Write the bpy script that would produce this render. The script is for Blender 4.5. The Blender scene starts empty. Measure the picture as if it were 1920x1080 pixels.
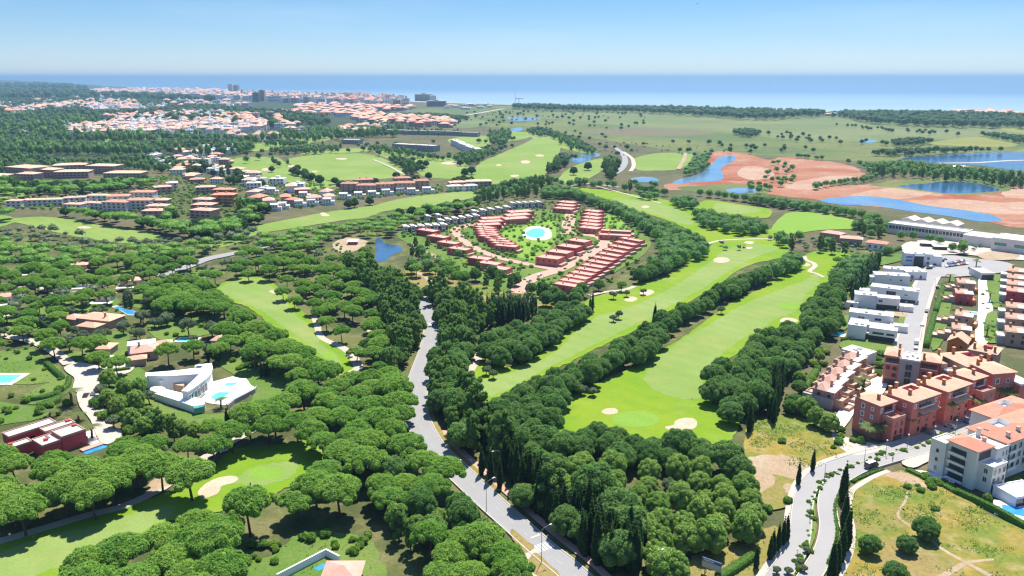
import bpy, bmesh, math, random
import numpy as np
from mathutils import Vector, Matrix
from mathutils.geometry import tessellate_polygon
R = math.radians
SC = bpy.context.scene
COL = SC.collection
random.seed(7)
RNG = np.random.default_rng(11)

# ------------------------------------------------------------------ camera
H = 125.0                    # drone height above the ground, metres
FPX = 1493.0                 # focal length in photo pixels (1920 wide)
PITCH = math.atan(395 / FPX)
cam_d = bpy.data.cameras.new('camera')
cam = bpy.data.objects.new('camera', cam_d)
COL.objects.link(cam)
cam_d.sensor_width = 36.0
cam_d.lens = FPX / 1920 * 36.0
cam_d.clip_start = 1.0
cam_d.clip_end = 120000.0
cam.location = (0, 0, H)
cam.rotation_euler = (R(90) - PITCH, 0, 0)
SC.camera = cam

# ------------------------------------------------------------------ sky, sun, exposure
SUN_EL, SUN_AZ = R(63), R(19)      # azimuth clockwise from +Y (the view direction)
world = bpy.data.worlds.new('World')
SC.world = world
world.use_nodes = True
wn = world.node_tree
wn.nodes.clear()
sky = wn.nodes.new('ShaderNodeTexSky')
sky.sky_type = 'NISHITA'
sky.sun_disc = False
sky.sun_elevation = SUN_EL
sky.sun_rotation = SUN_AZ
sky.altitude = 300
sky.air_density = 1.0
sky.dust_density = 0.0
sky.ozone_density = 3.0
bg = wn.nodes.new('ShaderNodeBackground')
bg.inputs[1].default_value = 0.122
wo = wn.nodes.new('ShaderNodeOutputWorld')
# clear maritime air: the glare band at the horizon stays blue and moderate, the same all round
_tc = wn.nodes.new('ShaderNodeTexCoord')
_sx = wn.nodes.new('ShaderNodeSeparateXYZ')
wn.links.new(_tc.outputs['Generated'], _sx.inputs[0])
_rp = wn.nodes.new('ShaderNodeValToRGB')
_rp.color_ramp.elements[0].position = 0.0
_rp.color_ramp.elements[0].color = (.33, .385, .53, 1)
_rp.color_ramp.elements[1].position = 1.0
_rp.color_ramp.elements[1].color = (.80, .90, 1, 1)
_e = _rp.color_ramp.elements.new(0.35)
_e.color = (.36, .48, .63, 1)
_e = _rp.color_ramp.elements.new(0.10)
_e.color = (.215, .32, .425, 1)
wn.links.new(_sx.outputs[2], _rp.inputs[0])
_mx = wn.nodes.new('ShaderNodeMix')
_mx.data_type = 'RGBA'
_mx.blend_type = 'MULTIPLY'
_mx.inputs[0].default_value = 1.0
wn.links.new(sky.outputs[0], _mx.inputs[6])
wn.links.new(_rp.outputs[0], _mx.inputs[7])
_mp = wn.nodes.new('ShaderNodeMapping')
_mp.inputs['Scale'].default_value = (1.6, 1.6, 14)
wn.links.new(_tc.outputs['Generated'], _mp.inputs[0])
_cn = wn.nodes.new('ShaderNodeTexNoise')
_cn.inputs['Scale'].default_value = 2.2
_cn.inputs['Detail'].default_value = 6
wn.links.new(_mp.outputs[0], _cn.inputs['Vector'])
_cr = wn.nodes.new('ShaderNodeMapRange')
_cr.inputs[1].default_value, _cr.inputs[2].default_value, _cr.inputs[3].default_value, _cr.inputs[4].default_value = .5, .8, 0, .16
wn.links.new(_cn.outputs['Fac'], _cr.inputs[0])
_mc = wn.nodes.new('ShaderNodeMix')
_mc.data_type = 'RGBA'
wn.links.new(_cr.outputs[0], _mc.inputs[0])
wn.links.new(_mx.outputs[2], _mc.inputs[6])
_mc.inputs[7].default_value = (3.6, 3.9, 4.2, 1)
wn.links.new(_mc.outputs[2], bg.inputs[0])
wn.links.new(bg.outputs[0], wo.inputs[0])
sun_d = bpy.data.lights.new('sun', 'SUN')
sun_d.energy = 4.2
sun_d.angle = R(0.5)
sun_d.color = (1.0, 0.95, 0.86)
sun = bpy.data.objects.new('sun', sun_d)
COL.objects.link(sun)
sv = Vector((math.sin(SUN_AZ) * math.cos(SUN_EL), math.cos(SUN_AZ) * math.cos(SUN_EL), math.sin(SUN_EL)))
sun.rotation_euler = sv.to_track_quat('Z', 'Y').to_euler()
sun.location = (0, 0, 300)
SC.view_settings.view_transform = 'Standard'
SC.view_settings.look = 'None'
SC.view_settings.gamma = 1.0
SC.view_settings.use_curve_mapping = False
SC.view_settings.exposure = 1.12
SC.cycles.use_denoising = True
try:
    SC.cycles.denoiser = 'OPENIMAGEDENOISE'
    SC.cycles.denoising_input_passes = 'RGB_ALBEDO_NORMAL'
except Exception:
    pass
SC.cycles.max_bounces = 5
SC.cycles.diffuse_bounces = 3
SC.cycles.glossy_bounces = 2
SC.cycles.transmission_bounces = 2
SC.cycles.volume_bounces = 0
SC.cycles.caustics_reflective = False
SC.cycles.caustics_refractive = False
SC.cycles.sample_clamp_indirect = 6.0
SC.cycles.filter_width = 1.3

# ------------------------------------------------------------------ survey helpers: a spot seen in the photo -> its place on the ground
CP, SP = math.cos(PITCH), math.sin(PITCH)

def G(px, py, z=0.0):
    u = (px - 960) / FPX
    v = (540 - py) / FPX
    dy = CP + v * SP
    dz = -SP + v * CP
    t = (z - H) / dz
    return (u * t, dy * t)

def GN(pts, z=0.0):
    p = np.asarray(pts, float)
    u = (p[:, 0] - 960) / FPX
    v = (540 - p[:, 1]) / FPX
    t = (z - H) / (-SP + v * CP)
    return np.stack([u * t, (CP + v * SP) * t], 1)

def smooth(pts, n=4, closed=True):
    p = np.asarray(pts, float)
    out = []
    N = len(p)
    rng = range(N) if closed else range(N - 1)
    for i in rng:
        if closed:
            a, b, c, d = p[i - 1], p[i], p[(i + 1) % N], p[(i + 2) % N]
        else:
            a, b, c, d = p[max(i - 1, 0)], p[i], p[i + 1], p[min(i + 2, N - 1)]
        for k in range(n):
            t = k / n
            out.append(0.5 * (2 * b + (c - a) * t + (2 * a - 5 * b + 4 * c - d) * t * t + (3 * b - 3 * c + d - a) * t ** 3))
    if not closed:
        out.append(p[-1])
    return np.array(out)

def inside(pts, poly):
    x, y = pts[:, 0], pts[:, 1]
    res = np.zeros(len(pts), bool)
    n = len(poly)
    j = n - 1
    for i in range(n):
        xi, yi = poly[i]
        xj, yj = poly[j]
        if yi != yj:
            cond = ((yi > y) != (yj > y)) & (x < (xj - xi) * (y - yi) / (yj - yi) + xi)
            res ^= cond
        j = i
    return res

# ------------------------------------------------------------------ materials
MATS = {}

def srgb(r, g, b):
    f = lambda c: c / 12.92 if c <= 0.04045 else ((c + 0.055) / 1.055) ** 2.4
    return (f(r / 255), f(g / 255), f(b / 255), 1)

class NT:
    def __init__(self, name):
        self.m = bpy.data.materials.new(name)
        self.m.use_nodes = True
        self.t = self.m.node_tree
        self.t.nodes.clear()
        self.out = self.n('ShaderNodeOutputMaterial')
        MATS[name] = self.m
    def n(self, kind, **kw):
        x = self.t.nodes.new(kind)
        for k, v in kw.items():
            setattr(x, k, v)
        return x
    def l(self, a, b):
        self.t.links.new(a, b)
    def pos(self):
        return self.n('ShaderNodeNewGeometry').outputs['Position']
    def noise(self, vec, scale, detail=3.0, rough=0.55):
        x = self.n('ShaderNodeTexNoise')
        x.inputs['Scale'].default_value = scale
        x.inputs['Detail'].default_value = detail
        x.inputs['Roughness'].default_value = rough
        self.l(vec, x.inputs['Vector'])
        return x.outputs['Fac']
    def remap(self, v, a, b, c=0.0, d=1.0):
        x = self.n('ShaderNodeMapRange')
        x.inputs[1].default_value, x.inputs[2].default_value = a, b
        x.inputs[3].default_value, x.inputs[4].default_value = c, d
        self.l(v, x.inputs[0])
        return x.outputs[0]
    def mix(self, fac, a, b, mode='MIX'):
        x = self.n('ShaderNodeMix', data_type='RGBA', blend_type=mode)
        for s, v in ((x.inputs[0], fac), (x.inputs[6], a), (x.inputs[7], b)):
            if hasattr(v, 'node'):
                self.l(v, s)
            elif isinstance(v, (int, float)):
                s.default_value = v
            else:
                s.default_value = tuple(v)[:3] + (1,)
        return x.outputs[2]
    def math(self, op, a, b=None):
        x = self.n('ShaderNodeMath', operation=op)
        for s, v in ((x.inputs[0], a), (x.inputs[1], b)):
            if v is None:
                continue
            if hasattr(v, 'node'):
                self.l(v, s)
            else:
                s.default_value = v
        return x.outputs[0]
    def bsdf(self, color, rough=0.9, spec=0.2, bump=None, bump_d=0.2, metallic=0.0):
        b = self.n('ShaderNodeBsdfPrincipled')
        if hasattr(color, 'node'):
            self.l(color, b.inputs['Base Color'])
        else:
            b.inputs['Base Color'].default_value = tuple(color)[:3] + (1,)
        b.inputs['Roughness'].default_value = rough
        b.inputs['Specular IOR Level'].default_value = spec
        b.inputs['Metallic'].default_value = metallic
        if bump is not None:
            bp = self.n('ShaderNodeBump')
            bp.inputs['Strength'].default_value = 1.0
            bp.inputs['Distance'].default_value = bump_d
            self.l(bump, bp.inputs['Height'])
            self.l(bp.outputs[0], b.inputs['Normal'])
        self.l(b.outputs[0], self.out.inputs[0])
        return b

def ground_mat(name, c1, c2, c3, s1=0.012, s2=0.09, s3=0.7, k=(0.42, 0.6), dab=0.6, bump=0.25):
    """three colours: broad patches c1/c2, flecks of c3"""
    c1, c2, c3 = (tuple(x * .84 for x in c) for c in (c1, c2, c3))
    m = NT(name)
    p = m.pos()
    a = m.remap(m.noise(p, s1, 4), k[0], k[1])
    b = m.remap(m.noise(p, s2, 4, .65), 0.5, 0.72)
    col = m.mix(a, c1, c2)
    col = m.mix(m.math('MULTIPLY', b, dab), col, c3)
    f = m.noise(p, s3, 2, .7)
    col = m.mix(m.remap(f, .25, .75, 0.0, 0.35), col, (0.02, 0.025, 0.012))
    m.bsdf(col, 0.95, 0.1, f, bump)
    return m.m

def plain_mat(name, c, rough=0.8, spec=0.25, var=0.25, scale=0.35, dirt=(0.18, 0.15, 0.12), fine=4.0, metallic=0.0):
    """a painted, rendered or paved surface with slight weathering"""
    if max(c) < .7:
        c, dirt = tuple(x * .85 for x in c), tuple(x * .85 for x in dirt)
    m = NT(name)
    p = m.pos()
    a = m.remap(m.noise(p, scale, 4, .65), .4, .75)
    col = m.mix(m.math('MULTIPLY', a, var), c, dirt)
    f = m.noise(p, fine, 2)
    col = m.mix(m.remap(f, .3, .7, 0, .12), col, dirt)
    m.bsdf(col, rough, spec, metallic=metallic)
    return m.m

def grass_mat(name, c1, c2, c3, stripe=0.0, s1=0.02):
    c1, c2, c3 = (tuple(x * .86 for x in c) for c in (c1, c2, c3))
    m = NT(name)
    p = m.pos()
    a = m.remap(m.noise(p, s1, 3, .5), .38, .62)
    col = m.mix(a, c1, c2)
    b = m.remap(m.noise(p, 0.11, 4, .6), .5, .75)
    col = m.mix(m.math('MULTIPLY', b, .45), col, c3)
    g = m.remap(m.noise(p, 0.035, 4, .6), .55, .72)
    col = m.mix(m.math('MULTIPLY', g, .7), col, (.27, .28, .09))
    w = m.n('ShaderNodeTexWave', wave_type='BANDS', bands_direction='DIAGONAL')
    w.inputs['Scale'].default_value = .045
    w.inputs['Distortion'].default_value = 2.5
    w.inputs['Detail Scale'].default_value = .4
    m.l(p, w.inputs['Vector'])
    col = m.mix(m.math('MULTIPLY', w.outputs['Fac'], .14), col, (.12, .20, .03))
    f = m.noise(p, 1.3, 2, .7)
    col = m.mix(m.remap(f, .3, .75, 0, .22), col, (.05, .09, .01))
    m.bsdf(col, 0.95, 0.08, f, 0.08)
    return m.m

# ground covers
ground_mat('earth_scrub', (.10, .115, .045), (.155, .135, .07), (.26, .20, .12))
ground_mat('far_scrub', (.042, .072, .036), (.065, .09, .042), (.13, .125, .07), .004, .02, .2)
ground_mat('pine_litter', (.085, .10, .035), (.16, .17, .055), (.30, .23, .13), .03, .12, .9)
ground_mat('garden_lawn', (.12, .22, .035), (.17, .25, .05), (.22, .23, .09), .03, .2, 1.2)
ground_mat('meadow', (.17, .225, .035), (.34, .255, .055), (.42, .32, .14), .042, .16, .5, (.42, .58), .9)
ground_mat('meadow_dry', (.33, .25, .09), (.24, .235, .05), (.36, .27, .15), .03, .15, .9, (.40, .62), .7)
ground_mat('marsh', (.125, .175, .055), (.20, .22, .07), (.085, .12, .05), .0035, .018, .15)
ground_mat('field_green', (.165, .215, .075), (.225, .245, .10), (.14, .17, .07), .004, .02, .15)
ground_mat('field_yellow', (.29, .28, .07), (.24, .27, .07), (.20, .22, .07), .006, .03, .2)
ground_mat('field_brown', (.20, .165, .10), (.19, .18, .09), (.15, .15, .08), .006, .03, .2)
ground_mat('red_earth', (.36, .105, .05), (.43, .20, .12), (.50, .34, .25), .006, .022, .2, (.42, .56), .9)
ground_mat('pale_earth', (.48, .29, .19), (.54, .38, .28), (.38, .15, .08), .01, .04, .2, (.42, .6), .7)
ground_mat('bare_dirt', (.46, .33, .21), (.52, .40, .28), (.34, .27, .15), .05, .25, 1.2)
ground_mat('sand', (.62, .47, .33), (.68, .53, .39), (.55, .42, .30), .15, .5, 3., bump=.05)
ground_mat('beach_sand', (.55, .47, .36), (.60, .52, .42), (.5, .43, .33), .01, .05, .3)
grass_mat('fairway', (.215, .305, .075), (.265, .335, .105), (.18, .28, .05))
grass_mat('rough', (.165, .295, .016), (.225, .32, .022), (.12, .24, .02))
grass_mat('green_turf', (.195, .345, .045), (.205, .35, .05), (.20, .34, .05))
grass_mat('far_fairway', (.19, .285, .055), (.245, .32, .085), (.15, .235, .05), s1=.008)
plain_mat('asphalt', (.32, .315, .31), .9, .1, .3, .12, (.24, .235, .23), 2.5)
plain_mat('asphalt_new', (.36, .345, .33), .9, .1, .35, .1, (.27, .26, .25), 2.5)
plain_mat('paving', (.52, .45, .38), .85, .15, .4, .3, (.40, .34, .28), 2.)
plain_mat('paving_white', (.72, .66, .60), .8, .2, .25, .3, (.5, .44, .38), 2.)
plain_mat('brick_paving', (.56, .33, .25), .85, .15, .4, .3, (.45, .30, .24), 2.)
plain_mat('path_gravel', (.52, .44, .36), .9, .1, .4, .2, (.38, .32, .24), 2.)
plain_mat('kerb_stone', (.55, .50, .43), .85, .15, .3, .6)
plain_mat('road_paint', (.74, .73, .70), .7, .2, .25, .8)
plain_mat('worn_paint', (.43, .42, .41), .8, .2, .6, .8, (.33, .32, .315))
# walls, roofs
plain_mat('red_render', (.68, .215, .175), .85, .15, .25, .4, (.38, .15, .12))
plain_mat('crimson_render', (.60, .09, .10), .85, .15, .2, .4, (.38, .10, .09))
plain_mat('orange_render', (.60, .20, .06), .85, .15, .2, .4, (.48, .2, .1))
plain_mat('tan_render', (.52, .34, .255), .85, .15, .3, .4, (.40, .28, .22))
plain_mat('cream_render', (.73, .69, .63), .85, .15, .25, .3, (.46, .41, .36))
plain_mat('white_render', (.78, .77, .75), .8, .2, .15, .4, (.6, .58, .55))
plain_mat('grey_render', (.42, .41, .41), .85, .15, .25, .3)
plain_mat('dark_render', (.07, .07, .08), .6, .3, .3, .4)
plain_mat('pale_roof', (.66, .60, .53), .85, .15, .3, .4, (.46, .42, .37))
plain_mat('white_roof', (.78, .77, .74), .8, .2, .2, .4, (.55, .52, .5))
plain_mat('metal_grey', (.35, .36, .38), .45, .5, .2, 1., metallic=.6)
plain_mat('pole_grey', (.30, .31, .31), .5, .4, .2, 1.)
plain_mat('bark', (.13, .085, .06), .95, .1, .5, 1.5, (.06, .045, .035))
plain_mat('palm_bark', (.16, .12, .085), .95, .1, .5, 1.5, (.08, .06, .04))
plain_mat('timber', (.24, .15, .09), .8, .2, .4, 1.)

def tile_mat(name, c1, c2, c3):
    c1, c2, c3 = (tuple(x * .88 for x in c) for c in (c1, c2, c3))
    m = NT(name)
    tc = m.n('ShaderNodeTexCoord').outputs['Object']
    w = m.n('ShaderNodeTexWave', wave_type='BANDS', bands_direction='DIAGONAL')
    w.inputs['Scale'].default_value = 3.0
    w.inputs['Distortion'].default_value = .6
    m.l(tc, w.inputs['Vector'])
    p = m.pos()
    a = m.remap(m.noise(p, .35, 4, .6), .38, .66)
    col = m.mix(a, c1, c2)
    b = m.remap(m.noise(p, 2.2, 3, .7), .5, .75)
    col = m.mix(m.math('MULTIPLY', b, .6), col, c3)
    col = m.mix(m.remap(w.outputs['Fac'], 0, 1, 0, .10), col, (.3, .14, .08))
    m.bsdf(col, .85, .15, w.outputs['Fac'], .05)
tile_mat('terracotta_tile', (.74, .46, .31), (.80, .53, .37), (.62, .36, .24))
tile_mat('red_tile', (.68, .29, .19), (.72, .35, .24), (.56, .24, .16))
tile_mat('brown_tile', (.42, .22, .14), (.50, .28, .19), (.33, .19, .13))
tile_mat('estate_tile', (.74, .40, .31), (.78, .47, .38), (.64, .31, .24))
tile_mat('pink_tile', (.72, .41, .31), (.76, .48, .38), (.60, .34, .26))

def glass_mat(name, c, rough=.08):
    m = NT(name)
    p = m.pos()
    col = m.mix(m.remap(m.noise(p, .8, 2), .35, .65), c, tuple(x * 1.8 for x in c))
    m.bsdf(col, rough, .6)
glass_mat('window_glass', (.025, .030, .038))
glass_mat('green_glass', (.05, .20, .16), .15)
glass_mat('car_glass', (.015, .018, .022))

def water_mat(name, c1, c2, scale, rough=.06, bump=.02, s2=.02):
    m = NT(name)
    p = m.pos()
    col = m.mix(m.remap(m.noise(p, s2, 3), .35, .65), c1, c2)
    m.bsdf(col, rough, .3, m.noise(p, scale, 3), bump)
water_mat('lake_water', (.022, .07, .15), (.035, .095, .19), .25, .16, .03)
water_mat('quarry_water', (.07, .16, .28), (.13, .22, .31), .25, .18, .03)
water_mat('pool_water', (.10, .52, .62), (.14, .60, .70), 1.2, .08, .03, .3)
water_mat('pool_water_blue', (.03, .22, .62), (.05, .28, .70), 1.2, .08, .03, .3)
water_mat('pool_water_green', (.08, .46, .42), (.12, .52, .46), 1.2, .08, .03, .3)

def paint_mat(name, c):
    m = NT(name)
    b = m.bsdf(c, .3, .5)
    b.inputs['Coat Weight'].default_value = .6
for nm, c in (('car_white', (.75, .75, .75)), ('car_silver', (.42, .43, .45)), ('car_black', (.018, .018, .022)), ('car_red', (.35, .02, .02)),
              ('car_blue', (.03, .07, .2)), ('car_grey', (.12, .125, .135)), ('minibus_paint', (.035, .03, .05))):
    paint_mat(nm, c)
plain_mat('rubber', (.02, .02, .02), .85, .2, .1)
plain_mat('cloth_purple', (.05, .03, .16), .9, .1, .1)
plain_mat('cloth_white', (.7, .7, .7), .9, .1, .1)
plain_mat('cloth_dark', (.03, .03, .035), .9, .1, .1)
plain_mat('skin', (.5, .3, .22), .7, .2, .1)
plain_mat('plastic_white', (.75, .75, .75), .4, .4, .1)
plain_mat('billboard_blue', (.10, .18, .42), .5, .3, .2, 1.)
plain_mat('billboard_pale', (.55, .56, .54), .5, .3, .2, 1.)
plain_mat('flower_orange', (.5, .16, .03), .9, .1, .5, 2., (.1, .2, .03))
plain_mat('flower_yellow', (.65, .48, .03), .9, .1, .5, 2., (.3, .3, .03))
plain_mat('flower_pink', (.4, .12, .2), .9, .1, .5, 2., (.1, .2, .03))
plain_mat('flower_purple', (.16, .09, .22), .9, .1, .5, 2., (.06, .06, .06))

def leaf_mat(name, dark, light, trans=.45, attr=False):
    """foliage: each tree has its own hue (object random, or an attribute where many trees share a mesh); leaves let some sun through"""
    m = NT(name)
    if attr:
        rnd = m.n('ShaderNodeAttribute', attribute_name='tint').outputs['Fac']
        dark = tuple(1.45 * a - .45 * b for a, b in zip(dark, light))
        rnd = m.remap(rnd, -.45, 1.0)
    else:
        rnd = m.n('ShaderNodeObjectInfo').outputs['Random']
    p = m.pos()
    col = m.mix(rnd, dark, light)
    n1 = m.remap(m.noise(p, .5, 3, .6), .35, .7)
    col = m.mix(m.math('MULTIPLY', n1, .6), col, tuple(x * k for x, k in zip(light, (1.25, 1.15, .9))))
    d = m.n('ShaderNodeBsdfPrincipled')
    d.inputs['Roughness'].default_value = .65
    d.inputs['Specular IOR Level'].default_value = .25
    m.l(col, d.inputs['Base Color'])
    t = m.n('ShaderNodeBsdfTranslucent')
    m.l(m.mix(.5, col, (.20, .48, .05)), t.inputs['Color'])
    mx = m.n('ShaderNodeMixShader')
    mx.inputs[0].default_value = trans
    m.l(d.outputs[0], mx.inputs[1])
    m.l(t.outputs[0], mx.inputs[2])
    m.l(mx.outputs[0], m.out.inputs[0])
    return m.m
LEAF = {
    'pine': ((.140, .310, .052), (.285, .440, .080)),
    'dark': ((.095, .210, .060), (.180, .300, .085)),
    'shade_dark': ((.034, .075, .034), (.060, .115, .044)),  # same crown as dark; shade of distant woods put into the leaf colour
    'round': ((.195, .345, .075), (.345, .465, .115)),
    'tall': ((.105, .210, .055), (.215, .325, .09)),
    'cypress': ((.020, .048, .022), (.036, .068, .030)),
    'olive': ((.16, .19, .135), (.21, .235, .165)),
    'palm': ((.08, .15, .035), (.16, .21, .06)),
    'shrub': ((.085, .22, .03), (.22, .34, .055)),
    'hedge': ((.055, .14, .022), (.095, .19, .03)),
    'bare': ((.17, .14, .12), (.20, .17, .14)),
}
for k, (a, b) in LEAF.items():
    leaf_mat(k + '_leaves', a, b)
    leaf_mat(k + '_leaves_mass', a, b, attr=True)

# ------------------------------------------------------------------ mesh + object helpers
class MB:
    """collects faces, then becomes ONE mesh object"""
    def __init__(self):
        self.v, self.f, self.mi = [], [], []
        self.cur = 0
    def add(self, vs, fs):
        o = len(self.v)
        self.v += [tuple(x) for x in vs]
        self.f += [tuple(i + o for i in f) for f in fs]
        self.mi += [self.cur] * len(fs)
        return self
    def box(self, x0, y0, z0, x1, y1, z1):
        return self.add([(x0, y0, z0), (x1, y0, z0), (x1, y1, z0), (x0, y1, z0), (x0, y0, z1), (x1, y0, z1), (x1, y1, z1), (x0, y1, z1)],
                        [(0, 3, 2, 1), (4, 5, 6, 7), (0, 1, 5, 4), (1, 2, 6, 5), (2, 3, 7, 6), (3, 0, 4, 7)])
    def prism(self, poly, z0, z1):
        n = len(poly)
        a = sum(poly[i][0] * poly[(i + 1) % n][1] - poly[(i + 1) % n][0] * poly[i][1] for i in range(n))
        if a < 0:
            poly = poly[::-1]
        return self.add([(x, y, z0) for x, y in poly] + [(x, y, z1) for x, y in poly],
                        [tuple(range(n))[::-1], tuple(range(n, 2 * n))] + [(i, (i + 1) % n, n + (i + 1) % n, n + i) for i in range(n)])
    def slab(self, poly, z0, z1):
        """prism for concave outlines"""
        n = len(poly)
        tris = tessellate_polygon([[Vector((p[0], p[1], 0)) for p in poly]])
        vs = [(x, y, z0) for x, y in poly] + [(x, y, z1) for x, y in poly]
        fs = []
        for t in tris:
            a, b, c = (poly[i] for i in t)
            if (b[0] - a[0]) * (c[1] - a[1]) - (c[0] - a[0]) * (b[1] - a[1]) < 0:
                t = t[::-1]
            fs.append(tuple(i + n for i in t))
            fs.append(tuple(t[::-1]))
        fs += [(i, (i + 1) % n, n + (i + 1) % n, n + i) for i in range(n)]
        return self.add(vs, fs)
    def hip(self, x0, y0, x1, y1, z, h, over=.5, thick=.2):
        x0 -= over; y0 -= over; x1 += over; y1 += over
        w, d = x1 - x0, y1 - y0
        i = min(w, d) / 2
        if w >= d:
            r = [(x0 + i, (y0 + y1) / 2), (x1 - i + .001, (y0 + y1) / 2)]
        else:
            r = [((x0 + x1) / 2, y0 + i), ((x0 + x1) / 2, y1 - i + .001)]
        b = [(x0, y0), (x1, y0), (x1, y1), (x0, y1)]
        vs = [(x, y, z) for x, y in b] + [(x, y, z + thick) for x, y in b] + [(x, y, z + thick + h) for x, y in r]
        fs = [(3, 2, 1, 0), (0, 1, 5, 4), (1, 2, 6, 5), (2, 3, 7, 6), (3, 0, 4, 7)]
        fs += [(4, 5, 9, 8), (5, 6, 9), (6, 7, 8, 9), (7, 4, 8)] if w >= d else [(4, 5, 8), (5, 6, 9, 8), (6, 7, 9), (7, 4, 8, 9)]
        return self.add(vs, fs)
    def gable(self, x0, y0, x1, y1, z, h, over=.4, thick=.18, axis='x'):
        x0 -= over; y0 -= over; x1 += over; y1 += over
        if axis == 'x':
            m = (y0 + y1) / 2
            pr = [(y0, z), (m, z + h), (y1, z), (y1, z + thick), (m, z + h + thick), (y0, z + thick)]
            vs = [(x0, a, b) for a, b in pr] + [(x1, a, b) for a, b in pr]
        else:
            m = (x0 + x1) / 2
            pr = [(x1, z), (m, z + h), (x0, z), (x0, z + thick), (m, z + h + thick), (x1, z + thick)]
            vs = [(a, y0, b) for a, b in pr] + [(a, y1, b) for a, b in pr]
        fs = [(i, (i + 1) % 6, 6 + (i + 1) % 6, 6 + i)[::-1] for i in range(6)] + [(0, 1, 4, 5), (1, 2, 3, 4), (11, 10, 7, 6), (10, 9, 8, 7)]
        return self.add(vs, fs)
    def tube(self, pts, rads, n=6, cap=True):
        rings = []
        o = len(self.v)
        P = [Vector(p) for p in pts]
        for i, p in enumerate(P):
            d = (P[min(i + 1, len(P) - 1)] - P[max(i - 1, 0)])
            d = d.normalized() if d.length > 1e-6 else Vector((0, 0, 1))
            u = d.orthogonal().normalized()
            w = d.cross(u)
            rings.append([tuple(p + (u * math.cos(2 * math.pi * k / n) + w * math.sin(2 * math.pi * k / n)) * rads[i]) for k in range(n)])
        vs = [q for r in rings for q in r]
        fs = []
        for i in range(len(P) - 1):
            for k in range(n):
                fs.append((i * n + k, i * n + (k + 1) % n, (i + 1) * n + (k + 1) % n, (i + 1) * n + k))
        if cap:
            fs.append(tuple(range((len(P) - 1) * n, len(P) * n)))
            fs.append(tuple(range(n))[::-1])
        return self.add(vs, fs)
    def lathe(self, prof, n=10, c=(0, 0, 0)):
        """prof: (radius, z) from the bottom up"""
        vs, fs = [], []
        for r, z in prof:
            for k in range(n):
                a = 2 * math.pi * k / n
                vs.append((c[0] + r * math.cos(a), c[1] + r * math.sin(a), c[2] + z))
        for i in range(len(prof) - 1):
            for k in range(n):
                fs.append((i * n + k, i * n + (k + 1) % n, (i + 1) * n + (k + 1) % n, (i + 1) * n + k))
        fs.append(tuple(range(n))[::-1])
        fs.append(tuple(range((len(prof) - 1) * n, len(prof) * n)))
        return self.add(vs, fs)
    def mesh(self, name, mats, smooth_=False):
        me = bpy.data.meshes.new(name)
        me.from_pydata(self.v, [], self.f)
        for m in ([mats] if isinstance(mats, str) else mats):
            me.materials.append(MATS[m])
        if max(self.mi, default=0) > 0:
            me.polygons.foreach_set('material_index', self.mi)
        if smooth_:
            me.polygons.foreach_set('use_smooth', [True] * len(self.f))
        me.update()
        return me
    def build(self, name, mats, parent=None, loc=None, rz=0.0, smooth_=False):
        return put(name, self.mesh(name, mats, smooth_), parent, loc, rz)

def put(name, mesh, parent=None, loc=None, rz=0.0, scale=None):
    o = bpy.data.objects.new(name, mesh)
    COL.objects.link(o)
    if loc is not None:
        o.location = loc
    if rz:
        o.rotation_euler = (0, 0, rz)
    if scale is not None:
        o.scale = scale
    if parent is not None:
        o.parent = parent
    return o

def tag(o, label, cat, group=None):
    o['label'] = label
    o['category'] = cat
    if group:
        o['group'] = group
    return o

def thing(name, label, cat, loc=(0, 0, 0), rz=0.0, group=None, scale=None):
    o = put(name, None, None, loc, rz, scale)
    return tag(o, label, cat, group)

def structure(o):
    o['kind'] = 'structure'
    return o

def stuff(o):
    o['kind'] = 'stuff'
    return o

def np_mesh(name, V, T, mats, tint=None, smooth_=False):
    """triangle mesh straight from arrays"""
    me = bpy.data.meshes.new(name)
    nv, nt = len(V), len(T)
    me.vertices.add(nv)
    me.vertices.foreach_set('co', np.ascontiguousarray(V, np.float32).ravel())
    me.loops.add(nt * 3)
    me.loops.foreach_set('vertex_index', np.ascontiguousarray(T, np.int32).ravel())
    me.polygons.add(nt)
    me.polygons.foreach_set('loop_start', np.arange(0, nt * 3, 3, dtype=np.int32))
    me.polygons.foreach_set('loop_total', np.full(nt, 3, np.int32))
    for m in ([mats] if isinstance(mats, str) else mats):
        me.materials.append(MATS[m])
    if tint is not None:
        at = me.attributes.new('tint', 'FLOAT', 'POINT')
        at.data.foreach_set('value', np.ascontiguousarray(tint, np.float32))
    me.update(calc_edges=True)
    return me

LAYER = [0.0]

def sheet(name, pts, mat, n=4, rough_edge=0.0, z=None, world=False, closed=True):
    """a flat piece of ground, its outline surveyed from the photo; each sheet lies above the one before"""
    if z is None:
        LAYER[0] += 0.003
        z = LAYER[0]
    p = smooth(pts, n) if n > 1 else np.asarray(pts, float)
    q = p if world else GN(p)
    if rough_edge:
        q = q + RNG.normal(0, rough_edge, q.shape)
    tris = tessellate_polygon([[Vector((a, b, 0)) for a, b in q]])
    fs = []
    for t in tris:
        a, b, c = (q[i] for i in t)
        ar = (b[0] - a[0]) * (c[1] - a[1]) - (c[0] - a[0]) * (b[1] - a[1])
        if abs(ar) < 1e-9:
            continue
        fs.append(tuple(t) if ar > 0 else tuple(t[::-1]))
    me = bpy.data.meshes.new(name)
    me.from_pydata([(a, b, z) for a, b in q], [], fs)
    me.materials.append(MATS[mat])
    o = put(name, me)
    return structure(o)

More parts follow.
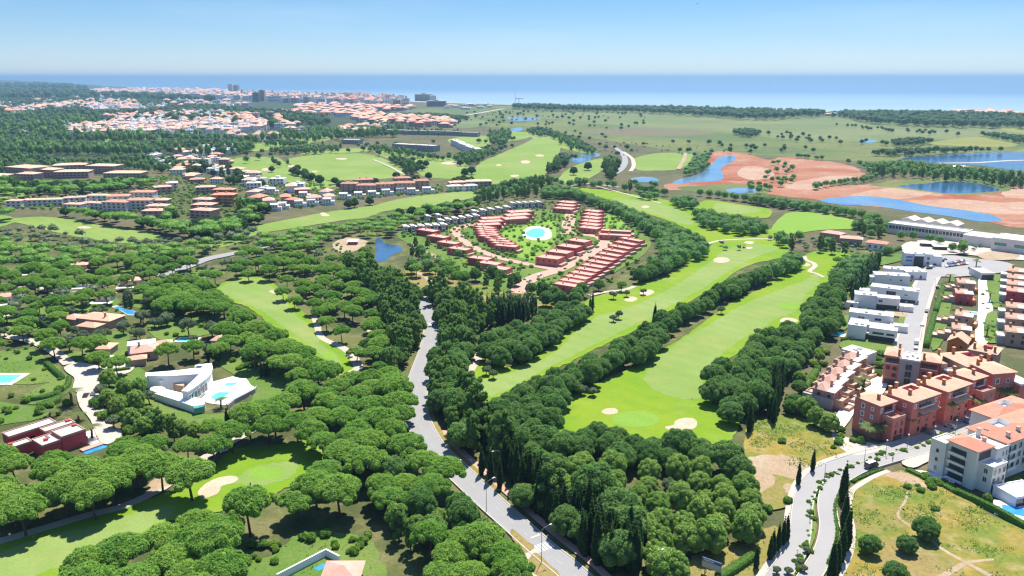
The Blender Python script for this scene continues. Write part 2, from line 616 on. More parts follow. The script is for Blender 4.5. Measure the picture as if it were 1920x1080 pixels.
def ribbon_pts(pts, width, n=5, world=False):
    """left and right edges of a strip along a centre line (metres)"""
    p = smooth(pts, n, False) if n > 1 else np.asarray(pts, float)
    q = p if world else GN(p)
    d = np.gradient(q, axis=0)
    d /= np.linalg.norm(d, axis=1)[:, None] + 1e-9
    nrm = np.stack([-d[:, 1], d[:, 0]], 1)
    w = np.asarray(width, float)
    if w.ndim:
        w = np.interp(np.linspace(0, 1, len(q)), np.linspace(0, 1, len(w)), w)[:, None]
    return q, nrm, w

def strip(name, pts, width, mat, n=5, off=0.0, z=None, world=False, h=0.0):
    if z is None:
        LAYER[0] += 0.003
        z = LAYER[0]
    q, nr, w = ribbon_pts(pts, width, n, world)
    L = q + nr * (off + w / 2)
    Rr = q + nr * (off - w / 2)
    k = len(q)
    mb = MB()
    if h <= 0:
        mb.add([(a, b, z) for a, b in L] + [(a, b, z) for a, b in Rr], [(i, k + i, k + i + 1, i + 1) for i in range(k - 1)])
    else:
        vs = [(a, b, z + h) for a, b in L] + [(a, b, z + h) for a, b in Rr] + [(a, b, 0) for a, b in L] + [(a, b, 0) for a, b in Rr]
        fs = []
        for i in range(k - 1):
            fs += [(i, k + i, k + i + 1, i + 1), (2 * k + i, i, i + 1, 2 * k + i + 1), (k + i, 3 * k + i, 3 * k + i + 1, k + i + 1)]
        fs += [(0, 2 * k, 3 * k, k), (k - 1, 2 * k - 1, 4 * k - 1, 3 * k - 1)]
        mb.add(vs, fs)
    return structure(mb.build(name, mat))
# ------------------------------------------------------------------ the ground, sea and everything flat
coast = [(-900, 148.6), (-300, 150.6), (0, 152.6), (110, 155), (190, 160.5), (300, 166), (400, 170), (500, 175), (600, 180), (700, 185), (800, 191),
         (880, 194), (960, 196.5), (1100, 199), (1200, 201), (1330, 203.5), (1440, 205.5), (1560, 208), (1700, 209.5), (1920, 213), (2200, 218), (2700, 228)]
sea_mat = NT('sea_water')
_p = sea_mat.pos()
_sep = sea_mat.n('ShaderNodeSeparateXYZ')
sea_mat.l(_p, _sep.inputs[0])
_mapn = sea_mat.n('ShaderNodeMapping')
_mapn.inputs['Scale'].default_value = (.00012, .0009, 1)
sea_mat.l(_p, _mapn.inputs[0])
_n = sea_mat.remap(sea_mat.noise(_mapn.outputs[0], 1.0, 4), .3, .7)
# shallow turquoise water near the shore, deep blue further out
_d = sea_mat.math('ADD', _sep.outputs[1], sea_mat.math('MULTIPLY', _sep.outputs[0], .40))
_deep = sea_mat.remap(_d, 4300, 8500)
_c = sea_mat.mix(_deep, (.28, .38, .37), (.09, .19, .31))
_c = sea_mat.mix(sea_mat.math('MULTIPLY', _n, .35), _c, (.07, .16, .28))
sea_mat.bsdf(_c, .35, .25, sea_mat.noise(_p, .05, 3), 1.5)
FAR = 65000.0
structure(MB().add([(-FAR, 500, -.6), (FAR, 500, -.6), (FAR, FAR, -.6), (-FAR, FAR, -.6)], [(0, 1, 2, 3)]).build('sea', 'sea_water'))
cw = GN(smooth(coast, 4, False))
gpts = [tuple(x) for x in cw] + [(14000, 900), (9000, -2500), (-9000, -2500), (-30000, 4000)]
sheet('ground', gpts, 'earth_scrub', 1, world=True, z=0.0)
# beach along the shore, surf line
structure(MB().build) if False else None
bw = GN(smooth([c for c in coast if 380 < c[0] < 1600], 5, False))
dd = np.gradient(bw, axis=0); dd /= np.linalg.norm(dd, axis=1)[:, None]
nn = np.stack([-dd[:, 1], dd[:, 0]], 1)
mbb = MB()
wl, wr = bw + nn * 18, bw - nn * (60 + 50 * np.sin(np.linspace(0, 9, len(bw))))[:, None]
k = len(bw)
mbb.add([(a, b, .12) for a, b in wl] + [(a, b, .12) for a, b in wr], [(i, k + i, k + i + 1, i + 1) for i in range(k - 1)])
structure(mbb.build('beach', 'beach_sand'))

LAYER[0] = 0.14
# broad zones
sheet('woodland_floor', [(-260, 158), (0, 156), (190, 163), (430, 176), (640, 196), (760, 212), (800, 232), (700, 250), (560, 262), (440, 290), (380, 305), (0, 345), (-500, 345), (-560, 240), (-420, 170)], 'far_scrub', 4)
# pine woods and gardens of the middle and near ground
sheet('wood_floor', [(-700, 440), (0, 432), (300, 455), (480, 440), (700, 405), (760, 400), (900, 440), (900, 560), (1080, 560), (1130, 560), (1340, 460), (1500, 470), (1640, 470), (1600, 560), (1560, 650), (1420, 760), (1400, 830), (1430, 960), (1420, 1050), (1400, 1180), (-900, 1300)], 'pine_litter', 4)
sheet('wood_floor', [(1000, 352), (1070, 346), (1180, 384), (1300, 430), (1345, 462), (1240, 520), (1130, 560), (1060, 560), (1190, 500), (1230, 455), (1140, 400)], 'pine_litter', 4, .8)
sheet('marsh_ground', [(760, 208), (880, 201), (1000, 199), (1200, 204), (1440, 210), (1600, 214), (1920, 222), (2500, 235), (2600, 300), (1920, 300), (1600, 302), (1450, 292), (1300, 288), (1180, 270), (1060, 252), (940, 240), (840, 230)], 'marsh', 4)
sheet('meadow_field', [(980, 214), (1120, 209), (1260, 209), (1420, 215), (1620, 225), (1800, 242), (1920, 250), (1920, 262), (1760, 262), (1620, 266), (1480, 262), (1380, 250), (1220, 240), (1060, 226)], 'field_green', 4, 4.)
sheet('meadow_field', [(1612, 227), (1720, 226), (1790, 232), (1920, 242), (2200, 252), (2200, 262), (1920, 252), (1780, 244)], 'field_green', 4, 3.)
sheet('brown_field', [(1090, 244), (1200, 240), (1330, 246), (1320, 253), (1220, 255), (1120, 252)], 'field_brown', 4, 4.)
sheet('yellow_field', [(1740, 270), (1770, 263), (1830, 257), (1870, 261), (1910, 271), (1880, 276), (1800, 274)], 'field_yellow', 4, 1.5)
sheet('yellow_field', [(1880, 240), (1960, 238), (2050, 246), (1960, 252), (1890, 246)], 'field_yellow', 4, 1.5)
sheet('green_field', [(1900, 283), (2000, 276), (2100, 290), (1990, 298)], 'field_green', 4, 1.5)
sheet('green_field', [(820, 226), (890, 222), (915, 232), (880, 240), (830, 236)], 'field_green', 4, 2.)
sheet('meadow_field', [(1185, 300), (1225, 288), (1285, 287), (1300, 292), (1278, 316), (1230, 320), (1195, 318)], 'far_fairway', 4, 1.)
sheet('red_quarry', [(1322, 292), (1345, 284), (1400, 288), (1440, 300), (1470, 294), (1530, 300), (1585, 308), (1616, 322), (1612, 334), (1565, 340), (1560, 348), (1640, 345), (1690, 338), (1760, 350), (1830, 362), (1880, 352), (2050, 352), (2100, 400), (1960, 425), (1890, 425), (1790, 402), (1690, 392), (1600, 384), (1540, 376), (1500, 372), (1450, 366), (1380, 354), (1258, 357), (1246, 347), (1290, 340), (1330, 335), (1350, 318), (1328, 306)], 'red_earth', 4, 1.2)
for pts in ([(1380, 326), (1400, 312), (1440, 316), (1450, 330), (1410, 338)], [(1470, 352), (1500, 340), (1560, 330), (1605, 332), (1560, 342), (1530, 356)], [(1600, 364), (1680, 352), (1760, 358), (1700, 372), (1620, 372)],
            [(1700, 378), (1800, 374), (1880, 380), (2000, 376), (2040, 392), (1900, 402), (1800, 394)], [(1880, 356), (1960, 354), (2040, 360), (1960, 372), (1890, 370)]):
    sheet('sand_flat', pts, 'pale_earth', 4, 1.0)
sheet('grass_bank', [(1630, 347), (1700, 338), (1780, 334), (1850, 338), (1895, 350), (1880, 360), (1800, 366), (1690, 354)], 'marsh', 4, .6)
sheet('grass_bank', [(1270, 352), (1300, 349), (1372, 345), (1436, 352), (1440, 362), (1380, 364), (1300, 360)], 'marsh', 4, .6)
# reservoir and quarry lakes
sheet('lake', [(1262, 345), (1272, 337), (1312, 326), (1334, 308), (1346, 296), (1372, 291), (1378, 300), (1352, 316), (1354, 337), (1290, 343)], 'quarry_water')
sheet('lake', [(1684, 349), (1742, 344), (1760, 341), (1800, 341), (1848, 347), (1874, 357), (1840, 361), (1780, 363), (1738, 358)], 'lake_water')
sheet('lake', [(1536, 376), (1570, 370), (1625, 368), (1680, 374), (1740, 386), (1806, 394), (1858, 403), (1878, 414), (1838, 416), (1780, 406), (1700, 396), (1640, 386), (1575, 384)], 'quarry_water')
sheet('lake', [(1362, 356), (1395, 352), (1428, 359), (1400, 362), (1372, 362)], 'quarry_water')
sheet('reservoir', [(1690, 300), (1720, 293), (1800, 289), (1880, 286), (2100, 290), (2150, 322), (1960, 326), (1890, 318), (1830, 310), (1760, 306)], 'lake_water')
strip('causeway', [(1760, 306), (1830, 305), (1900, 301), (1990, 300)], 9, 'path_gravel')
sheet('pond', [(1182, 336), (1200, 332), (1225, 333), (1235, 340), (1200, 342)], 'quarry_water')
sheet('pond', [(1068, 300), (1085, 295), (1106, 296), (1106, 301), (1082, 306)], 'quarry_water')
sheet('pond', [(1086, 288), (1110, 286), (1126, 291), (1110, 296), (1092, 294)], 'quarry_water')
sheet('pond', [(950, 221), (975, 219), (1012, 222), (1000, 226), (965, 226)], 'quarry_water')
sheet('pond', [(958, 242), (975, 239), (980, 244), (962, 247)], 'quarry_water')
sheet('pond', [(1606, 262), (1625, 260), (1645, 265), (1625, 268)], 'quarry_water')
sheet('pond', [(704, 451), (712, 446), (723, 457), (748, 461), (754, 470), (738, 477), (722, 489), (703, 491), (706, 472)], 'lake_water')

# far golf course
FF = 'far_fairway'
for nm, pts in (
    ('fairway', [(536, 300), (575, 292), (640, 288), (702, 291), (742, 311), (760, 324), (738, 334), (660, 338), (600, 336), (565, 322), (548, 310)]),
    ('fairway', [(420, 300), (470, 295), (520, 296), (545, 312), (590, 330), (632, 348), (585, 356), (545, 350), (490, 332), (445, 318)]),
    ('fairway', [(698, 284), (770, 288), (860, 300), (884, 322), (872, 336), (800, 332), (772, 316)]),
    ('fairway', [(448, 270), (520, 258), (600, 253), (640, 256), (600, 266), (540, 276), (470, 284)]),
    ('fairway', [(560, 290), (600, 282), (700, 276), (690, 284), (620, 288)]),
    ('fairway', [(884, 330), (898, 306), (930, 292), (985, 268), (1010, 258), (1046, 264), (1050, 285), (1034, 318), (1005, 334), (940, 344), (895, 344)]),
    ('fairway', [(1046, 336), (1075, 312), (1128, 297), (1136, 312), (1112, 330), (1070, 345)]),
    ('fairway', [(995, 256), (1040, 252), (1080, 264), (1118, 284), (1100, 288), (1060, 280), (1020, 268)]),
    ('fairway', [(914, 256), (945, 247), (1000, 250), (985, 260), (940, 266)]),
    ('fairway', [(840, 262), (900, 254), (930, 262), (905, 278), (870, 280)]),
    ('fairway', [(-40, 372), (0, 356), (42, 352), (48, 366), (10, 380)]),
    ('fairway', [(190, 262), (260, 258), (330, 262), (300, 270), (220, 272)]),
    ('fairway', [(18, 414), (60, 407), (130, 411), (195, 424), (285, 437), (306, 450), (250, 458), (160, 447), (80, 430)]),
    ('fairway', [(448, 434), (520, 416), (580, 404), (640, 394), (704, 385), (745, 374), (820, 364), (880, 359), (890, 370), (810, 386), (720, 397), (690, 408), (640, 414), (580, 424), (500, 436), (466, 444)]),
    ('lawn', [(-60, 420), (0, 404), (30, 412), (20, 420), (-20, 430)]),
    ('fairway', [(386, 456), (420, 446), (470, 446), (440, 458), (400, 466)]),
):
    sheet(nm, pts, FF, 4, .8)
for x, y, w, h in ((640, 298, 12, 1.6), (500, 318, 10, 2.5), (548, 312, 8, 2), (590, 322, 6, 1.5), (845, 306, 18, 3), (1012, 292, 8, 2), (985, 304, 10, 3), (606, 401, 6, 2), (610, 404, 8, 2),
                   (158, 427, 12, 2), (420, 300, 7, 2), (935, 310, 6, 1.5), (965, 330, 9, 2)):
    a = np.linspace(0, 2 * math.pi, 9)[:-1]
    sheet('bunker', np.stack([x + w * np.cos(a) * (1 + .15 * np.sin(2 * a + x)), y + h * np.sin(a)], 1), 'sand', 3)

LAWN = 'garden_lawn'
for pts in ([(0, 660), (60, 655), (110, 690), (120, 712), (60, 722), (0, 720), (-80, 730), (-80, 650)],
            [(40, 745), (110, 712), (130, 720), (110, 740), (60, 760)],
            [(560, 1000), (640, 1000), (700, 1020), (720, 1060), (700, 1110), (430, 1110), (430, 1070), (520, 1040)],
            [(460, 700), (490, 690), (540, 700), (545, 740), (500, 750), (470, 735)],
            [(240, 560), (290, 550), (300, 570), (262, 580)], [(215, 700), (265, 690), (285, 745), (350, 775), (430, 780), (440, 800), (330, 800), (230, 790), (200, 745)], [(400, 680), (470, 688), (500, 720), (540, 745), (500, 770), (440, 790), (480, 735)], [(-80, 745), (60, 765), (110, 760), (60, 790), (-80, 800)], [(150, 640), (230, 620), (240, 660), (200, 672), (160, 664)], [(0, 585), (110, 580), (120, 610), (0, 625)], [(120, 560), (215, 560), (215, 575), (120, 590)], [(280, 600), (400, 595), (420, 620), (300, 640)],
            [(410, 670), (470, 655), (490, 660), (480, 690), (420, 690)],
            [(120, 660), (165, 664), (160, 680), (125, 676)],
            [(315, 625), (355, 620), (365, 630), (330, 638)],
            [(340, 510), (400, 505), (420, 516), (360, 525)],
            [(200, 505), (245, 500), (260, 512), (210, 520)],
            ):
    sheet('garden_grass', pts, LAWN, 4, .5)
# open ground between wood and red estate
sheet('open_ground', [(850, 545), (900, 535), (960, 548), (1055, 555), (1060, 575), (990, 590), (900, 602), (860, 590), (840, 565)], 'meadow', 4, .8)
sheet('open_ground', [(760, 500), (800, 505), (830, 520), (870, 535), (850, 560), (800, 560), (770, 545)], 'meadow_dry', 4, .8)
sheet('estate_lawn', [(745, 440), (800, 420), (950, 395), (1130, 398), (1180, 425), (1220, 450), (1205, 480), (1130, 520), (1040, 548), (960, 550), (880, 520), (840, 490), (790, 470)], LAWN, 4, .8)
sheet('estate_green', [(925, 440), (985, 424), (1035, 410), (1042, 435), (1035, 462), (1000, 488), (940, 470)], 'green_turf', 4, .5)
sheet('estate_green', [(1128, 408), (1150, 405), (1178, 428), (1150, 436), (1125, 430)], 'green_turf', 4, .5)
sheet('rough_meadow', [(1468, 405), (1500, 398), (1560, 402), (1610, 415), (1612, 428), (1540, 432), (1480, 440), (1440, 440)], 'green_turf', 4, .8)
sheet('clearing', [(625, 458), (645, 447), (680, 449), (688, 460), (660, 474), (632, 472)], 'bare_dirt', 4, .6)
strip('dirt_track', [(775, 458), (790, 470), (810, 478), (830, 490)], 4, 'bare_dirt')
strip('dirt_track', [(778, 512), (800, 518), (812, 535), (808, 555), (795, 565)], 6, 'bare_dirt')

# golf holes, nearer: rough, fairway, green, sand
HA = [(404, 545), (430, 526), (470, 519), (505, 528), (540, 555), (560, 580), (600, 610), (610, 640), (650, 662), (662, 690), (640, 705), (600, 690), (560, 650), (510, 612), (470, 580), (425, 562)]
HB = [(1040, 770), (1050, 825), (1110, 835), (1200, 840), (1300, 835), (1365, 830), (1385, 780), (1350, 750), (1345, 700), (1390, 660), (1450, 620), (1500, 605), (1510, 575), (1540, 540), (1590, 500), (1600, 480), (1540, 470), (1490, 490), (1440, 535), (1370, 570), (1300, 620), (1230, 665), (1150, 705), (1090, 735)]
HC = [(850, 770), (860, 710), (900, 668), (960, 690), (1020, 660), (1070, 615), (1100, 590), (1100, 565), (1160, 545), (1240, 520), (1300, 485), (1330, 462), (1372, 448), (1440, 450), (1480, 455), (1470, 482), (1400, 500), (1330, 545), (1260, 585), (1190, 620), (1120, 655), (1050, 690), (980, 730), (920, 765), (880, 780)]
HD = [(1068, 352), (1140, 358), (1220, 370), (1262, 378), (1300, 384), (1330, 376), (1400, 386), (1445, 394), (1440, 408), (1400, 412), (1385, 420), (1440, 430), (1475, 440), (1465, 458), (1400, 455), (1340, 460), (1306, 442), (1278, 426), (1240, 410), (1190, 396), (1150, 382), (1100, 369)]
HE = [(-160, 1080), (-60, 1040), (60, 1000), (170, 968), (250, 948), (300, 930), (350, 915), (400, 880), (440, 845), (520, 835), (600, 828), (605, 860), (575, 900), (520, 925), (440, 955), (330, 975), (260, 1020), (170, 1060), (80, 1110), (-160, 1150)]
for nm, p in (('rough', HA), ('rough', HB), ('rough', HC), ('rough', HD), ('rough', HE)):
    sheet(nm, p, 'rough', 8, .45)
for p in ([(412, 544), (432, 530), (470, 523), (500, 532), (530, 556), (548, 584), (585, 616), (600, 645), (625, 662), (640, 684), (615, 678), (580, 650), (520, 605), (480, 578), (430, 558)],
          [(1232, 670), (1320, 615), (1380, 580), (1450, 548), (1498, 532), (1530, 515), (1535, 530), (1510, 555), (1490, 585), (1455, 600), (1400, 632), (1350, 668), (1318, 710), (1326, 740), (1295, 750), (1240, 740), (1210, 718)],
          [(890, 745), (900, 715), (960, 700), (1040, 662), (1110, 600), (1180, 578), (1250, 545), (1320, 500), (1370, 466), (1440, 458), (1455, 470), (1395, 492), (1320, 540), (1240, 585), (1160, 625), (1080, 665), (1000, 705), (930, 742)],
          [(1150, 372), (1210, 378), (1255, 388), (1290, 402), (1300, 420), (1275, 420), (1230, 402), (1180, 388)],
          [(-160, 1110), (-40, 1055), (80, 1010), (190, 985), (300, 952), (330, 960), (250, 1010), (150, 1050), (40, 1090), (-160, 1160)],
          [(440, 905), (470, 880), (530, 868), (560, 868), (545, 895), (500, 912)],
          [(1345, 382), (1400, 388), (1430, 396), (1380, 402), (1340, 395)]):
    sheet('fairway', p, 'fairway', 9, .5)
for x, y, w, h in ((1192, 788, 44, 15), (500, 890, 34, 12), (1480, 575, 20, 7), (1440, 462, 14, 4), (616, 668, 12, 8), (575, 878, 1, .4)):
    if w > 2:
        a = np.linspace(0, 2 * math.pi, 13)[:-1]
        sheet('putting_green', np.stack([x + w * np.cos(a) * (1 + .06 * np.sin(3 * a)), y + h * np.sin(a)], 1), 'green_turf', 3)
for p in ([(1246, 803), (1262, 799), (1266, 791), (1280, 786), (1298, 786), (1307, 793), (1304, 803), (1290, 809), (1265, 811)],
          [(1128, 773), (1136, 768), (1150, 767), (1158, 771), (1156, 777), (1142, 779), (1131, 777)],
          [(371, 926), (384, 911), (404, 900), (425, 895), (441, 895), (447, 901), (436, 908), (416, 914), (410, 926), (394, 934), (380, 936)],
          [(1200, 550), (1208, 545), (1222, 545), (1226, 550), (1214, 556), (1203, 555)],
          [(1171, 562), (1178, 558), (1190, 558), (1195, 562), (1186, 567), (1174, 566)],
          [(1337, 489), (1345, 484), (1362, 484), (1368, 490), (1356, 494), (1342, 493)],
          [(1462, 602), (1472, 597), (1490, 599), (1496, 604), (1480, 608), (1466, 606)],
          [(1395, 456), (1402, 453), (1414, 455), (1408, 459)], [(1396, 466), (1404, 464), (1412, 466), (1404, 468)],
          [(1202, 388), (1212, 386), (1218, 389), (1208, 391)],
          [(504, 548), (513, 545), (520, 548), (514, 552)], [(566, 550), (573, 547), (577, 552), (570, 554)], [(615, 597), (622, 596), (624, 600), (618, 602)],
          [(1504, 497), (1512, 494), (1520, 498), (1512, 501)], [(688, 622), (698, 620), (704, 628), (694, 632)], [(690, 660), (705, 658), (708, 668), (694, 670)]):
    sheet('bunker', p, 'sand', 4, .05)
# golf paths
strip('golf_path', [(588, 595), (594, 610), (600, 630), (612, 640), (640, 652), (660, 668), (672, 690), (660, 700)], [3, 3.5, 4, 4.5], 'path_gravel')
strip('golf_path', [(-60, 1035), (60, 1000), (160, 970), (230, 952), (300, 920), (340, 890), (400, 850), (445, 825), (480, 805)], 3.6, 'path_gravel')
sheet('bare_patch', [(290, 900), (310, 898), (330, 905), (300, 920), (270, 928)], 'bare_dirt', 4, .2)
strip('golf_path', [(868, 735), (870, 715), (885, 690), (897, 672), (900, 660)], 4.2, 'path_gravel')
strip('golf_path', [(1105, 555), (1140, 548), (1170, 545), (1190, 538)], 3.2, 'path_gravel')
strip('golf_path', [(1322, 460), (1345, 453), (1380, 450), (1440, 449), (1475, 451)], 3.2, 'path_gravel')
strip('golf_path', [(1544, 521), (1530, 514), (1518, 510), (1528, 500), (1524, 494), (1510, 488), (1508, 482)], [2.5, 3, 3.5, 3.5], 'path_gravel')
strip('golf_path', [(1120, 350), (1180, 366), (1240, 382)], 3, 'path_gravel')

# fields at the lower right
sheet('field_grass', [(1395, 820), (1420, 790), (1470, 778), (1510, 788), (1560, 815), (1612, 852), (1600, 862), (1560, 872), (1515, 893), (1490, 930), (1440, 955), (1405, 900)], 'meadow', 4, .3)
sheet('bare_patch', [(1405, 862), (1450, 856), (1490, 862), (1525, 885), (1498, 900), (1440, 895), (1400, 900)], 'bare_dirt', 9, .5)
sheet('bare_patch', [(1402, 888), (1440, 888), (1490, 905), (1496, 930), (1475, 955), (1420, 955), (1398, 930)], 'meadow_dry', 4, .3)
sheet('bare_patch', [(1402, 880), (1440, 882), (1450, 905), (1425, 925), (1402, 915)], 'bare_dirt', 4, .4)
sheet('bare_patch', [(1470, 910), (1490, 912), (1488, 928), (1472, 926)], 'bare_dirt', 4, .2)
sheet('verge', [(1280, 1080), (1300, 1045), (1360, 1030), (1420, 1000), (1450, 990), (1480, 1010), (1470, 1050), (1420, 1110), (1280, 1110)], 'meadow_dry', 4, .3)
sheet('field_grass', [(1590, 930), (1610, 905), (1660, 890), (1720, 885), (1800, 930), (1860, 970), (1960, 1025), (1960, 1160), (1575, 1160), (1580, 1060), (1588, 980)], 'meadow', 4, .3)
sheet('bare_patch', [(1660, 893), (1690, 888), (1730, 905), (1740, 918), (1715, 912), (1690, 905)], 'bare_dirt', 4, .2)
sheet('dry_patch', [(1600, 965), (1660, 950), (1710, 965), (1700, 990), (1640, 1000), (1600, 990)], 'meadow_dry', 9, .9)
sheet('dry_patch', [(1640, 1020), (1680, 1010), (1730, 1030), (1790, 1060), (1800, 1110), (1700, 1100), (1650, 1060)], 'meadow_dry', 9, .9)
strip('footpath', [(1700, 918), (1698, 940), (1683, 968), (1700, 985), (1725, 1000), (1770, 1035), (1815, 1060), (1860, 1085)], [.7, .8, 1.1, 1.8], 'bare_dirt')
strip('footpath', [(1740, 1100), (1790, 1070), (1815, 1058), (1862, 1052)], [1.8, 1.4, .8], 'bare_dirt')

# roads
MAIN = [(785, 556), (800, 585), (811, 612), (806, 650), (793, 690), (781, 730), (778, 765), (788, 800), (815, 845), (862, 890), (915, 940), (965, 985), (1015, 1030), (1070, 1075), (1120, 1125)]
strip('main_road', MAIN, [7.2, 8.6, 9.2, 8.6, 7.6, 7.4], 'asphalt', 6)
Z_MAIN = LAYER[0]
q, nr, w = ribbon_pts(MAIN, [7.2, 8.6, 9.2, 8.6, 7.6, 7.4], 6)
def along(q, nr, off, i0, i1):
    return [tuple(x) for x in (q + nr * off)[i0:i1]]
strip('road_kerb', along(q, nr, w / 2 + .2, 0, 200), .35, 'kerb_stone', 1, 0, 0, True, h=LAYER[0] + .12)
strip('road_kerb', along(q, nr, -w / 2 - .2, 0, 200), .35, 'kerb_stone', 1, 0, 0, True, h=LAYER[0] + .12)
strip('verge', along(q, nr, w / 2 + 1.3, 0, 60), 1.8, 'meadow_dry', 1, 0, None, True)
strip('brick_pavement', along(q, nr, w / 2 + 3.2, 0, 24), 2.2, 'brick_paving', 1, 0, None, True)
strip('brick_pavement', along(q, nr, w / 2 + 3.4, 44, 200), 2.4, 'brick_paving', 1, 0, None, True)
LAYER[0] += .004
for sgn in (-1, 1):
    strip('road_edge_line', along(q, nr, sgn * (w / 2 - .5), 0, 200), .14, 'worn_paint', 1, 0, None, True)
i = 0
mb = MB()
zz = LAYER[0] + .003
seg = np.linalg.norm(np.diff(q, axis=0), axis=1)
cum = np.concatenate([[0], np.cumsum(seg)])
def at_len(s, off=0):
    return np.array([np.interp(s, cum, (q + nr * off)[:, 0]), np.interp(s, cum, (q + nr * off)[:, 1])])
s = 0
while s < cum[-1] - 8:
    a, b = at_len(s), at_len(s + 3)
    d = (b - a) / np.linalg.norm(b - a); n2 = np.array([-d[1], d[0]]) * .09
    mb.add([(*(a - n2), zz), (*(b - n2), zz), (*(b + n2), zz), (*(a + n2), zz)], [(0, 1, 2, 3)])
    s += 8
structure(stuff(mb.build('centre_line', 'worn_paint')))
bpy.data.objects['centre_line']['kind'] = 'structure'
# zebra crossing near the bottom
zc = np.array(G(1018, 1033)); i0 = int(np.argmin(np.linalg.norm(q - zc, axis=1)))
d = q[i0 + 1] - q[i0 - 1]; d /= np.linalg.norm(d); n2 = np.array([-d[1], d[0]])
LAYER[0] += .006
for kx in np.arange(-3.2, 3.3, 1.05):
    c = q[i0] + n2 * kx
    mb = MB(); e1, e2 = d * 1.7, n2 * .28
    mb.add([(*(c - e1 - e2), LAYER[0]), (*(c + e1 - e2), LAYER[0]), (*(c + e1 + e2), LAYER[0]), (*(c - e1 + e2), LAYER[0])], [(0, 1, 2, 3)])
    structure(mb.build('crossing_stripe', 'road_paint'))
c = q[i0] + d * -5.5
mb = MB(); e1, e2 = d * .2, n2 * 1.5
cc = c + n2 * 1.7
mb.add([(*(cc - e1 - e2), LAYER[0]), (*(cc + e1 - e2), LAYER[0]), (*(cc + e1 + e2), LAYER[0]), (*(cc - e1 + e2), LAYER[0])], [(0, 1, 2, 3)])
structure(mb.build('stop_line', 'road_paint'))
# little paved island path beside the crossing
strip('footway', [(1003, 1032), (985, 1045), (981, 1062), (995, 1080), (1010, 1095)], 3.0, 'paving', 5)
sheet('verge', [(1005, 1040), (1030, 1062), (1050, 1082), (1040, 1095), (1010, 1085), (993, 1068), (992, 1050)], 'meadow_dry', 4, .1)
sheet('verge', [(962, 995), (985, 1015), (1002, 1028), (988, 1040), (975, 1030), (958, 1010)], 'meadow_dry', 4, .1)

# dual carriageway, lower right
DL = [(1440, 1110), (1468, 1070), (1490, 1038), (1500, 1000), (1503, 965), (1508, 935), (1520, 908), (1550, 882), (1612, 860), (1665, 847), (1735, 826), (1790, 812), (1860, 790), (1960, 757)]
DR = [(1500, 1110), (1528, 1068), (1548, 1030), (1555, 992), (1551, 960), (1552, 935), (1560, 912), (1582, 896), (1615, 879), (1665, 863), (1740, 842), (1800, 825), (1870, 803), (1960, 775)]
sheet('median', [(1470, 1110), (1510, 1050), (1530, 1000), (1528, 950), (1535, 915), (1560, 892), (1620, 868), (1740, 832), (1800, 820), (1800, 812), (1735, 826), (1610, 862), (1552, 882), (1520, 910), (1506, 960), (1500, 1010), (1470, 1070)], LAWN, 4)
strip('carriageway', DL, 5.4, 'asphalt_new', 6)
strip('carriageway', DR, 5.0, 'asphalt_new', 6)
Z_DUAL = LAYER[0]
ql, nl, _ = ribbon_pts(DL, 6.0, 6)
qr, nq, _ = ribbon_pts(DR, 5.6, 6)
for Q, N, o_ in ((ql, nl, 2.85), (ql, nl, -2.85), (qr, nq, 2.65), (qr, nq, -2.65)):
    strip('road_kerb', [tuple(x) for x in (Q + N * o_)][:70], .3, 'kerb_stone', 1, 0, 0, True, h=LAYER[0] + .12)
strip('pavement', [tuple(x) for x in (qr - nq * 6.0)][6:52], 1.8, 'paving', 1, 0, None, True)
strip('pavement', [tuple(x) for x in (ql + nl * 3.9)][0:60], 1.6, 'paving', 1, 0, None, True)
# forecourt along the red apartments and street up the hill
sheet('parking_court', [(1660, 842), (1700, 818), (1750, 798), (1810, 775), (1880, 758), (1940, 745), (1940, 762), (1860, 786), (1790, 806), (1735, 822), (1680, 838)], 'asphalt_new', 3)
Z_COURT = LAYER[0]
sheet('driveway', [(1560, 812), (1585, 822), (1640, 835), (1668, 838), (1640, 850), (1600, 856), (1568, 836)], 'paving', 3)
sheet('apron', [(1690, 868), (1740, 850), (1775, 842), (1775, 856), (1740, 868), (1712, 880)], 'paving', 3)
STREET = [(1694, 680), (1700, 655), (1712, 600), (1728, 550), (1742, 520), (1758, 502), (1772, 494)]
strip('street_pavement', STREET, 13.0, 'paving', 6)
strip('street', STREET, 9.0, 'asphalt_new', 6)
Z_STREET = LAYER[0]
sheet('car_park', [(1738, 520), (1735, 500), (1748, 488), (1775, 480), (1830, 486), (1880, 492), (1900, 500), (1880, 512), (1800, 520), (1770, 520)], 'asphalt_new', 4)
Z_PARK = LAYER[0]
sheet('hotel_forecourt', [(1690, 462), (1720, 452), (1800, 455), (1920, 470), (2000, 480), (2000, 492), (1900, 488), (1800, 478), (1740, 480), (1700, 474)], 'paving', 4)
sheet('sand_yard', [(1832, 478), (1870, 472), (1910, 478), (1900, 488), (1850, 488)], 'bare_dirt', 4)
sheet('pool_terrace', [(1598, 700), (1622, 692), (1645, 700), (1664, 718), (1650, 745), (1622, 742), (1592, 792), (1570, 812), (1562, 790), (1588, 750)], 'paving_white', 4)
sheet('promenade', [(1836, 515), (1862, 515), (1862, 560), (1856, 640), (1828, 640), (1834, 580)], 'paving_white', 3)
sheet('garden_grass', [(1850, 520), (1880, 522), (1878, 570), (1860, 575)], LAWN, 3)
sheet('garden_grass', [(1850, 590), (1880, 592), (1878, 640), (1846, 640)], LAWN, 3)
sheet('garden_grass', [(1776, 532), (1790, 532), (1768, 640), (1745, 650)], LAWN, 3)
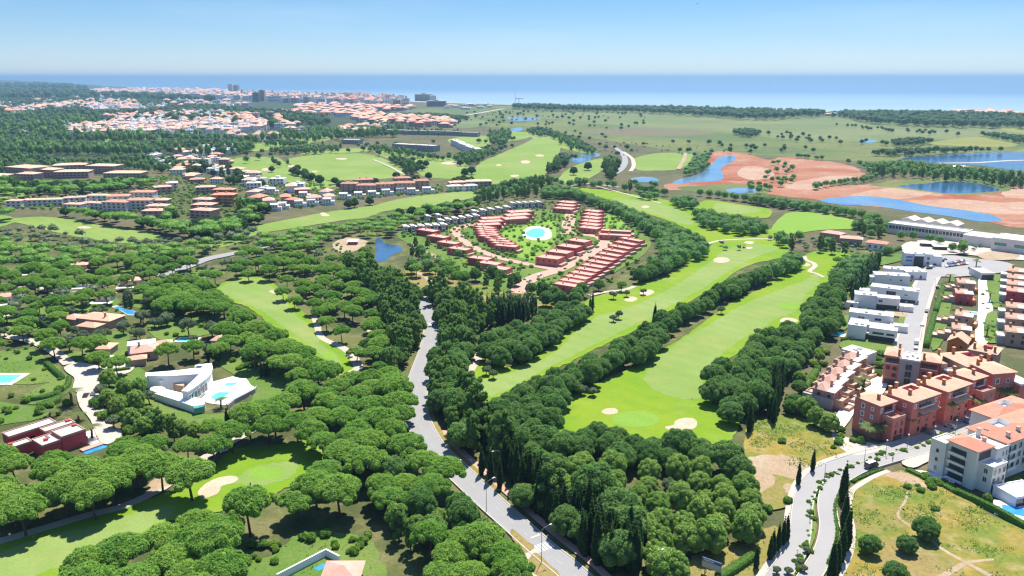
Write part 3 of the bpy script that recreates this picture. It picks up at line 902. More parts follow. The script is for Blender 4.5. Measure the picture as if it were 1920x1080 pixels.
for p in ([(1575, 645), (1600, 637), (1672, 645), (1662, 662), (1600, 655), (1578, 655)], [(1576, 600), (1592, 592), (1590, 615), (1574, 622)], [(1590, 545), (1608, 532), (1640, 538), (1600, 560)],
          [(1700, 545), (1712, 540), (1705, 575), (1692, 580)], [(1690, 585), (1700, 585), (1690, 620), (1680, 625)], [(1634, 488), (1680, 478), (1695, 480), (1690, 490), (1640, 500)]):
    sheet('garden_grass', p, LAWN, 3)
sheet('dry_plot', [(1662, 582), (1700, 586), (1697, 596), (1664, 592)], 'bare_dirt', 3)

sheet('driveway', [(1716, 885), (1745, 889), (1785, 901), (1786, 911), (1752, 909), (1730, 896)], 'paving_white', 3)
# estate roads of red brick
strip('brick_road', [(850, 440), (862, 428), (884, 422), (898, 416)], [9, 12, 9], 'brick_paving', 6)
strip('brick_road', [(853, 438), (872, 455), (898, 470), (930, 483), (975, 494), (1020, 503), (1044, 508)], 7, 'brick_paving', 6)
strip('brick_road', [(966, 552), (985, 532), (1012, 518), (1045, 508), (1080, 491), (1116, 474), (1134, 460), (1128, 447), (1112, 440)], 10.5, 'brick_paving', 6)
Z_BRICK = LAYER[0]
strip('brick_road', [(1063, 440), (1066, 418), (1071, 402)], 11, 'brick_paving', 6)
strip('brick_road', [(1055, 438), (1090, 441), (1122, 446)], 6, 'brick_paving', 6)
# access roads west of the main road
strip('lane', [(300, 520), (350, 502), (385, 488), (430, 478), (470, 470), (500, 463)], [6, 9, 11, 9, 8], 'asphalt', 6)
strip('lane', [(0, 545), (60, 540), (120, 552), (200, 535), (250, 520), (300, 515)], 5, 'path_gravel', 6)
strip('lane', [(0, 595), (40, 590), (90, 600)], 6, 'path_gravel', 6)
sheet('turning_circle', [(122, 690), (150, 682), (200, 690), (250, 682), (245, 700), (205, 710), (195, 725), (170, 740), (138, 735), (140, 712), (125, 700)], 'paving', 4)
strip('lane', [(0, 630), (60, 642), (100, 660), (130, 685)], 5, 'path_gravel', 6)
sheet('driveway', [(146, 735), (180, 730), (205, 795), (228, 810), (225, 826), (190, 835), (170, 790), (150, 765)], 'paving', 3)
strip('distant_road', [(1150, 275), (1168, 290), (1172, 304), (1165, 318), (1150, 328)], 9, 'asphalt', 6)
strip('distant_road', [(1168, 285), (1185, 298), (1188, 312), (1182, 322)], 6, 'path_gravel', 6)
strip('distant_track', [(1286, 287), (1282, 300), (1272, 318)], 6, 'bare_dirt', 6)
strip('distant_road', [(870, 217), (900, 212), (945, 204)], 16, 'path_gravel', 6)
strip('distant_road', [(1070, 350), (1100, 345), (1160, 352)], 5, 'path_gravel', 6)
strip('distant_track', [(700, 300), (735, 315), (760, 330), (772, 336)], 4, 'path_gravel', 6)

# headland at the far left: a low ridge
hx = MB()
hp = smooth([(-700, 150.8), (-200, 151.8), (0, 154), (90, 156), (150, 158), (192, 162), (120, 164), (0, 163), (-400, 160)], 4)
hq = GN(hp)
cxy = hq.mean(0)
ring = []
for s_, z_ in ((1, 0.2), (.85, 40), (.6, 70), (.3, 90)):
    ring.append([(cxy[0] + (a - cxy[0]) * s_, cxy[1] + (b - cxy[1]) * s_, z_) for a, b in hq])
n_ = len(hq)
vs = [v for r in ring for v in r] + [(cxy[0], cxy[1], 95)]
fs = [(i * n_ + k, i * n_ + (k + 1) % n_, (i + 1) * n_ + (k + 1) % n_, (i + 1) * n_ + k) for i in range(3) for k in range(n_)] + [(3 * n_ + k, 3 * n_ + (k + 1) % n_, 4 * n_) for k in range(n_)]
hx.add(vs, fs)
structure(hx.build('headland_hill', 'far_scrub'))
# ------------------------------------------------------------------ trees
def ico(sub=1):
    t = (1 + 5 ** .5) / 2
    v = [(-1, t, 0), (1, t, 0), (-1, -t, 0), (1, -t, 0), (0, -1, t), (0, 1, t), (0, -1, -t), (0, 1, -t), (t, 0, -1), (t, 0, 1), (-t, 0, -1), (-t, 0, 1)]
    f = [(0, 11, 5), (0, 5, 1), (0, 1, 7), (0, 7, 10), (0, 10, 11), (1, 5, 9), (5, 11, 4), (11, 10, 2), (10, 7, 6), (7, 1, 8), (3, 9, 4), (3, 4, 2), (3, 2, 6), (3, 6, 8), (3, 8, 9), (4, 9, 5), (2, 4, 11), (6, 2, 10), (8, 6, 7), (9, 8, 1)]
    v = [np.array(x) / np.linalg.norm(x) for x in v]
    for _ in range(sub):
        nf, cache = [], {}
        def mid(a, b):
            k = (min(a, b), max(a, b))
            if k not in cache:
                m = v[a] + v[b]
                v.append(m / np.linalg.norm(m))
                cache[k] = len(v) - 1
            return cache[k]
        for a, b, c in f:
            x, y, z = mid(a, b), mid(b, c), mid(c, a)
            nf += [(a, x, z), (b, y, x), (c, z, y), (x, y, z)]
        f = nf
    return np.array(v), np.array(f)
ICO0, ICO1 = ico(0), ico(1)

def lobes_for(kind, rng):
    """the clumps a crown is made of: centres and radii, metres"""
    c, r = [], []
    if kind == 'pine':                       # flat-topped umbrella
        n = 36
        ph = rng.uniform(0, 6.28, 3)
        for i in range(n):
            a = i * 2.39996 + rng.uniform(-.2, .2)
            lump = 1 + .09 * math.sin(2 * a + ph[0]) + .07 * math.sin(3 * a + ph[1]) + .05 * math.sin(5 * a + ph[2])
            rho = 6.0 * .85 * lump * math.sqrt((i + .4) / n) * rng.uniform(.95, 1.05)
            z = 9.3 - 2.5 * (rho / 6) ** 2 + rng.uniform(-.25, .25)
            c.append((rho * math.cos(a), rho * math.sin(a), z)); r.append(rng.uniform(1.05, 1.5) * (1.12 - .28 * rho / 6))
        c.append((0, 0, 7.9)); r.append(1.7)
    elif kind in ('dark', 'shade_dark'):           # full dome reaching low
        n = 34
        for i in range(n):
            u = (i + .5) / n
            el = math.asin(1 - 1.12 * u)
            a = i * 2.39996 + rng.uniform(-.3, .3)
            c.append((3.5 * math.cos(el) * math.cos(a) * rng.uniform(.9, 1.15), 3.5 * math.cos(el) * math.sin(a) * rng.uniform(.9, 1.15), 4.6 + 3.5 * math.sin(el) + rng.uniform(-.4, .4)))
            r.append(rng.uniform(1.05, 1.55))
        c.append((0, 0, 4.8)); r.append(3.1)
    elif kind == 'round':
        n = 30
        for i in range(n):
            u = (i + .5) / n
            el = math.asin(1 - 1.6 * u)
            a = i * 2.39996 + rng.uniform(-.3, .3)
            c.append((2.7 * math.cos(el) * math.cos(a), 2.7 * math.cos(el) * math.sin(a), 4.2 + 3.0 * math.sin(el) + rng.uniform(-.3, .3)))
            r.append(rng.uniform(.8, 1.2))
        c.append((0, 0, 4.1)); r.append(2.5)
    elif kind == 'tall':                     # loose upright crown of uneven limbs
        for i in range(20):
            z = 3.0 + 11.0 * (i + rng.uniform(0, .6)) / 20
            w = 2.6 * (1 - ((z - 7.5) / 9.0) ** 2) * rng.uniform(.45, 1.05)
            a = i * 2.39996 + rng.uniform(-.6, .6)
            c.append((w * math.cos(a), w * math.sin(a), z)); r.append(rng.uniform(.8, 1.5) * (1.15 - .04 * z))
    elif kind == 'cypress':
        for i in range(12):
            z = .7 + 9.9 * i / 11
            w = 1.05 * (1 - (i / 11.4) ** 2.2) * (.7 + .3 * min(1, i / 2.0))
            c.append((rng.uniform(-.1, .1), rng.uniform(-.1, .1), z)); r.append(max(.16, w * rng.uniform(.92, 1.06)))
    elif kind == 'olive':
        for i in range(12):
            a = i * 2.39996; rho = 1.75 * math.sqrt((i + .4) / 12)
            c.append((rho * math.cos(a), rho * math.sin(a), 3.6 - .35 * rho + rng.uniform(-.5, .4))); r.append(rng.uniform(.6, 1.0))
    elif kind == 'shrub':
        for i in range(7):
            a = i * 2.39996; rho = .62 * math.sqrt((i + .3) / 7)
            c.append((rho * math.cos(a), rho * math.sin(a), .75 - .25 * rho + rng.uniform(-.15, .2))); r.append(rng.uniform(.38, .58))
    return np.array(c), np.array(r)

TUFT = {'pine': .50, 'dark': .46, 'shade_dark': .46, 'round': .38, 'tall': .52, 'cypress': .30, 'olive': .34, 'shrub': .22}

def crown_arrays(kind, seed, n_tuft, k_size=1.0, blades=3, core=1, core_scale=.86, one_core=False):
    rng = np.random.default_rng(seed)
    c, r = lobes_for(kind, rng)
    A = r ** 2
    V, T = [], []
    o = 0
    base = ICO1 if core == 1 else ICO0
    if core is not None and one_core:
        m_ = (c * r[:, None]).sum(0) / r.sum()
        ext = (np.abs(c - m_) + r[:, None] * .8).max(0)
        v = base[0] * ext * core_scale * (1 + rng.normal(0, .09, (len(base[0]), 1))) + m_
        V.append(v); T.append(base[1]); o += len(v)
    elif core is not None:
        for ci, ri in zip(c, r):
            v = base[0] * (ri * core_scale) * (1 + rng.normal(0, .07, (len(base[0]), 1))) + ci
            V.append(v); T.append(base[1] + o); o += len(v)
    # leaf sprays on the outside of the clumps
    m = int(n_tuft * 2.2)
    idx = rng.choice(len(c), m, p=A / A.sum())
    nrm = rng.normal(0, 1, (m, 3)); nrm /= np.linalg.norm(nrm, axis=1)[:, None]
    P = c[idx] + nrm * r[idx][:, None]
    dist = np.linalg.norm(P[:, None, :] - c[None], axis=2) - r[None] * .93
    dist[np.arange(m), idx] = 1
    keep = np.where(dist.min(1) > 0)[0][:n_tuft]
    P, nrm = P[keep], nrm[keep]
    n = len(P)
    s = TUFT[kind] * k_size * rng.uniform(.7, 1.35, (n, 1))
    up = np.array([0, 0, 1.0])
    for b in range(blades):
        tg = rng.normal(0, 1, (n, 3)); tg -= nrm * (tg * nrm).sum(1)[:, None]
        tg /= np.linalg.norm(tg, axis=1)[:, None] + 1e-9
        d = tg * .85 + nrm * rng.uniform(.15, .75, (n, 1)) + up * .15; d /= np.linalg.norm(d, axis=1)[:, None]
        side = np.cross(d, nrm + up * .35 + rng.normal(0, .33, (n, 3))); side /= np.linalg.norm(side, axis=1)[:, None] + 1e-9
        p0 = P - nrm * s * .25 - d * s * .4
        v = np.stack([p0 - side * s * .42, p0 + side * s * .42, p0 + d * s * 1.5], 1).reshape(-1, 3)
        V.append(v); T.append(np.arange(n * 3).reshape(-1, 3) + o); o += n * 3
    return np.concatenate(V), np.concatenate(T)

def trunk_mesh(kind, seed):
    rng = random.Random(seed)
    mb = MB()
    if kind == 'pine':
        bx, by = rng.uniform(-.5, .5), rng.uniform(-.5, .5)
        mb.tube([(0, 0, -.5), (0, 0, .3), (bx * .5, by * .5, 3.5), (bx, by, 6.3)], [.42, .34, .27, .22], 7)
        for i in range(5):
            a = i * 1.26 + rng.uniform(-.3, .3); L = rng.uniform(2.2, 3.6)
            mb.tube([(bx * .9, by * .9, 5.4 + .15 * i), (bx + L * .5 * math.cos(a), by + L * .5 * math.sin(a), 6.8), (bx + L * math.cos(a), by + L * math.sin(a), 8.3)], [.15, .11, .05], 5)
    elif kind in ('dark', 'shade_dark', 'round', 'tall'):
        h = {'dark': 6, 'shade_dark': 6, 'round': 5.5, 'tall': 12}[kind]
        mb.tube([(0, 0, -.5), (.05, 0, h * .4), (rng.uniform(-.3, .3), rng.uniform(-.3, .3), h)], [.32, .24, .08], 6)
        for i in range(4):
            a = i * 1.57 + rng.uniform(-.4, .4); z = h * (.35 + .12 * i); L = 1.8
            mb.tube([(0, 0, z), (L * math.cos(a), L * math.sin(a), z + 1.2)], [.1, .04], 5)
    elif kind == 'cypress':
        mb.tube([(0, 0, -.4), (0, 0, 1.2), (0, 0, 8)], [.16, .13, .04], 6)
    elif kind == 'olive':
        mb.tube([(0, 0, -.3), (.1, 0, 1.0), (0, .1, 1.8)], [.22, .18, .14], 6)
        for i in range(4):
            a = i * 1.57 + rng.uniform(-.4, .4)
            mb.tube([(0, .1, 1.6), (.6 * math.cos(a), .6 * math.sin(a), 2.5), (1.2 * math.cos(a), 1.2 * math.sin(a), 3.4)], [.11, .07, .03], 5)
    elif kind == 'shrub':
        for i in range(3):
            a = i * 2.1
            mb.tube([(0, 0, -.1), (.25 * math.cos(a), .25 * math.sin(a), .7)], [.04, .02], 4)
    return mb.mesh(kind + '_trunk', 'bark')

NVAR = 7
HI_N = {'pine': 2800, 'dark': 2800, 'shade_dark': 2800, 'round': 2300, 'tall': 1700, 'cypress': 1000, 'olive': 650, 'shrub': 320}
MID_N = {'pine': 300, 'dark': 300, 'shade_dark': 300, 'round': 280, 'tall': 260, 'cypress': 120, 'olive': 120, 'shrub': 50}
LOW_N = {'pine': 60, 'dark': 60, 'shade_dark': 60, 'round': 60, 'tall': 55, 'cypress': 30, 'olive': 30, 'shrub': 16}
RAD = {'pine': 6.0, 'dark': 5.0, 'shade_dark': 5.0, 'round': 3.9, 'tall': 3.4, 'cypress': 1.1, 'olive': 2.5, 'shrub': 1.0}
ZC = {'pine': 8.0, 'dark': 6.0, 'shade_dark': 6.0, 'round': 5.0, 'tall': 8.5, 'cypress': 5.0, 'olive': 3.0, 'shrub': .5}
HI = {}
def hi_meshes(kind):
    if kind not in HI:
        HI[kind] = []
        for v in range(NVAR):
            V, T = crown_arrays(kind, 100 + v, HI_N[kind])
            HI[kind].append((np_mesh(kind + '_crown', V, T, kind + '_leaves'), trunk_mesh(kind, v)))
    return HI[kind]

TREES = []          # kind, x, y, radius
EXCL = []           # polygons in metres where nothing grows
ROADS = []          # (points, clearance)

SOFT = []          # open ground in front of houses: bushes only

def keep_clear(pts, clear, smooth_n=5, world=False):
    p = np.asarray(pts, float) if world else GN(smooth(pts, smooth_n, False))
    ROADS.append((p, clear))

def clear_px(*polys):
    for p in polys:
        EXCL.append(GN(p))

def allowed(P, rad, roads=True, low=False):
    ok = np.ones(len(P), bool)
    for e in (EXCL if low else EXCL + SOFT):
        lo, hi = e.min(0), e.max(0)
        m = ok & (P[:, 0] > lo[0]) & (P[:, 0] < hi[0]) & (P[:, 1] > lo[1]) & (P[:, 1] < hi[1])
        if m.any():
            i = np.where(m)[0]
            ok[i[inside(P[i], e)]] = False
    if roads:
        for pts, cl in ROADS:
            lo, hi = pts.min(0) - cl - 8, pts.max(0) + cl + 8
            m = ok & (P[:, 0] > lo[0]) & (P[:, 0] < hi[0]) & (P[:, 1] > lo[1]) & (P[:, 1] < hi[1])
            i = np.where(m)[0]
            if len(i):
                a, b = pts[:-1], pts[1:]
                ab = b - a
                L2 = (ab ** 2).sum(1) + 1e-9
                t = np.clip((((P[i][:, None] - a[None]) * ab[None]).sum(2)) / L2[None], 0, 1)
                d = np.linalg.norm(P[i][:, None] - (a[None] + t[..., None] * ab[None]), axis=2).min(1)
                ok[i[d < cl + rad[i] * .25]] = False
    return ok

GRID = {}
def _near(x, y, dist):
    c = 8.0
    k = int(dist / c) + 1
    ix, iy = int(x // c), int(y // c)
    for i in range(ix - k, ix + k + 1):
        for j in range(iy - k, iy + k + 1):
            for (a, b, r) in GRID.get((i, j), ()):
                if (a - x) ** 2 + (b - y) ** 2 < (dist * .5 + r * .5) ** 2:
                    return True
    return False
def _mark(x, y, dist):
    GRID.setdefault((int(x // 8.0), int(y // 8.0)), []).append((x, y, dist))

def plant(kind, x, y, r, gap=None):
    TREES.append((kind, x, y, r))
    _mark(x, y, gap if gap is not None else r * 1.3)

def at(kind, r, *pts, canopy=False, tint=None):
    """single trees seen in the photo; the spot is the foot of the trunk (or the middle of the crown)"""
    for px, py in pts:
        x, y = G(px, py, ZC[kind] * r / RAD[kind] if canopy else 0)
        plant(kind, x, y, r * RNG.uniform(.92, 1.08))

ZTOP = {'pine': 10.9, 'dark': 9.6, 'shade_dark': 9.6, 'round': 8.4, 'tall': 14.2, 'cypress': 10.9, 'olive': 4.6, 'shrub': 1.3}
ZLOW = {'pine': 6.8, 'dark': 2.2, 'shade_dark': 2.2, 'round': 1.8, 'tall': 3.5, 'cypress': 1.0, 'olive': 2.4, 'shrub': .2}

def pix(x, y, z):
    yy = y * CP - (z - H) * SP
    up = y * SP + (z - H) * CP
    return np.stack([960 + FPX * x / yy, 540 - FPX * up / yy], 1)

def grove(kinds, spacing, rmin, rmax, pts, dens=1.0, n=3, canopy=True, tries=9):
    """trees spread through an area whose canopy outline is traced from the photo: crown top, sides and foot of the crown all stay within it"""
    kinds = [kinds] if isinstance(kinds, str) else kinds
    sp = smooth(pts, n)
    k0 = kinds[0]
    rm = (rmin + rmax) / 2
    g0 = GN(sp, 0.0)
    g1 = GN(sp, ZTOP[k0] * rm / RAD[k0]) if canopy else g0
    both = np.concatenate([g0, g1])
    lo, hi = both.min(0), both.max(0)
    area = (hi - lo).prod()
    m = int(min(area / spacing ** 2 * tries, 140000))
    P = RNG.uniform(lo, hi, (m, 2))
    rad = RNG.uniform(rmin, rmax, m)
    kk = RNG.integers(0, len(kinds), m)
    far = sp[:, 1].mean() < 262
    if canopy and far:
        ok = inside(pix(P[:, 0], P[:, 1], ZTOP[k0] * rad / RAD[k0] * .5), sp)
    elif canopy:
        f = rad / RAD[k0]
        zt = np.array([ZTOP[k] for k in kinds])[kk] * f
        zl = np.array([ZLOW[k] for k in kinds])[kk] * f
        zm = (zt * .55 + zl * .45)
        half = rad * .3
        ok = inside(pix(P[:, 0], P[:, 1], zt * .84), sp)
        for dx in (-1, 1):
            i = np.where(ok)[0]
            ok[i[~inside(pix(P[i, 0] + dx * half[i], P[i, 1], zm[i]), sp)]] = False
        i = np.where(ok)[0]
        ok[i[~inside(pix(P[i, 0], P[i, 1] - half[i], zl[i] * .7), sp)]] = False
    else:
        ok = inside(P, g0)
    P, rad, kk = P[ok], rad[ok], kk[ok]
    ok = allowed(P, rad, True, k0 == 'shrub')
    P, rad, kk = P[ok], rad[ok], kk[ok]
    for (x, y), r, ki in zip(P, rad, kk):
        kd = kinds[ki]
        g = spacing * r / rm
        if kd == 'cypress':
            g *= .45
        if _near(x, y, g):
            continue
        _mark(x, y, g)
        if dens < 1 and RNG.random() > dens:
            continue
        if kd != k0:
            r = r * RAD[kd] / RAD[k0]
        TREES.append((kd, x, y, r))

keep_clear(MAIN, 3.9)
keep_clear(DL, 6); keep_clear(DR, 6); keep_clear(STREET, 8)
for p in ([(300, 520), (350, 502), (385, 488), (430, 478), (470, 470), (500, 463)],):
    keep_clear(p, 4)
for p in ([(853, 438), (872, 455), (898, 470), (930, 483), (975, 494), (1020, 503), (1044, 508)], [(966, 552), (985, 532), (1012, 518), (1045, 508), (1080, 491), (1116, 474), (1134, 460), (1128, 447)],
          [(588, 595), (600, 630), (640, 652), (672, 690)], [(160, 970), (230, 952), (300, 920), (340, 890), (400, 850), (445, 825), (480, 805)], [(868, 735), (870, 715), (885, 690), (897, 672), (900, 660)],
          [(1105, 555), (1140, 548), (1170, 545), (1190, 538)]):
    keep_clear(p, 2.5)
# ------------------------------------------------------------------ building kit
_wm = {}

def win_mesh(w, h, style='plain', frame='white_render', glass='window_glass'):
    """a window seen from outside (-y): frame standing proud, glass set back in it"""
    k = (round(w, 2), round(h, 2), style, frame, glass)
    if k in _wm:
        return _wm[k]
    mb = MB()
    if style == 'arch':
        n = 7
        top = [(w / 2 * math.cos(math.pi * i / n), h / 2 - w / 2 + w / 2 * math.sin(math.pi * i / n)) for i in range(n + 1)]
        out = [(w / 2, -h / 2)] + top + [(-w / 2, -h / 2)]
        m = len(out)
        mb.add([(x, -.025, z) for x, z in out], [tuple(range(m))[::-1]])
        mb.cur = 1
        o2 = [(x * 1.16, z * 1.06) for x, z in out]
        mb.add([(x, -.08, z) for x, z in out] + [(x, -.08, z) for x, z in o2] + [(x, .0, z) for x, z in o2] + [(x, -.025, z) for x, z in out],
               [f for i in range(m) for f in ((i, m + i, m + (i + 1) % m, (i + 1) % m), (m + i, 2 * m + i, 2 * m + (i + 1) % m, m + (i + 1) % m), (3 * m + i, i, (i + 1) % m, 3 * m + (i + 1) % m))])
    else:
        mb.add([(-w / 2, -.03, -h / 2), (w / 2, -.03, -h / 2), (w / 2, -.03, h / 2), (-w / 2, -.03, h / 2)], [(0, 1, 2, 3)])
        mb.cur = 1
        t = .13 if style == 'plain' else .28
        mb.box(-w / 2 - t, -.09, -h / 2 - t, w / 2 + t, -.001, -h / 2)
        mb.box(-w / 2 - t, -.09, h / 2, w / 2 + t, -.001, h / 2 + t)
        mb.box(-w / 2 - t, -.09, -h / 2, -w / 2, -.001, h / 2)
        mb.box(w / 2, -.09, -h / 2, w / 2 + t, -.001, h / 2)
        if style != 'slit':
            mb.box(-.04, -.06, -h / 2, .04, -.03, h / 2)
    _wm[k] = mb.mesh('window', [glass, frame])
    return _wm[k]

def frame_of(A, B, z=0.0):
    """origin, heading and width of a front edge whose ends are seen at A and B (z metres up)"""
    a, b = np.array(G(*A, z)), np.array(G(*B, z))
    d = b - a
    return a, math.atan2(d[1], d[0]), float(np.hypot(*d))

def local_poly(o, ang, pts):
    c, s = math.cos(ang), math.sin(ang)
    return np.array([(o[0] + x * c - y * s, o[1] + x * s + y * c) for x, y in pts])

class Bld:
    """one building: an Empty at its front left foot; x runs along the front, y away from it"""
    def __init__(self, name, label, cat, A, B, z=0.0, group=None, base=.12):
        self.o, self.ang, self.w = frame_of(A, B, z)
        self.root = thing(name, label, cat, (self.o[0], self.o[1], base), self.ang, group)
    def clear(self, x0, y0, x1, y1, m=1.5):
        EXCL.append(local_poly(self.o, self.ang, [(x0 - m, y0 - m), (x1 + m, y0 - m), (x1 + m, y1 + m), (x0 - m, y1 + m)]))
        return self
    def box(self, part, mat, x0, y0, z0, x1, y1, z1, parent=None):
        return MB().box(x0, y0, z0, x1, y1, z1).build(part, mat, parent or self.root)
    def block(self, mat, x0, y0, x1, y1, h, z0=-.6, part='wall'):
        self.clear(x0, y0, x1, y1)
        return self.box(part, mat, x0, y0, z0, x1, y1, h)
    def flat(self, x0, y0, x1, y1, z, mat='pale_roof', rim='white_render', t=.3, up=.45):
        """flat roof with a parapet round it"""
        r = self.box('roof', mat, x0 + t, y0 + t, z + .002, x1 - t, y1 - t, z + .12)
        mb = MB()
        e = .04
        mb.box(x0 - e, y0 - e, z - .25, x1 + e, y0 + t, z + up).box(x0 - e, y1 - t, z - .25, x1 + e, y1 + e, z + up)
        mb.box(x0 - e, y0 + t, z - .25, x0 + t, y1 - t, z + up).box(x1 - t, y0 + t, z - .25, x1 + e, y1 - t, z + up)
        mb.build('parapet', rim, self.root)
        return r
    def hip(self, x0, y0, x1, y1, z, h, mat='terracotta_tile', over=.6):
        return MB().hip(x0, y0, x1, y1, z, h, over).build('roof', mat, self.root)
    def gable(self, x0, y0, x1, y1, z, h, mat='terracotta_tile', axis='x', over=.4, wall=None):
        if wall:
            if axis == 'x':
                m = (y0 + y1) / 2
                vs = [(x, a, b) for x in (x0, x1) for a, b in ((y0, z), (y1, z), (m, z + h * .97))]
            else:
                m = (x0 + x1) / 2
                vs = [(a, y, b) for y in (y0, y1) for a, b in ((x0, z), (x1, z), (m, z + h * .97))]
            MB().add(vs, [(0, 1, 2), (3, 5, 4), (0, 2, 5, 3), (1, 4, 5, 2)]).build('gable_wall', wall, self.root)
        return MB().gable(x0, y0, x1, y1, z, h, over, .18, axis).build('roof', mat, self.root)
    def win(self, face, u, z, w=1.1, h=1.3, style='plain', x0=0, y0=0, x1=None, y1=0, frame='white_render', glass='window_glass', name='window'):
        """face f/l/r/b of the box x0,y0,x1,y1; u along the face"""
        x1 = self.w if x1 is None else x1
        m = win_mesh(w, h, style, frame, glass)
        if face == 'f':
            p, a = (x0 + u, y0, z), 0
        elif face == 'l':
            p, a = (x0, y1 - u, z), -math.pi / 2
        elif face == 'r':
            p, a = (x1, y0 + u, z), math.pi / 2
        else:
            p, a = (x1 - u, y1, z), math.pi
        return put(name, m, self.root, p, a)
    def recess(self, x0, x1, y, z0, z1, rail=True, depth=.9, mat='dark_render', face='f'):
        """an opening whose shade is painted on: flat dark loggia, slab and railing standing out of the wall"""
        b = self.box('balcony', mat, x0, y - .05, z0, x1, y + .02, z1)  # flat dark panel stands in for the shaded opening
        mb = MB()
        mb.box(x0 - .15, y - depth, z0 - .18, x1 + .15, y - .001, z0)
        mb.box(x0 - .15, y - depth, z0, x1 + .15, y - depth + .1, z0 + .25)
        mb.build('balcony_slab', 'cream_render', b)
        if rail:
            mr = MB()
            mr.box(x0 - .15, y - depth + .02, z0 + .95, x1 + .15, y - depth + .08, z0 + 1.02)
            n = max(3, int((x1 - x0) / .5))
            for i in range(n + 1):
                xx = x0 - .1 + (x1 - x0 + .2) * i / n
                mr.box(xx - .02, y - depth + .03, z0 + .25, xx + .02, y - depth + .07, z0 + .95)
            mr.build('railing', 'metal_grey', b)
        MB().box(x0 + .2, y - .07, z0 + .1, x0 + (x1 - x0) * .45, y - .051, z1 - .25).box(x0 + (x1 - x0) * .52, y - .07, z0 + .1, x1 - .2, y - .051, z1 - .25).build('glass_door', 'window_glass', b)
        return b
    def chimney(self, x, y, z0, z1, s=.45, mat='orange_render'):
        c = self.box('chimney', mat, x - s, y - s, z0, x + s, y + s, z1)
        MB().box(x - s - .15, y - s - .15, z1 + .002, x + s + .15, y + s + .15, z1 + .18).build('chimney_cap', 'terracotta_tile', c)
        return c
    def wellroof(self, x0, y0, x1, y1, z, rise, wx0, wy0, wx1, wy1, mat='terracotta_tile', wellmat='crimson_render', over=.7):
        """low tiled roof sloping up to a sunken patio in its middle"""
        a = [(x0 - over, y0 - over), (x1 + over, y0 - over), (x1 + over, y1 + over), (x0 - over, y1 + over)]
        b = [(wx0, wy0), (wx1, wy0), (wx1, wy1), (wx0, wy1)]
        vs = [(x, y, z - .2) for x, y in a] + [(x, y, z) for x, y in a] + [(x, y, z + rise) for x, y in b]
        fs = [(3, 2, 1, 0)] + [(i, (i + 1) % 4, 4 + (i + 1) % 4, 4 + i) for i in range(4)] + [(4 + i, 4 + (i + 1) % 4, 8 + (i + 1) % 4, 8 + i) for i in range(4)]
        r = MB().add(vs, fs).build('roof', mat, self.root)
        e = .004
        vs = [(x, y, z + rise + .06) for x, y in b] + [(x, y, z + rise - 1.6) for x, y in b]
        MB().add(vs, [(4 + i, i, (i + 1) % 4, 4 + (i + 1) % 4)[::-1] for i in range(4)]).build('patio_wall', wellmat, r)
        self.box('patio_floor', 'white_roof', wx0 + .01, wy0 + .01, z + rise - 1.7, wx1 - .01, wy1 - .01, z + rise - 1.62, r)
        return r
    def canopy(self, x0, x1, y, z, d=1.6, mat='terracotta_tile'):
        return MB().add([(x0, y, z + .7), (x1, y, z + .7), (x1, y - d, z), (x0, y - d, z), (x0, y, z + .5), (x1, y, z + .5), (x1, y - d, z - .15), (x0, y - d, z - .15)],
                        [(3, 2, 1, 0), (4, 5, 6, 7), (3, 7, 6, 2), (0, 4, 7, 3), (2, 6, 5, 1)]).build('canopy', mat, self.root)

# ------------------------------------------------------------------ red apartment row by the lower street
def red_block(label, A, B, depth, h, chim, pavilion=None):
    b = Bld('apartment_block', label, 'apartment block', A, B, h, 'red apartment blocks of the lower street')
    w = b.w
    b.block('red_render', 0, 0, w, depth, h - .2)
    if w > 12:
        b.wellroof(0, 0, w, depth, h, 1.5, w * .30, depth * .42, w * .68, depth * .76)
    else:
        b.hip(0, 0, w, depth, h - .2, 1.5)
    for cx, cy in chim:
        b.chimney(cx * w, cy * depth, h + .2, h + 2.6)
    x0, x1 = w * .26, w * .78
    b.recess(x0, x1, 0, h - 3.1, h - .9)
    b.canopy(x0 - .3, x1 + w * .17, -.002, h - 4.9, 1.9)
    b.box('loggia_shade', 'dark_render', x0, -.06, h - 6.9, x1, .02, h - 5.0)  # flat dark panel stands in for the shaded opening under the canopy
    n = 2 if w > 9 else 1
    for zz in (h - 8.6, h - 11.6):
        for i in range(n + 1):
            b.win('f', w * (.34 + .3 * i), zz, 1.3, 1.9, 'arch', frame='red_render')
    for u in (w * .12, w * .90):
        b.win('f', u, h - 2.2, .7, 1.3, 'thick')
    for k, zz in enumerate((h - 2.4, h - 5.4, h - 8.6)):
        b.win('l', depth * .35, zz, .9, 1.5, 'thick', y1=depth)
        if k < 2:
            b.win('l', depth * .72, zz, .7, .9, 'thick', y1=depth)
    b.box('door', 'dark_render', w * .45, -.09, 0, w * .60, -.001, 2.3)
    if pavilion:
        px0, px1, py0, ph = pavilion
        b.block('red_render', px0, py0, px1, -.002, ph, part='bay_wall')
        mb = MB()
        mb.box(px0 - .06, py0 - .06, ph, px1 + .06, py0 + .25, ph + .9).box(px0 - .06, py0 + .25, ph, px0 + .25, -.12, ph + .9).box(px1 - .25, py0 + .25, ph, px1 + .06, -.12, ph + .9)
        mb.build('terrace_parapet', 'tan_render', b.root)
        for zz in (ph - 1.9, ph - 4.9):
            for u in (.3, .72):
                b.win('f', (px1 - px0) * u, zz, 1.25, 1.9, 'arch', x0=px0, y0=py0, x1=px1, frame='red_render')
            b.win('l', 1.6, zz, .8, 1.6, 'plain', x0=px0, y1=0, frame='red_render')
        b.box('bay_door', 'dark_render', px0 + 1., py0 - .07, 0, px1 - 1., py0 - .001, 2.4)
    return b

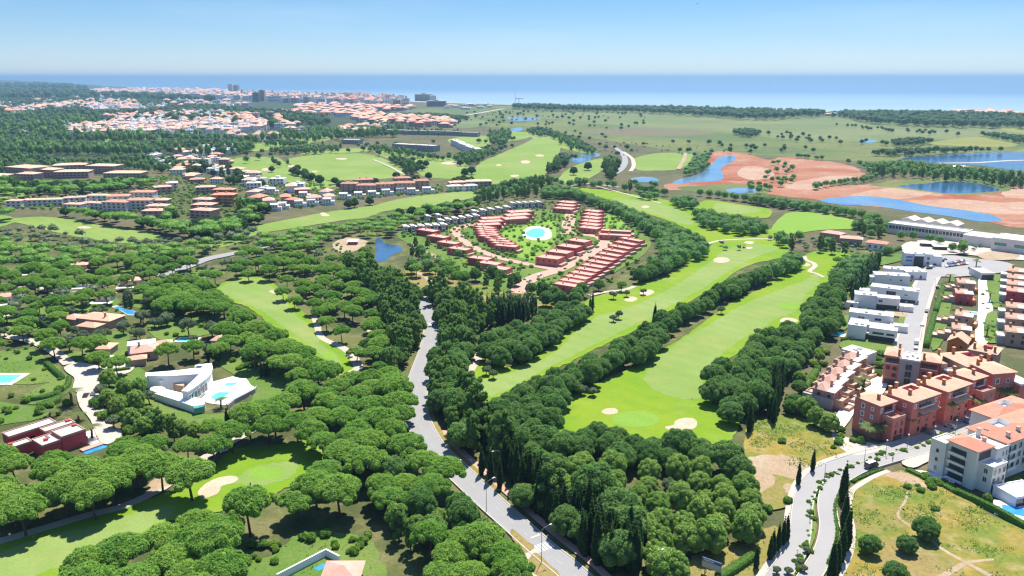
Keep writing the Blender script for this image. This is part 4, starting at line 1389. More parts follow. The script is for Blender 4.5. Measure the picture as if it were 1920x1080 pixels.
red_block('red apartment block with a corner terrace, nearest the palm hedge', (1651, 761), (1680, 752), 10.3, 13, ((.35, .3), (.1, .95)), (1.5, 8.6, -4.5, 8.6))
red_block('red apartment block with a roof patio beside the corner terrace block', (1712, 754), (1761, 737.5), 10.4, 14, ((.22, .35), (.95, .75), (.35, 1.0), (.02, .9)))
red_block('red apartment block with a roof patio in the middle of its row', (1777, 734), (1820, 719), 10.4, 14, ((.22, .35), (.95, .72), (.35, 1.0), (.02, .9)))
red_block('narrow red apartment block without a roof patio, between two palms', (1825, 712.5), (1851, 705), 9, 13.5, ((.45, .3), (.05, .9)), (-.5, 7.5, -4.6, 9.4))

b = Bld('apartment_block', 'large red apartment block with grey terrace, highest up the row', 'apartment block', (1862, 701), (1905, 697.5), 14, 'red apartment blocks of the lower street')
w = b.w
b.block('red_render', 0, 0, w, 11.4, 13.8)
b.hip(0, 0, w, 11.4, 13.8, 1.6)
b.block('tan_render', -1.5, 11.5, w + 1, 27, 12.6, part='rear_wall')
b.wellroof(-1.5, 11.5, w + 1, 27, 12.9, 1.7, w * .35, 17, w * .8, 22)
b.block('grey_render', -7, 9, -.01, 18, 9.6, part='terrace_wall')
b.flat(-7, 9, -.01, 18, 9.6, 'pale_roof', 'cream_render')
b.block('tan_render', -8.2, 18.01, -5, 24, 12, part='stair_tower')
b.block('red_render', w + .01, -3, w + 6, 9, 9.6, part='side_wall')
b.flat(w + .01, -3, w + 6, 9, 9.6, 'white_roof', 'white_render')
for c in ((.12, 9.4), (.55, 13), (.95, 13.5), (.2, 24)):
    b.chimney(w * c[0], c[1], 13.6, 16.4)
b.win('f', w * .25, 10.6, 1.3, 1.8, 'thick')
for zz in (10.6, 7.4, 4.2):
    b.win('f', w * .7, zz, 1.1, 1.6, 'plain')
    b.win('f', 3, zz - 2, 1.1, 1.6, 'arch', x0=w, y0=-3, x1=w + 6, frame='cream_render')
    b.win('l', 5, zz, 1., 1.4, 'thick', y1=11.4)

# apartment house behind the court, two red wings either side of a pale centre
b = Bld('apartment_house', 'red apartment house with tall pale centre behind the palm court', 'apartment house', (1660, 665), (1762, 681), 13)
w = b.w
wl, wr = w * .28, w * .66
b.block('red_render', 0, 0, wl, 11, 12.8)
b.block('grey_render', wl + .01, -1.2, wr, 9, 12.4, part='stair_wall')
b.block('red_render', wr + .01, 0, w, 11, 12.8, part='wing_wall')
b.hip(0, 0, wl, 11, 12.8, 1.4); b.hip(wr + .3, 0, w, 11, 12.8, 1.4)
b.flat(wl + .01, -1.2, wr, 9, 12.4, 'white_roof', 'cream_render')
for c in ((wl - .6, 1.5), (wr + 1.0, 1.5), (wl * .8, 10), (w * .95, 10)):
    b.chimney(c[0], c[1], 13, 15.6)
for zz in (7.5, 4.6):
    for u in (wl * .28, wl * .72):
        b.win('f', u, zz, 1.6, 1.7, 'arch' if u > wl / 2 else 'plain', frame='red_render')
    for u in (.25, .7):
        b.win('f', (w - wr) * u, zz, 1.7, 1.7, 'arch' if u < .5 else 'plain', x0=wr, frame='red_render')
b.recess(wl * .1, wl * .95, 0, 9.6, 11.9, depth=.6)
b.recess(wr + (w - wr) * .05, w - .5, 0, 9.6, 11.9, depth=.6)
b.box('loggia_shade', 'dark_render', wl * .08, -.06, 0, wl * .92, .01, 2.6)  # ground floor opening: its shade painted as a flat dark panel
for zz in (3.2, 6.3, 9.4):
    b.win('f', (wr - wl) * .48, zz, 2.3, 2.4, 'plain', x0=wl, y0=-1.2, frame='grey_render')
mbx = MB()
for i in range(4):
    mbx.box(wl + 2 + i * 1.9, 2 + (i % 2) * 2, 12.55, wl + 3 + i * 1.9, 3 + (i % 2) * 2, 13.2)
o_ = mbx.build('roof_vents', 'metal_grey', b.root); o_['kind'] = 'stuff'

# cream apartment building at the right edge
b = Bld('apartment_building', 'cream apartment building with red tiled hip roofs and white tower', 'apartment building', (1833, 848), (1860, 838), 13)
b.block('cream_render', 0, 0, 8, 9.4, 13)
b.hip(0, 0, 8, 9.4, 13, 1.7, 'red_tile')
b.block('cream_render', -.8, 9.41, 7, 14.5, 11.5, part='side_wall')
b.flat(-.8, 9.41, 7, 14.5, 11.5, 'pale_roof', 'cream_render')
b.block('cream_render', 2.2, -4.2, 9.6, -.002, 8.8, part='bay_wall')
mb = MB(); mb.box(2.1, -4.3, 8.8, 9.7, -4.1, 9.2).box(2.1, -4.1, 8.8, 2.3, -.1, 9.2).box(9.5, -4.1, 8.8, 9.7, -.1, 9.2); mb.build('terrace_parapet', 'white_render', b.root)
mb = MB()
for i in range(14):
    mb.box(2.15 + i * .57, -4.25, 9.2, 2.2 + i * .57, -4.2, 10)
mb.box(2.1, -4.26, 10, 9.7, -4.19, 10.06); mb.build('railing', 'metal_grey', b.root)
b.box('loggia_shade', 'dark_render', 1.2, -.05, 9.5, 7.4, .02, 12.2)  # top floor shade painted as a dark panel flush with the wall
for zz in (6.9, 4.1):
    for u in (1.3, 3.7, 6.2):
        b.win('f', u, zz, 1.25, 1.7, 'arch' if u == 3.7 else 'plain', x0=2.2, y0=-4.2, x1=9.6, frame='cream_render')
    b.win('l', 2.2, zz, 1.1, 1.5, 'plain', x0=2.2, y1=0, frame='cream_render')
for u in (1.6, 5.2):
    b.win('f', u, 1.6, 2.2, 2.5, 'plain', x0=2.2, y0=-4.2, x1=9.6, frame='cream_render')
for zz in (9.6, 6.6, 3.8, 1.0):                                   # long balconies on the shaded side
    bb = b.box('balcony', 'dark_render', -.05, 3.2, zz, .02, 8.2, zz + 1.9)  # flat dark panel stands in for the shaded opening
    MB().box(-1.1, 3.0, zz - .2, -.002, 8.4, zz + .0).box(-1.1, 3.0, zz, -1.0, 8.4, zz + .55).build('balcony_slab', 'white_render', bb)
    MB().box(-1.08, 3.0, zz + .56, -1.03, 8.4, zz + 1.0).build('glass_rail', 'window_glass', bb)
for zz in (8.5, 5.5, 2.5):
    b.win('l', 2.5, zz, 1., 1.4, 'arch', x0=-.8, y1=14.5, frame='cream_render')
b.block('white_render', 8.01, -1.5, 14.6, 9, 12.2, part='tower_wall')
b.flat(8.01, -1.5, 14.6, 9, 12.2, 'pale_roof', 'cream_render')
for zz in (10.2, 7.2, 4.2, 1.4):
    b.win('f', 3.6, zz, .7, 1.5, 'plain', x0=8.01, y0=-1.5, x1=14.6)
    b.win('f', 5.4, zz, .8, 1.7, 'plain', x0=8.01, y0=-1.5, x1=14.6)
b.block('cream_render', 14.61, -.6, 46, 12, 12.6, part='wing_wall')
b.wellroof(14.61, -.6, 46, 12, 12.9, 1.8, 20, 5, 27, 9.5, 'red_tile', 'white_render')
b.block('cream_render', 31, 12.7, 56, 21, 12.2, part='rear_wall')
b.wellroof(31, 12.7, 56, 21, 12.5, 1.6, 40, 15, 46, 18.5, 'red_tile', 'white_render')
for c in ((7.4, 2.6), (12.6, 7.5), (18, 1.2), (25, 2)):
    b.chimney(c[0], c[1], 12.2, 15.0, .5, 'cream_render')
for i in range(2):
    b.box('skylight', 'window_glass', 16.4 + i * 2.1, 6.5, 13.0, 17.8 + i * 2.1, 8.2, 13.75)
for zz in (10.2, 7.2, 4.2):
    for i in range(9):
        b.win('f', 2 + i * 3.1, zz, 1.6, 2.0, 'arch' if i % 3 == 1 else 'plain', x0=14.61, y0=-.6, x1=46, frame='white_render')
        if i % 3 == 0 and i < 8:
            mb = MB().box(14.61 + 1 + i * 3.1, -1.7, zz - 1.25, 14.61 + 5.4 + i * 3.1, -.61, zz - 1.1).box(14.61 + 1 + i * 3.1, -1.7, zz - 1.1, 14.61 + 5.4 + i * 3.1, -1.62, zz - .2)
            mb.build('balcony', 'white_render', b.root)

# tan terraced villas stepping down beside the palm court
base0, base1 = (1507, 738), (1560, 655)
for i in range(5):
    t = i / 4.6
    A = (1524 + 12.6 * i, 727 - 14.5 * i)
    B = (1550 + 12.0 * i, 734 - 14.5 * i)
    lab = ['lowest tan terraced villa with grey end wall beside the palm court', 'second tan terraced villa up from the grey end wall', 'middle tan terraced villa of the stepped row', 'fourth tan terraced villa up from the grey end wall', 'topmost tan terraced villa beside the flat white roof'][i]
    b = Bld('terraced_villa', lab, 'villa', A, B, 6.5, 'tan terraced villas beside the palm court')
    w = max(b.w, 8.5)
    b.block('tan_render', 0, 0, w, 7.6, 6.3)
    b.hip(0, 0, w * .62, 7.6, 6.3, 2.0, 'pink_tile', .4)
    MB().add([(w * .62 + .4, -.3, 6.4), (w + .4, -.3, 6.4), (w + .4, 7.4, 7.2), (w * .62 + .4, 7.4, 7.2), (w * .62 + .4, -.3, 6.6), (w + .4, -.3, 6.6), (w + .4, 7.4, 7.4), (w * .62 + .4, 7.4, 7.4)],
             [(3, 2, 1, 0), (4, 5, 6, 7), (0, 1, 5, 4), (1, 2, 6, 5), (2, 3, 7, 6), (3, 0, 4, 7)]).build('side_roof', 'pale_roof', b.root)
    b.block('tan_render', -3.2, 1, -.01, 6, 3.4, part='porch_wall')
    b.flat(-3.2, 1, -.01, 6, 3.4, 'terracotta_tile', 'tan_render', up=.7)
    b.block('tan_render', w + .01, .3, w + 3.4, 6.6, 3.2, part='annex_wall')
    b.flat(w + .01, .3, w + 3.4, 6.6, 3.2, 'terracotta_tile', 'tan_render', up=.8)
    b.block('tan_render', w + 3.42, .6, w + 6.2, 5.4, 1.2, part='patio_wall')
    b.flat(w + 3.42, .6, w + 6.2, 5.4, 1.2, 'terracotta_tile', 'tan_render', up=.5)
    b.chimney(w * .6, 5.5, 6.4, 9.2, .4, 'tan_render'); b.chimney(.8, 1.2, 6.4, 8.6, .35, 'tan_render')
    b.win('f', w * .3, 4.6, 1.3, 1.4, 'plain', frame='tan_render'); b.win('f', w * .78, 4.6, 1.3, 1.4, 'plain', frame='tan_render')
    b.win('f', w * .3, 1.7, 1.8, 2.0, 'plain', frame='tan_render')
    for u in (2., 5.):
        b.win('r', u, 4.9, .9, 1.2, 'plain', x1=w, frame='tan_render')
    b.win('r', 3., 1.9, 1.6, 1.8, 'arch', x1=w + 3.4, frame='tan_render')
    if i == 0:
        b.block('grey_render', -3.3, -1.4, w + .2, -.02, 4.0, part='end_wall')
b = Bld('flat_house', 'flat white roofed house above the tan terraced villas', 'house', (1578, 655), (1624, 668), 5)
b.block('cream_render', 0, 0, b.w, 9, 4.8); b.flat(0, 0, b.w, 9, 4.8, 'white_roof', 'white_render')
b.win('f', b.w * .35, 2.4, 1.6, 1.8); b.win('f', b.w * .7, 2.4, 1.6, 1.8); b.box('roof_hatch', 'metal_grey', b.w * .3, 3, 4.93, b.w * .45, 5, 5.4); b.box('roof_hatch', 'metal_grey', b.w * .35, 6, 4.93, b.w * .5, 7.5, 5.4)

# white modern villas on the upper street
def white_villa(label, A, B, h, parts, wins=(), pool=None, roofbits=2):
    b = Bld('modern_villa', label, 'villa', A, B, h, 'white modern villas on the upper street')
    for (mat, x0, y0, x1, y1, z0, z1) in parts:
        b.block(mat, x0, y0, x1, y1, z1, z0)
        if z1 > 2.5:
            b.flat(x0, y0, x1, y1, z1, 'white_roof', 'white_render')
    for wdef in wins:
        b.win(*wdef[0], **wdef[1])
    if pool:
        x0, y0, x1, y1 = pool
        b.clear(x0, y0, x1, y1)
        d = b.box('pool_deck', 'paving_white', x0 - 1, y0 - 1, -.3, x1 + 1, y1 + 1, .25)
        b.box('pool', 'pool_water', x0, y0, .1, x1, y1, .26, d)
    x0, y0, x1, y1 = parts[0][1:5]
    for i in range(roofbits):
        xx = x0 + (x1 - x0) * (.35 + .3 * i)
        b.box('roof_unit', 'metal_grey', xx, y0 + 2.2, parts[0][6] + .13, xx + 1.6, y0 + 3.6, parts[0][6] + .8)
    return b
WV = 'white_render'
white_villa('white modern villa with turquoise pool at its left, lowest on the street', (1590, 609.5), (1627, 614.5), 7, [(WV, 0, 0, 8.2, 12.5, -.6, 7), (WV, 9.6, .5, 22, 6.5, 3.2, 6.6), ('dark_render', 8.25, 2.5, 21, 9, -.6, 3.15), (WV, 8.25, 6.6, 20, 12, 3.2, 6.2)],
            [(('f', 4.2, 4.6, 4.5, .5, 'slit'), dict(x0=9.6, y0=.5, x1=22, frame='dark_render')), (('f', 9.6, 4.6, 3.0, .5, 'slit'), dict(x0=9.6, y0=.5, x1=22, frame='dark_render'))], (-6.5, 2, -2, 8))
white_villa('white modern villa with long pale roof, second up the street', (1592, 586), (1661, 594), 6.5, [(WV, 0, 0, 21, 8.5, -.6, 6.5), (WV, 20, -5, 28, 0, -.6, 3.4)], [(('f', 6, 4.4, 3., 1.2), {}), (('f', 14, 4.4, 3., 1.2), {}), (('f', 14, 1.6, 4., 2.), {})])
white_villa('white modern villa with corner carport, third up the street', (1603, 553), (1677, 559.5), 7, [(WV, 0, 0, 11.5, 9, -.6, 7), (WV, 11.55, -1, 23, 6, 3, 6.6), ('dark_render', 11.6, .5, 22, 6, -.6, 2.95), (WV, -5, -4, 2, -.02, -.6, 3), (WV, 23.05, -2.5, 30, 4, -.6, 3.1)],
            [(('f', 1.8, 5, 1.8, 1.4), dict(x0=11.55, y0=-1, x1=23)), (('f', -2.2, 1.6, 1.6, 1.6), dict(x0=1, y0=-4))])
white_villa('white modern villa with a row of slit windows', (1632, 538), (1703, 546.5), 7.2, [(WV, 0, 0, 25, 9, -.6, 7.2), (WV, -6, 1, -.02, 7, -.6, 4), ('dark_render', 15, -.4, 24, -.01, -.6, 2.6)],
            [(('f', 9.2 + i * 1.0, 4.4, .35, 2.6, 'slit'), dict(frame='dark_render')) for i in range(5)] + [(('f', 19, 4.8, 1.6, .7), {})], None, 3)
white_villa('white modern villa with a single small window, fifth up the street', (1641, 516), (1696, 519), 6.5, [(WV, 0, 0, 20, 9, -.6, 6.5), (WV, -4, 1, -.02, 7, -.6, 4.5), ('timber', -13, -3, -6, 1, -.6, 2.8)], [(('f', 9, 4, .8, .8), {}), (('f', 15, 4, 1.2, 1.), {})])
white_villa('small white modern villa behind the fifth one', (1656.5, 504), (1684, 506.5), 6, [(WV, 0, 0, 12, 8, -.6, 6)], [(('f', 3, 3.8, 1.4, 1.2), {}), (('f', 8, 3.8, 1.4, 1.2), {})])
white_villa('low white villa with broad pale roof by the car park', (1699, 511), (1731, 511.5), 5, [(WV, 0, 0, 13, 15, -.6, 5)], [(('f', 4, 2, 1.8, 2.2), {}), (('f', 9.4, 2, 1.4, 2.2), {})])
white_villa('white cube house with dark purple middle by the hotel drive', (1697, 476), (1741, 478), 8, [(WV, 0, 0, 18, 9, -.6, 8), ('dark_render', 6.2, -1.2, 11.8, -.02, -.6, 7), (WV, 18.02, 1, 24, 8, -.6, 6.6)],
            [(('f', 3, z, 4.2, 1.2, 'slit'), dict(frame='white_render', glass='pool_water_blue')) for z in (5.8, 3.4)] + [(('f', 15, 5.4, 1.6, 1.6), {}), (('f', 15, 2.2, 1.6, 1.6), {})])

# terracotta houses either side of the promenade
def patio_house(label, A, B, h, wallmat, depth=9.0, front='plain', terr=True):
    b = Bld('patio_house', label, 'house', A, B, h, 'terracotta patio houses along the promenade')
    w = max(b.w, 8.0)
    b.block(wallmat, 0, 0, w, depth, h)
    if front == 'gable':
        b.gable(0, 0, w, depth, h, 2.8, 'terracotta_tile', 'y', .5, wallmat)
    else:
        b.gable(0, 1.6, w * .72, depth, h, 1.7, 'terracotta_tile', 'x', .35, wallmat)
        MB().add([(w * .45, -.4, h + .02), (w + .4, -.4, h + .02), (w + .4, 3.6, h + 1.0), (w * .45, 3.6, h + 1.0), (w * .45, -.4, h + .25), (w + .4, -.4, h + .25), (w + .4, 3.6, h + 1.25), (w * .45, 3.6, h + 1.25)],
                 [(3, 2, 1, 0), (4, 5, 6, 7), (0, 1, 5, 4), (1, 2, 6, 5), (2, 3, 7, 6), (3, 0, 4, 7)]).build('porch_roof', 'pale_roof', b.root)
    b.chimney(w * .2, depth * .6, h, h + 3.0, .4, 'orange_render')
    for u in (.3, .72):
        b.win('f', w * u, h - 1.9, 1.1, 1.3, 'plain', frame=wallmat)
        b.win('f', w * u, h - 4.7, 1.3, 1.9, 'arch', frame=wallmat)
    if terr:
        for k, hh in enumerate((3.2, 2.2, 1.2)):
            xa, xb = -3.0 * (k + 1), -3.0 * k - .02
            b.block('tan_render', xa, .4, xb, depth - .8, hh, part='terrace_wall')
            b.flat(xa, .4, xb, depth - .8, hh, 'terracotta_tile' if k % 2 else 'pale_roof', 'tan_render', .22, .7)
        b.win('l', 3, 2.4, .9, 1.2, 'plain', x0=-3.0, y1=depth - 1, frame='tan_render')
        b.block('orange_render', w + .02, .5, w + 2.2, depth - 1, 2.2, part='arcade_wall')
        b.flat(w + .02, .5, w + 2.2, depth - 1, 2.2, 'terracotta_tile', 'orange_render', .2, .5)
    return b
patio_house('orange gabled house at the lower end of the promenade', (1777, 640), (1812, 646), 5.2, 'orange_render', 10, 'gable', False)
for i, (A, B, h, m, lab) in enumerate((((1786, 617), (1821, 621), 6, 'tan_render', 'tan patio house just above the orange gabled house'), ((1790, 591), (1822, 596), 6, 'tan_render', 'tan patio house level with the turquoise strip pool'),
                                       ((1794, 551), (1825, 553), 6, 'crimson_render', 'crimson patio house with plain front above the strip pool'), ((1797, 531), (1829, 533), 6, 'tan_render', 'patio house with white roof terrace at the top of the promenade'))):
    patio_house(lab, A, B, h, m)
RN = ['topmost patio house of the right-hand column, beside the square house', 'second patio house down the right-hand column', 'third patio house down the right-hand column', 'crimson-walled patio house in the right-hand column',
      'patio house just below the crimson one in the right-hand column', 'sixth patio house down the right-hand column', 'lowest patio house of the right-hand column, lavender in the shade']
for i, (y, m) in enumerate(((508, 'tan_render'), (521, 'tan_render'), (533, 'tan_render'), (546, 'crimson_render'), (576, 'tan_render'), (597, 'tan_render'), (622, 'tan_render'))):
    xs = 1889 - .018 * (y - 500) * 1
    b = patio_house(RN[i], (xs, y), (xs + 46, y + 5), 7, m, 8.5, 'plain', False)
    b.block('grey_render', -3.2, .6, -.02, 7, 4.2, part='terrace_wall')
    b.flat(-3.2, .6, -.02, 7, 4.2, 'white_roof', 'white_render')
b = Bld('square_house', 'square beige roofed house with dark front by the car park', 'house', (1840, 513), (1865, 513.5), 4.5)
b.block('cream_render', 0, 0, b.w, 16, 4.4); b.flat(0, 0, b.w, 16, 4.4, 'pale_roof', 'cream_render')
b.box('garage_door', 'dark_render', .4, -.08, 0, b.w - .4, -.001, 3.6)
b = Bld('roof_house', 'tiled house with a red dormer row behind the large red block', 'house', (1817, 655), (1868, 665), 11)
b.block('tan_render', 0, 0, b.w, 11, 10.8); b.hip(0, 0, b.w, 11, 10.8, 1.6)
b.box('dormer', 'crimson_render', b.w * .45, 3, 11, b.w * .75, 6, 12.9)
for c in (.15, .55, .9):
    b.chimney(b.w * c, 2, 11, 13.6)
for u in (.25, .6, .85):
    b.win('f', b.w * u, 8.6, 1.1, 1.5, frame='tan_render')

# beige hotel in the upper right
b = Bld('hotel', 'beige hotel with long window wing and solar panels on its roof', 'hotel', (1665, 419), (1812, 437), 8)
w = b.w
b.block('cream_render', 0, 0, w, 16, 8); b.flat(0, 0, w, 16, 8, 'pale_roof', 'cream_render', .5, .7)
for i in range(22):
    b.win('f', 2.2 + i * (w - 4) / 21.5, 5.6, 1.9, 2.6, 'plain', frame='cream_render')
for i in range(4):
    x0 = 3 + i * 11.0
    b.block('cream_render', x0, 20, x0 + 10.5, 36, 9, part='hall_wall')
    b.gable(x0, 20, x0 + 10.5, 36, 9, 2.4, 'pale_roof', 'y', .5, 'cream_render')
b.block('cream_render', w + .02, -8, w + 22, 14, 7.4, part='link_wall'); b.flat(w + .02, -8, w + 22, 14, 7.4, 'white_roof', 'cream_render')
b.block('cream_render', w + 22.02, -16, w + 62, 8, 9.5, part='wing_wall'); b.flat(w + 22.02, -16, w + 62, 8, 9.5, 'pale_roof', 'cream_render')
for i in range(2):
    for j in range(5):
        mb = MB(); xx, yy = w + 25 + i * 17, -12 + j * 3.4
        mb.add([(xx, yy, 9.75), (xx + 15, yy, 9.75), (xx + 15, yy + 2.6, 10.5), (xx, yy + 2.6, 10.5), (xx, yy, 9.68), (xx + 15, yy, 9.68), (xx + 15, yy + 2.6, 10.43), (xx, yy + 2.6, 10.43)],
               [(0, 1, 2, 3), (7, 6, 5, 4), (0, 4, 5, 1), (1, 5, 6, 2), (2, 6, 7, 3), (3, 7, 4, 0)])
        mb.build('solar_panel', 'metal_grey', b.root)
for i in range(3):
    b.win('f', 6 + i * 13, 5.4, 8, 2.2, 'plain', x0=w + 22, y0=-16, x1=w + 62, frame='cream_render', glass='green_glass')
b.block('cream_render', w + 62.02, -6, w + 110, 22, 13, part='tower_wall'); b.flat(w + 62.02, -6, w + 110, 22, 13, 'pale_roof', 'cream_render')
for i in range(6):
    b.win('f', 4 + i * 7, 9, 3.4, 2.4, 'plain', x0=w + 62, y0=-6, x1=w + 110, frame='cream_render')
for (A, B, lab, hh) in (((1540, 436), (1575, 441), 'pink house with broad eaves, leftmost below the green meadow', 5.5), ((1576, 447), (1617, 450), 'pink tiled house in the middle below the green meadow', 5.5), ((1624, 455), (1661, 459), 'orange tiled house with white walls by the dark hedge', 5)):
    b = Bld('tiled_house', lab, 'house', A, B, hh, 'tiled houses below the green meadow')
    b.block('tan_render' if hh > 5 else 'white_render', 0, 0, b.w, 10, hh); b.hip(0, 0, b.w, 10, hh, 1.6, 'pink_tile' if hh > 5 else 'red_tile')
    for u in (.2, .5, .8):
        b.win('f', b.w * u, 2.6, 1.6, 2.0, frame='cream_render')
for i, (A, B) in enumerate((((1728, 456), (1752, 457)), ((1752, 462), (1778, 463)))):
    b = Bld('pavilion', ['white flat pavilion in the hotel garden, the left one', 'white flat pavilion in the hotel garden, the right one'][i], 'pavilion', A, B, 3, 'garden pavilions')
    b.block('dark_render', .4, .4, b.w - .4, 6, 2.7); b.box('roof', 'white_roof', -.3, -.3, 2.72, b.w + .3, 6.8, 3.05)

# ------------------------------------------------------------------ villas at the left
b = Bld('crimson_villa', 'crimson flat-roofed villa with pale roof terraces among pines', 'villa', (79, 836), (160, 809), 5)
w = b.w
CR = 'crimson_render'
b.block(CR, 0, 0, 6.2, 8.2, 4.6, part='wing_wall'); b.flat(0, 0, 6.2, 8.2, 4.6, 'pale_roof', 'tan_render')
b.block(CR, 6.22, -.4, w, 7.4, 5.6); b.flat(6.22, -.4, w, 7.4, 5.6, 'pale_roof', 'tan_render')
b.block(CR, 5.0, 9.5, w + 1, 14, 5.2, part='middle_wall'); b.flat(5.0, 9.5, w + 1, 14, 5.2, 'pale_roof', 'tan_render')
b.block(CR, -4.5, 15, w - 3, 20.5, 5.2, part='rear_wall'); b.flat(-4.5, 15, w - 3, 20.5, 5.2, 'pale_roof', 'tan_render')
b.block(CR, -6.5, 9, .5, 13, 3.6, part='side_wall'); b.flat(-6.5, 9, .5, 13, 3.6, 'pale_roof', 'tan_render')
b.box('awning', 'white_render', 5.5, 7.45, 4.2, 11.5, 9.45, 4.35)
b.box('roof_light', 'crimson_render', 2.2, 3.2, 4.73, 3.4, 4.4, 5.5); b.box('roof_light', 'metal_grey', 4.0, 4.6, 4.73, 4.6, 7.4, 5.1)
b.box('roof_light', 'crimson_render', w - 1.6, 5.2, 5.73, w - .5, 6.6, 6.4); b.box('roof_light', 'crimson_render', w - 1, 12, 5.33, w + .4, 13.2, 6.0); b.box('roof_light', 'crimson_render', -6, 11.4, 3.73, -4.8, 12.6, 4.4)
for u in (2.5, 4.5):
    b.win('f', u, 2, .9, 2.2, 'plain', x0=9.5, y0=-.4, frame=CR)
b.win('f', 4, 2.2, 3, 2.2, 'plain', x0=-2, y0=15, frame=CR)
b.clear(-8, -8, w + 12, 22)
d = b.box('terrace', 'paving_white', w + .3, -3, -.3, w + 9, 10, .3)
b.box('pool_surround', 'brick_paving', w - 4, -5.5, -.3, w + 3.4, -3.02, .6)
b.box('pool', 'pool_water_blue', w - 4, -8, -.2, w + 4, -5.55, .15)

# the curved white villa
vo = np.array(G(340, 735)); vroot = thing('curved_villa', 'white villa with a sweeping blade-shaped roof and turquoise pool', 'villa', (vo[0], vo[1], .1))
def vpoly(pts, z, n=1):
    p = GN(smooth(pts, n) if n > 1 else pts, z)
    return [(a - vo[0], b_ - vo[1]) for a, b_ in p]
blade = [(272, 700), (330, 695.5), (365, 691), (366, 685.5), (384, 683), (397, 681.5), (399, 690), (396, 700), (388, 709), (376, 718.5), (362, 729), (352, 735), (340, 734), (350, 725), (364, 712), (374, 702), (358, 703), (330, 705), (310, 706), (275, 705.5)]
bp = vpoly(blade, 6.6)
MB().slab(bp, 6.2, 6.75).build('roof', 'white_roof', vroot)
cx_, cy_ = np.mean(bp, 0)
inn = [(cx_ + (x - cx_) * .955, cy_ + (y - cy_) * .94) for x, y in bp]
MB().slab(inn, -.4, 6.19).build('wall', 'white_render', vroot)
# glazing along the sweeping side
e = vpoly([(388, 709), (376, 718.5), (362, 729), (352, 735)], 6.6)
for i in range(3):
    a_, b_ = np.array(e[i]), np.array(e[i + 1])
    dd_ = b_ - a_; L_ = np.linalg.norm(dd_); ang_ = math.atan2(dd_[1], dd_[0])
    for t in (.3, .74):
        c_ = a_ + dd_ * t
        nrm_ = np.array([dd_[1], -dd_[0]]) / L_
        s_ = 1 if nrm_[0] > 0 else -1
        put('window', win_mesh(L_ * .34, 3.2, 'plain', 'white_render'), vroot, (c_[0] + nrm_[0] * s_ * .12 - dd_[0] * 0, c_[1] + nrm_[1] * s_ * .12, 3.4), ang_ + (math.pi if s_ < 0 else 0) + math.pi)
tp = vpoly([(318, 704), (352, 704), (349, 716), (343, 724), (330, 722), (318, 716)], 3.4)
MB().slab(tp, -.4, 3.4).build('terrace', 'terracotta_tile', vroot)
dp = vpoly([(296 + 15 * math.cos(a), 730 + 5.5 * math.sin(a)) for a in np.linspace(0, 6.28, 17)[:-1]], 3.2)
MB().slab(dp, -.4, 3.2).build('round_terrace', 'white_roof', vroot)
fp_ = vpoly([(290, 738), (312, 730), (345, 738), (384, 751), (384, 758), (362, 762), (335, 752)], 3.0)
MB().slab(fp_, -.4, 3.0).build('front_wing', 'white_render', vroot)
gp = vpoly([(362, 762), (382, 758), (382, 762), (364, 766)], 3.0)
MB().slab(gp, -.4, 2.9).build('glass_box', 'green_glass', vroot)
bp2 = vpoly([(272, 703), (300, 702), (316, 704), (316, 712), (300, 714), (274, 708)], 5)
MB().slab(bp2, -.4, 5.0).build('entrance_block', 'white_render', vroot)
put('roof_terrace_light', win_mesh(2.2, 2.2, 'slit', 'metal_grey'), vroot, (*vpoly([(373, 688.5)], 6.8)[0], 6.80), 0).rotation_euler = (R(-90), 0, 0)
dk = vpoly([(392, 718), (436, 706), (462, 710), (470, 722), (480, 728), (470, 742), (420, 760), (392, 756), (366, 748), (358, 740)], .3)
MB().slab(dk, -.4, .3).build('pool_deck', 'paving_white', vroot)
pl = vpoly([(394, 745), (404, 739), (412, 735.5), (432, 736), (424, 742), (412, 750), (404, 750)], .3)
MB().slab(pl, .1, .34).build('pool', 'pool_water_green', vroot)
ww = vpoly([(424, 719), (446, 717), (440, 722), (420, 724)], .3)
MB().slab(ww, .1, .35).build('shallow_pool', 'pool_water', vroot)
rw = vpoly([(425, 766), (440, 754), (478, 735), (482, 731), (482, 733), (479, 738), (441, 758), (428, 769)], 0)
MB().slab(rw, -.4, 2.0).build('retaining_wall', 'grey_render', vroot)
EXCL.append(GN([(265, 695), (365, 680), (402, 678), (470, 702), (490, 730), (440, 770), (365, 775), (280, 745)]))

# villa with long blue pool; tiled villa; small houses
b = Bld('pale_villa', 'villa with pale tiled roofs beside the long blue pool', 'villa', (145, 596), (205, 602), 4.5)
w = b.w
b.block('tan_render', 0, 0, w, 11, 4.2); b.hip(0, 0, w, 11, 4.2, 1.8, 'terracotta_tile')
b.block('tan_render', -9, -1, -.02, 7, 3.6, part='wing_wall'); b.hip(-9, -1, -.6, 7, 3.6, 1.6, 'pink_tile')
b.block('tan_render', w * .4, -9, w * .95, -2.5, 3.4, part='front_wall'); b.hip(w * .4, -9, w * .95, -2.5, 3.4, 1.6, 'terracotta_tile')
b.box('terrace', 'grey_render', 0, -2.48, -.3, w * .9, -.02, .4)
for u in (.2, .5, .8):
    b.win('f', w * u, 2.2, 1.6, 1.8, frame='tan_render')
b.chimney(w * .75, 3, 5, 7.4, .4, 'tan_render')
lp = GN([(212, 577), (222, 575), (235, 581), (250, 584), (266, 590), (256, 592), (240, 591), (228, 584)])
lpc = lp.mean(0)
lr = thing('swimming_pool', 'long blue pool with pale rim beside the pale villa', 'pool', (lpc[0], lpc[1], .1), group='garden pools')
MB().slab([tuple(x) for x in (lp - lpc) * 1.12], -.3, .3).build('rim', 'paving_white', lr)
MB().slab([tuple(x) for x in (lp - lpc)], .1, .34).build('pool_surface', 'pool_water_blue', lr)
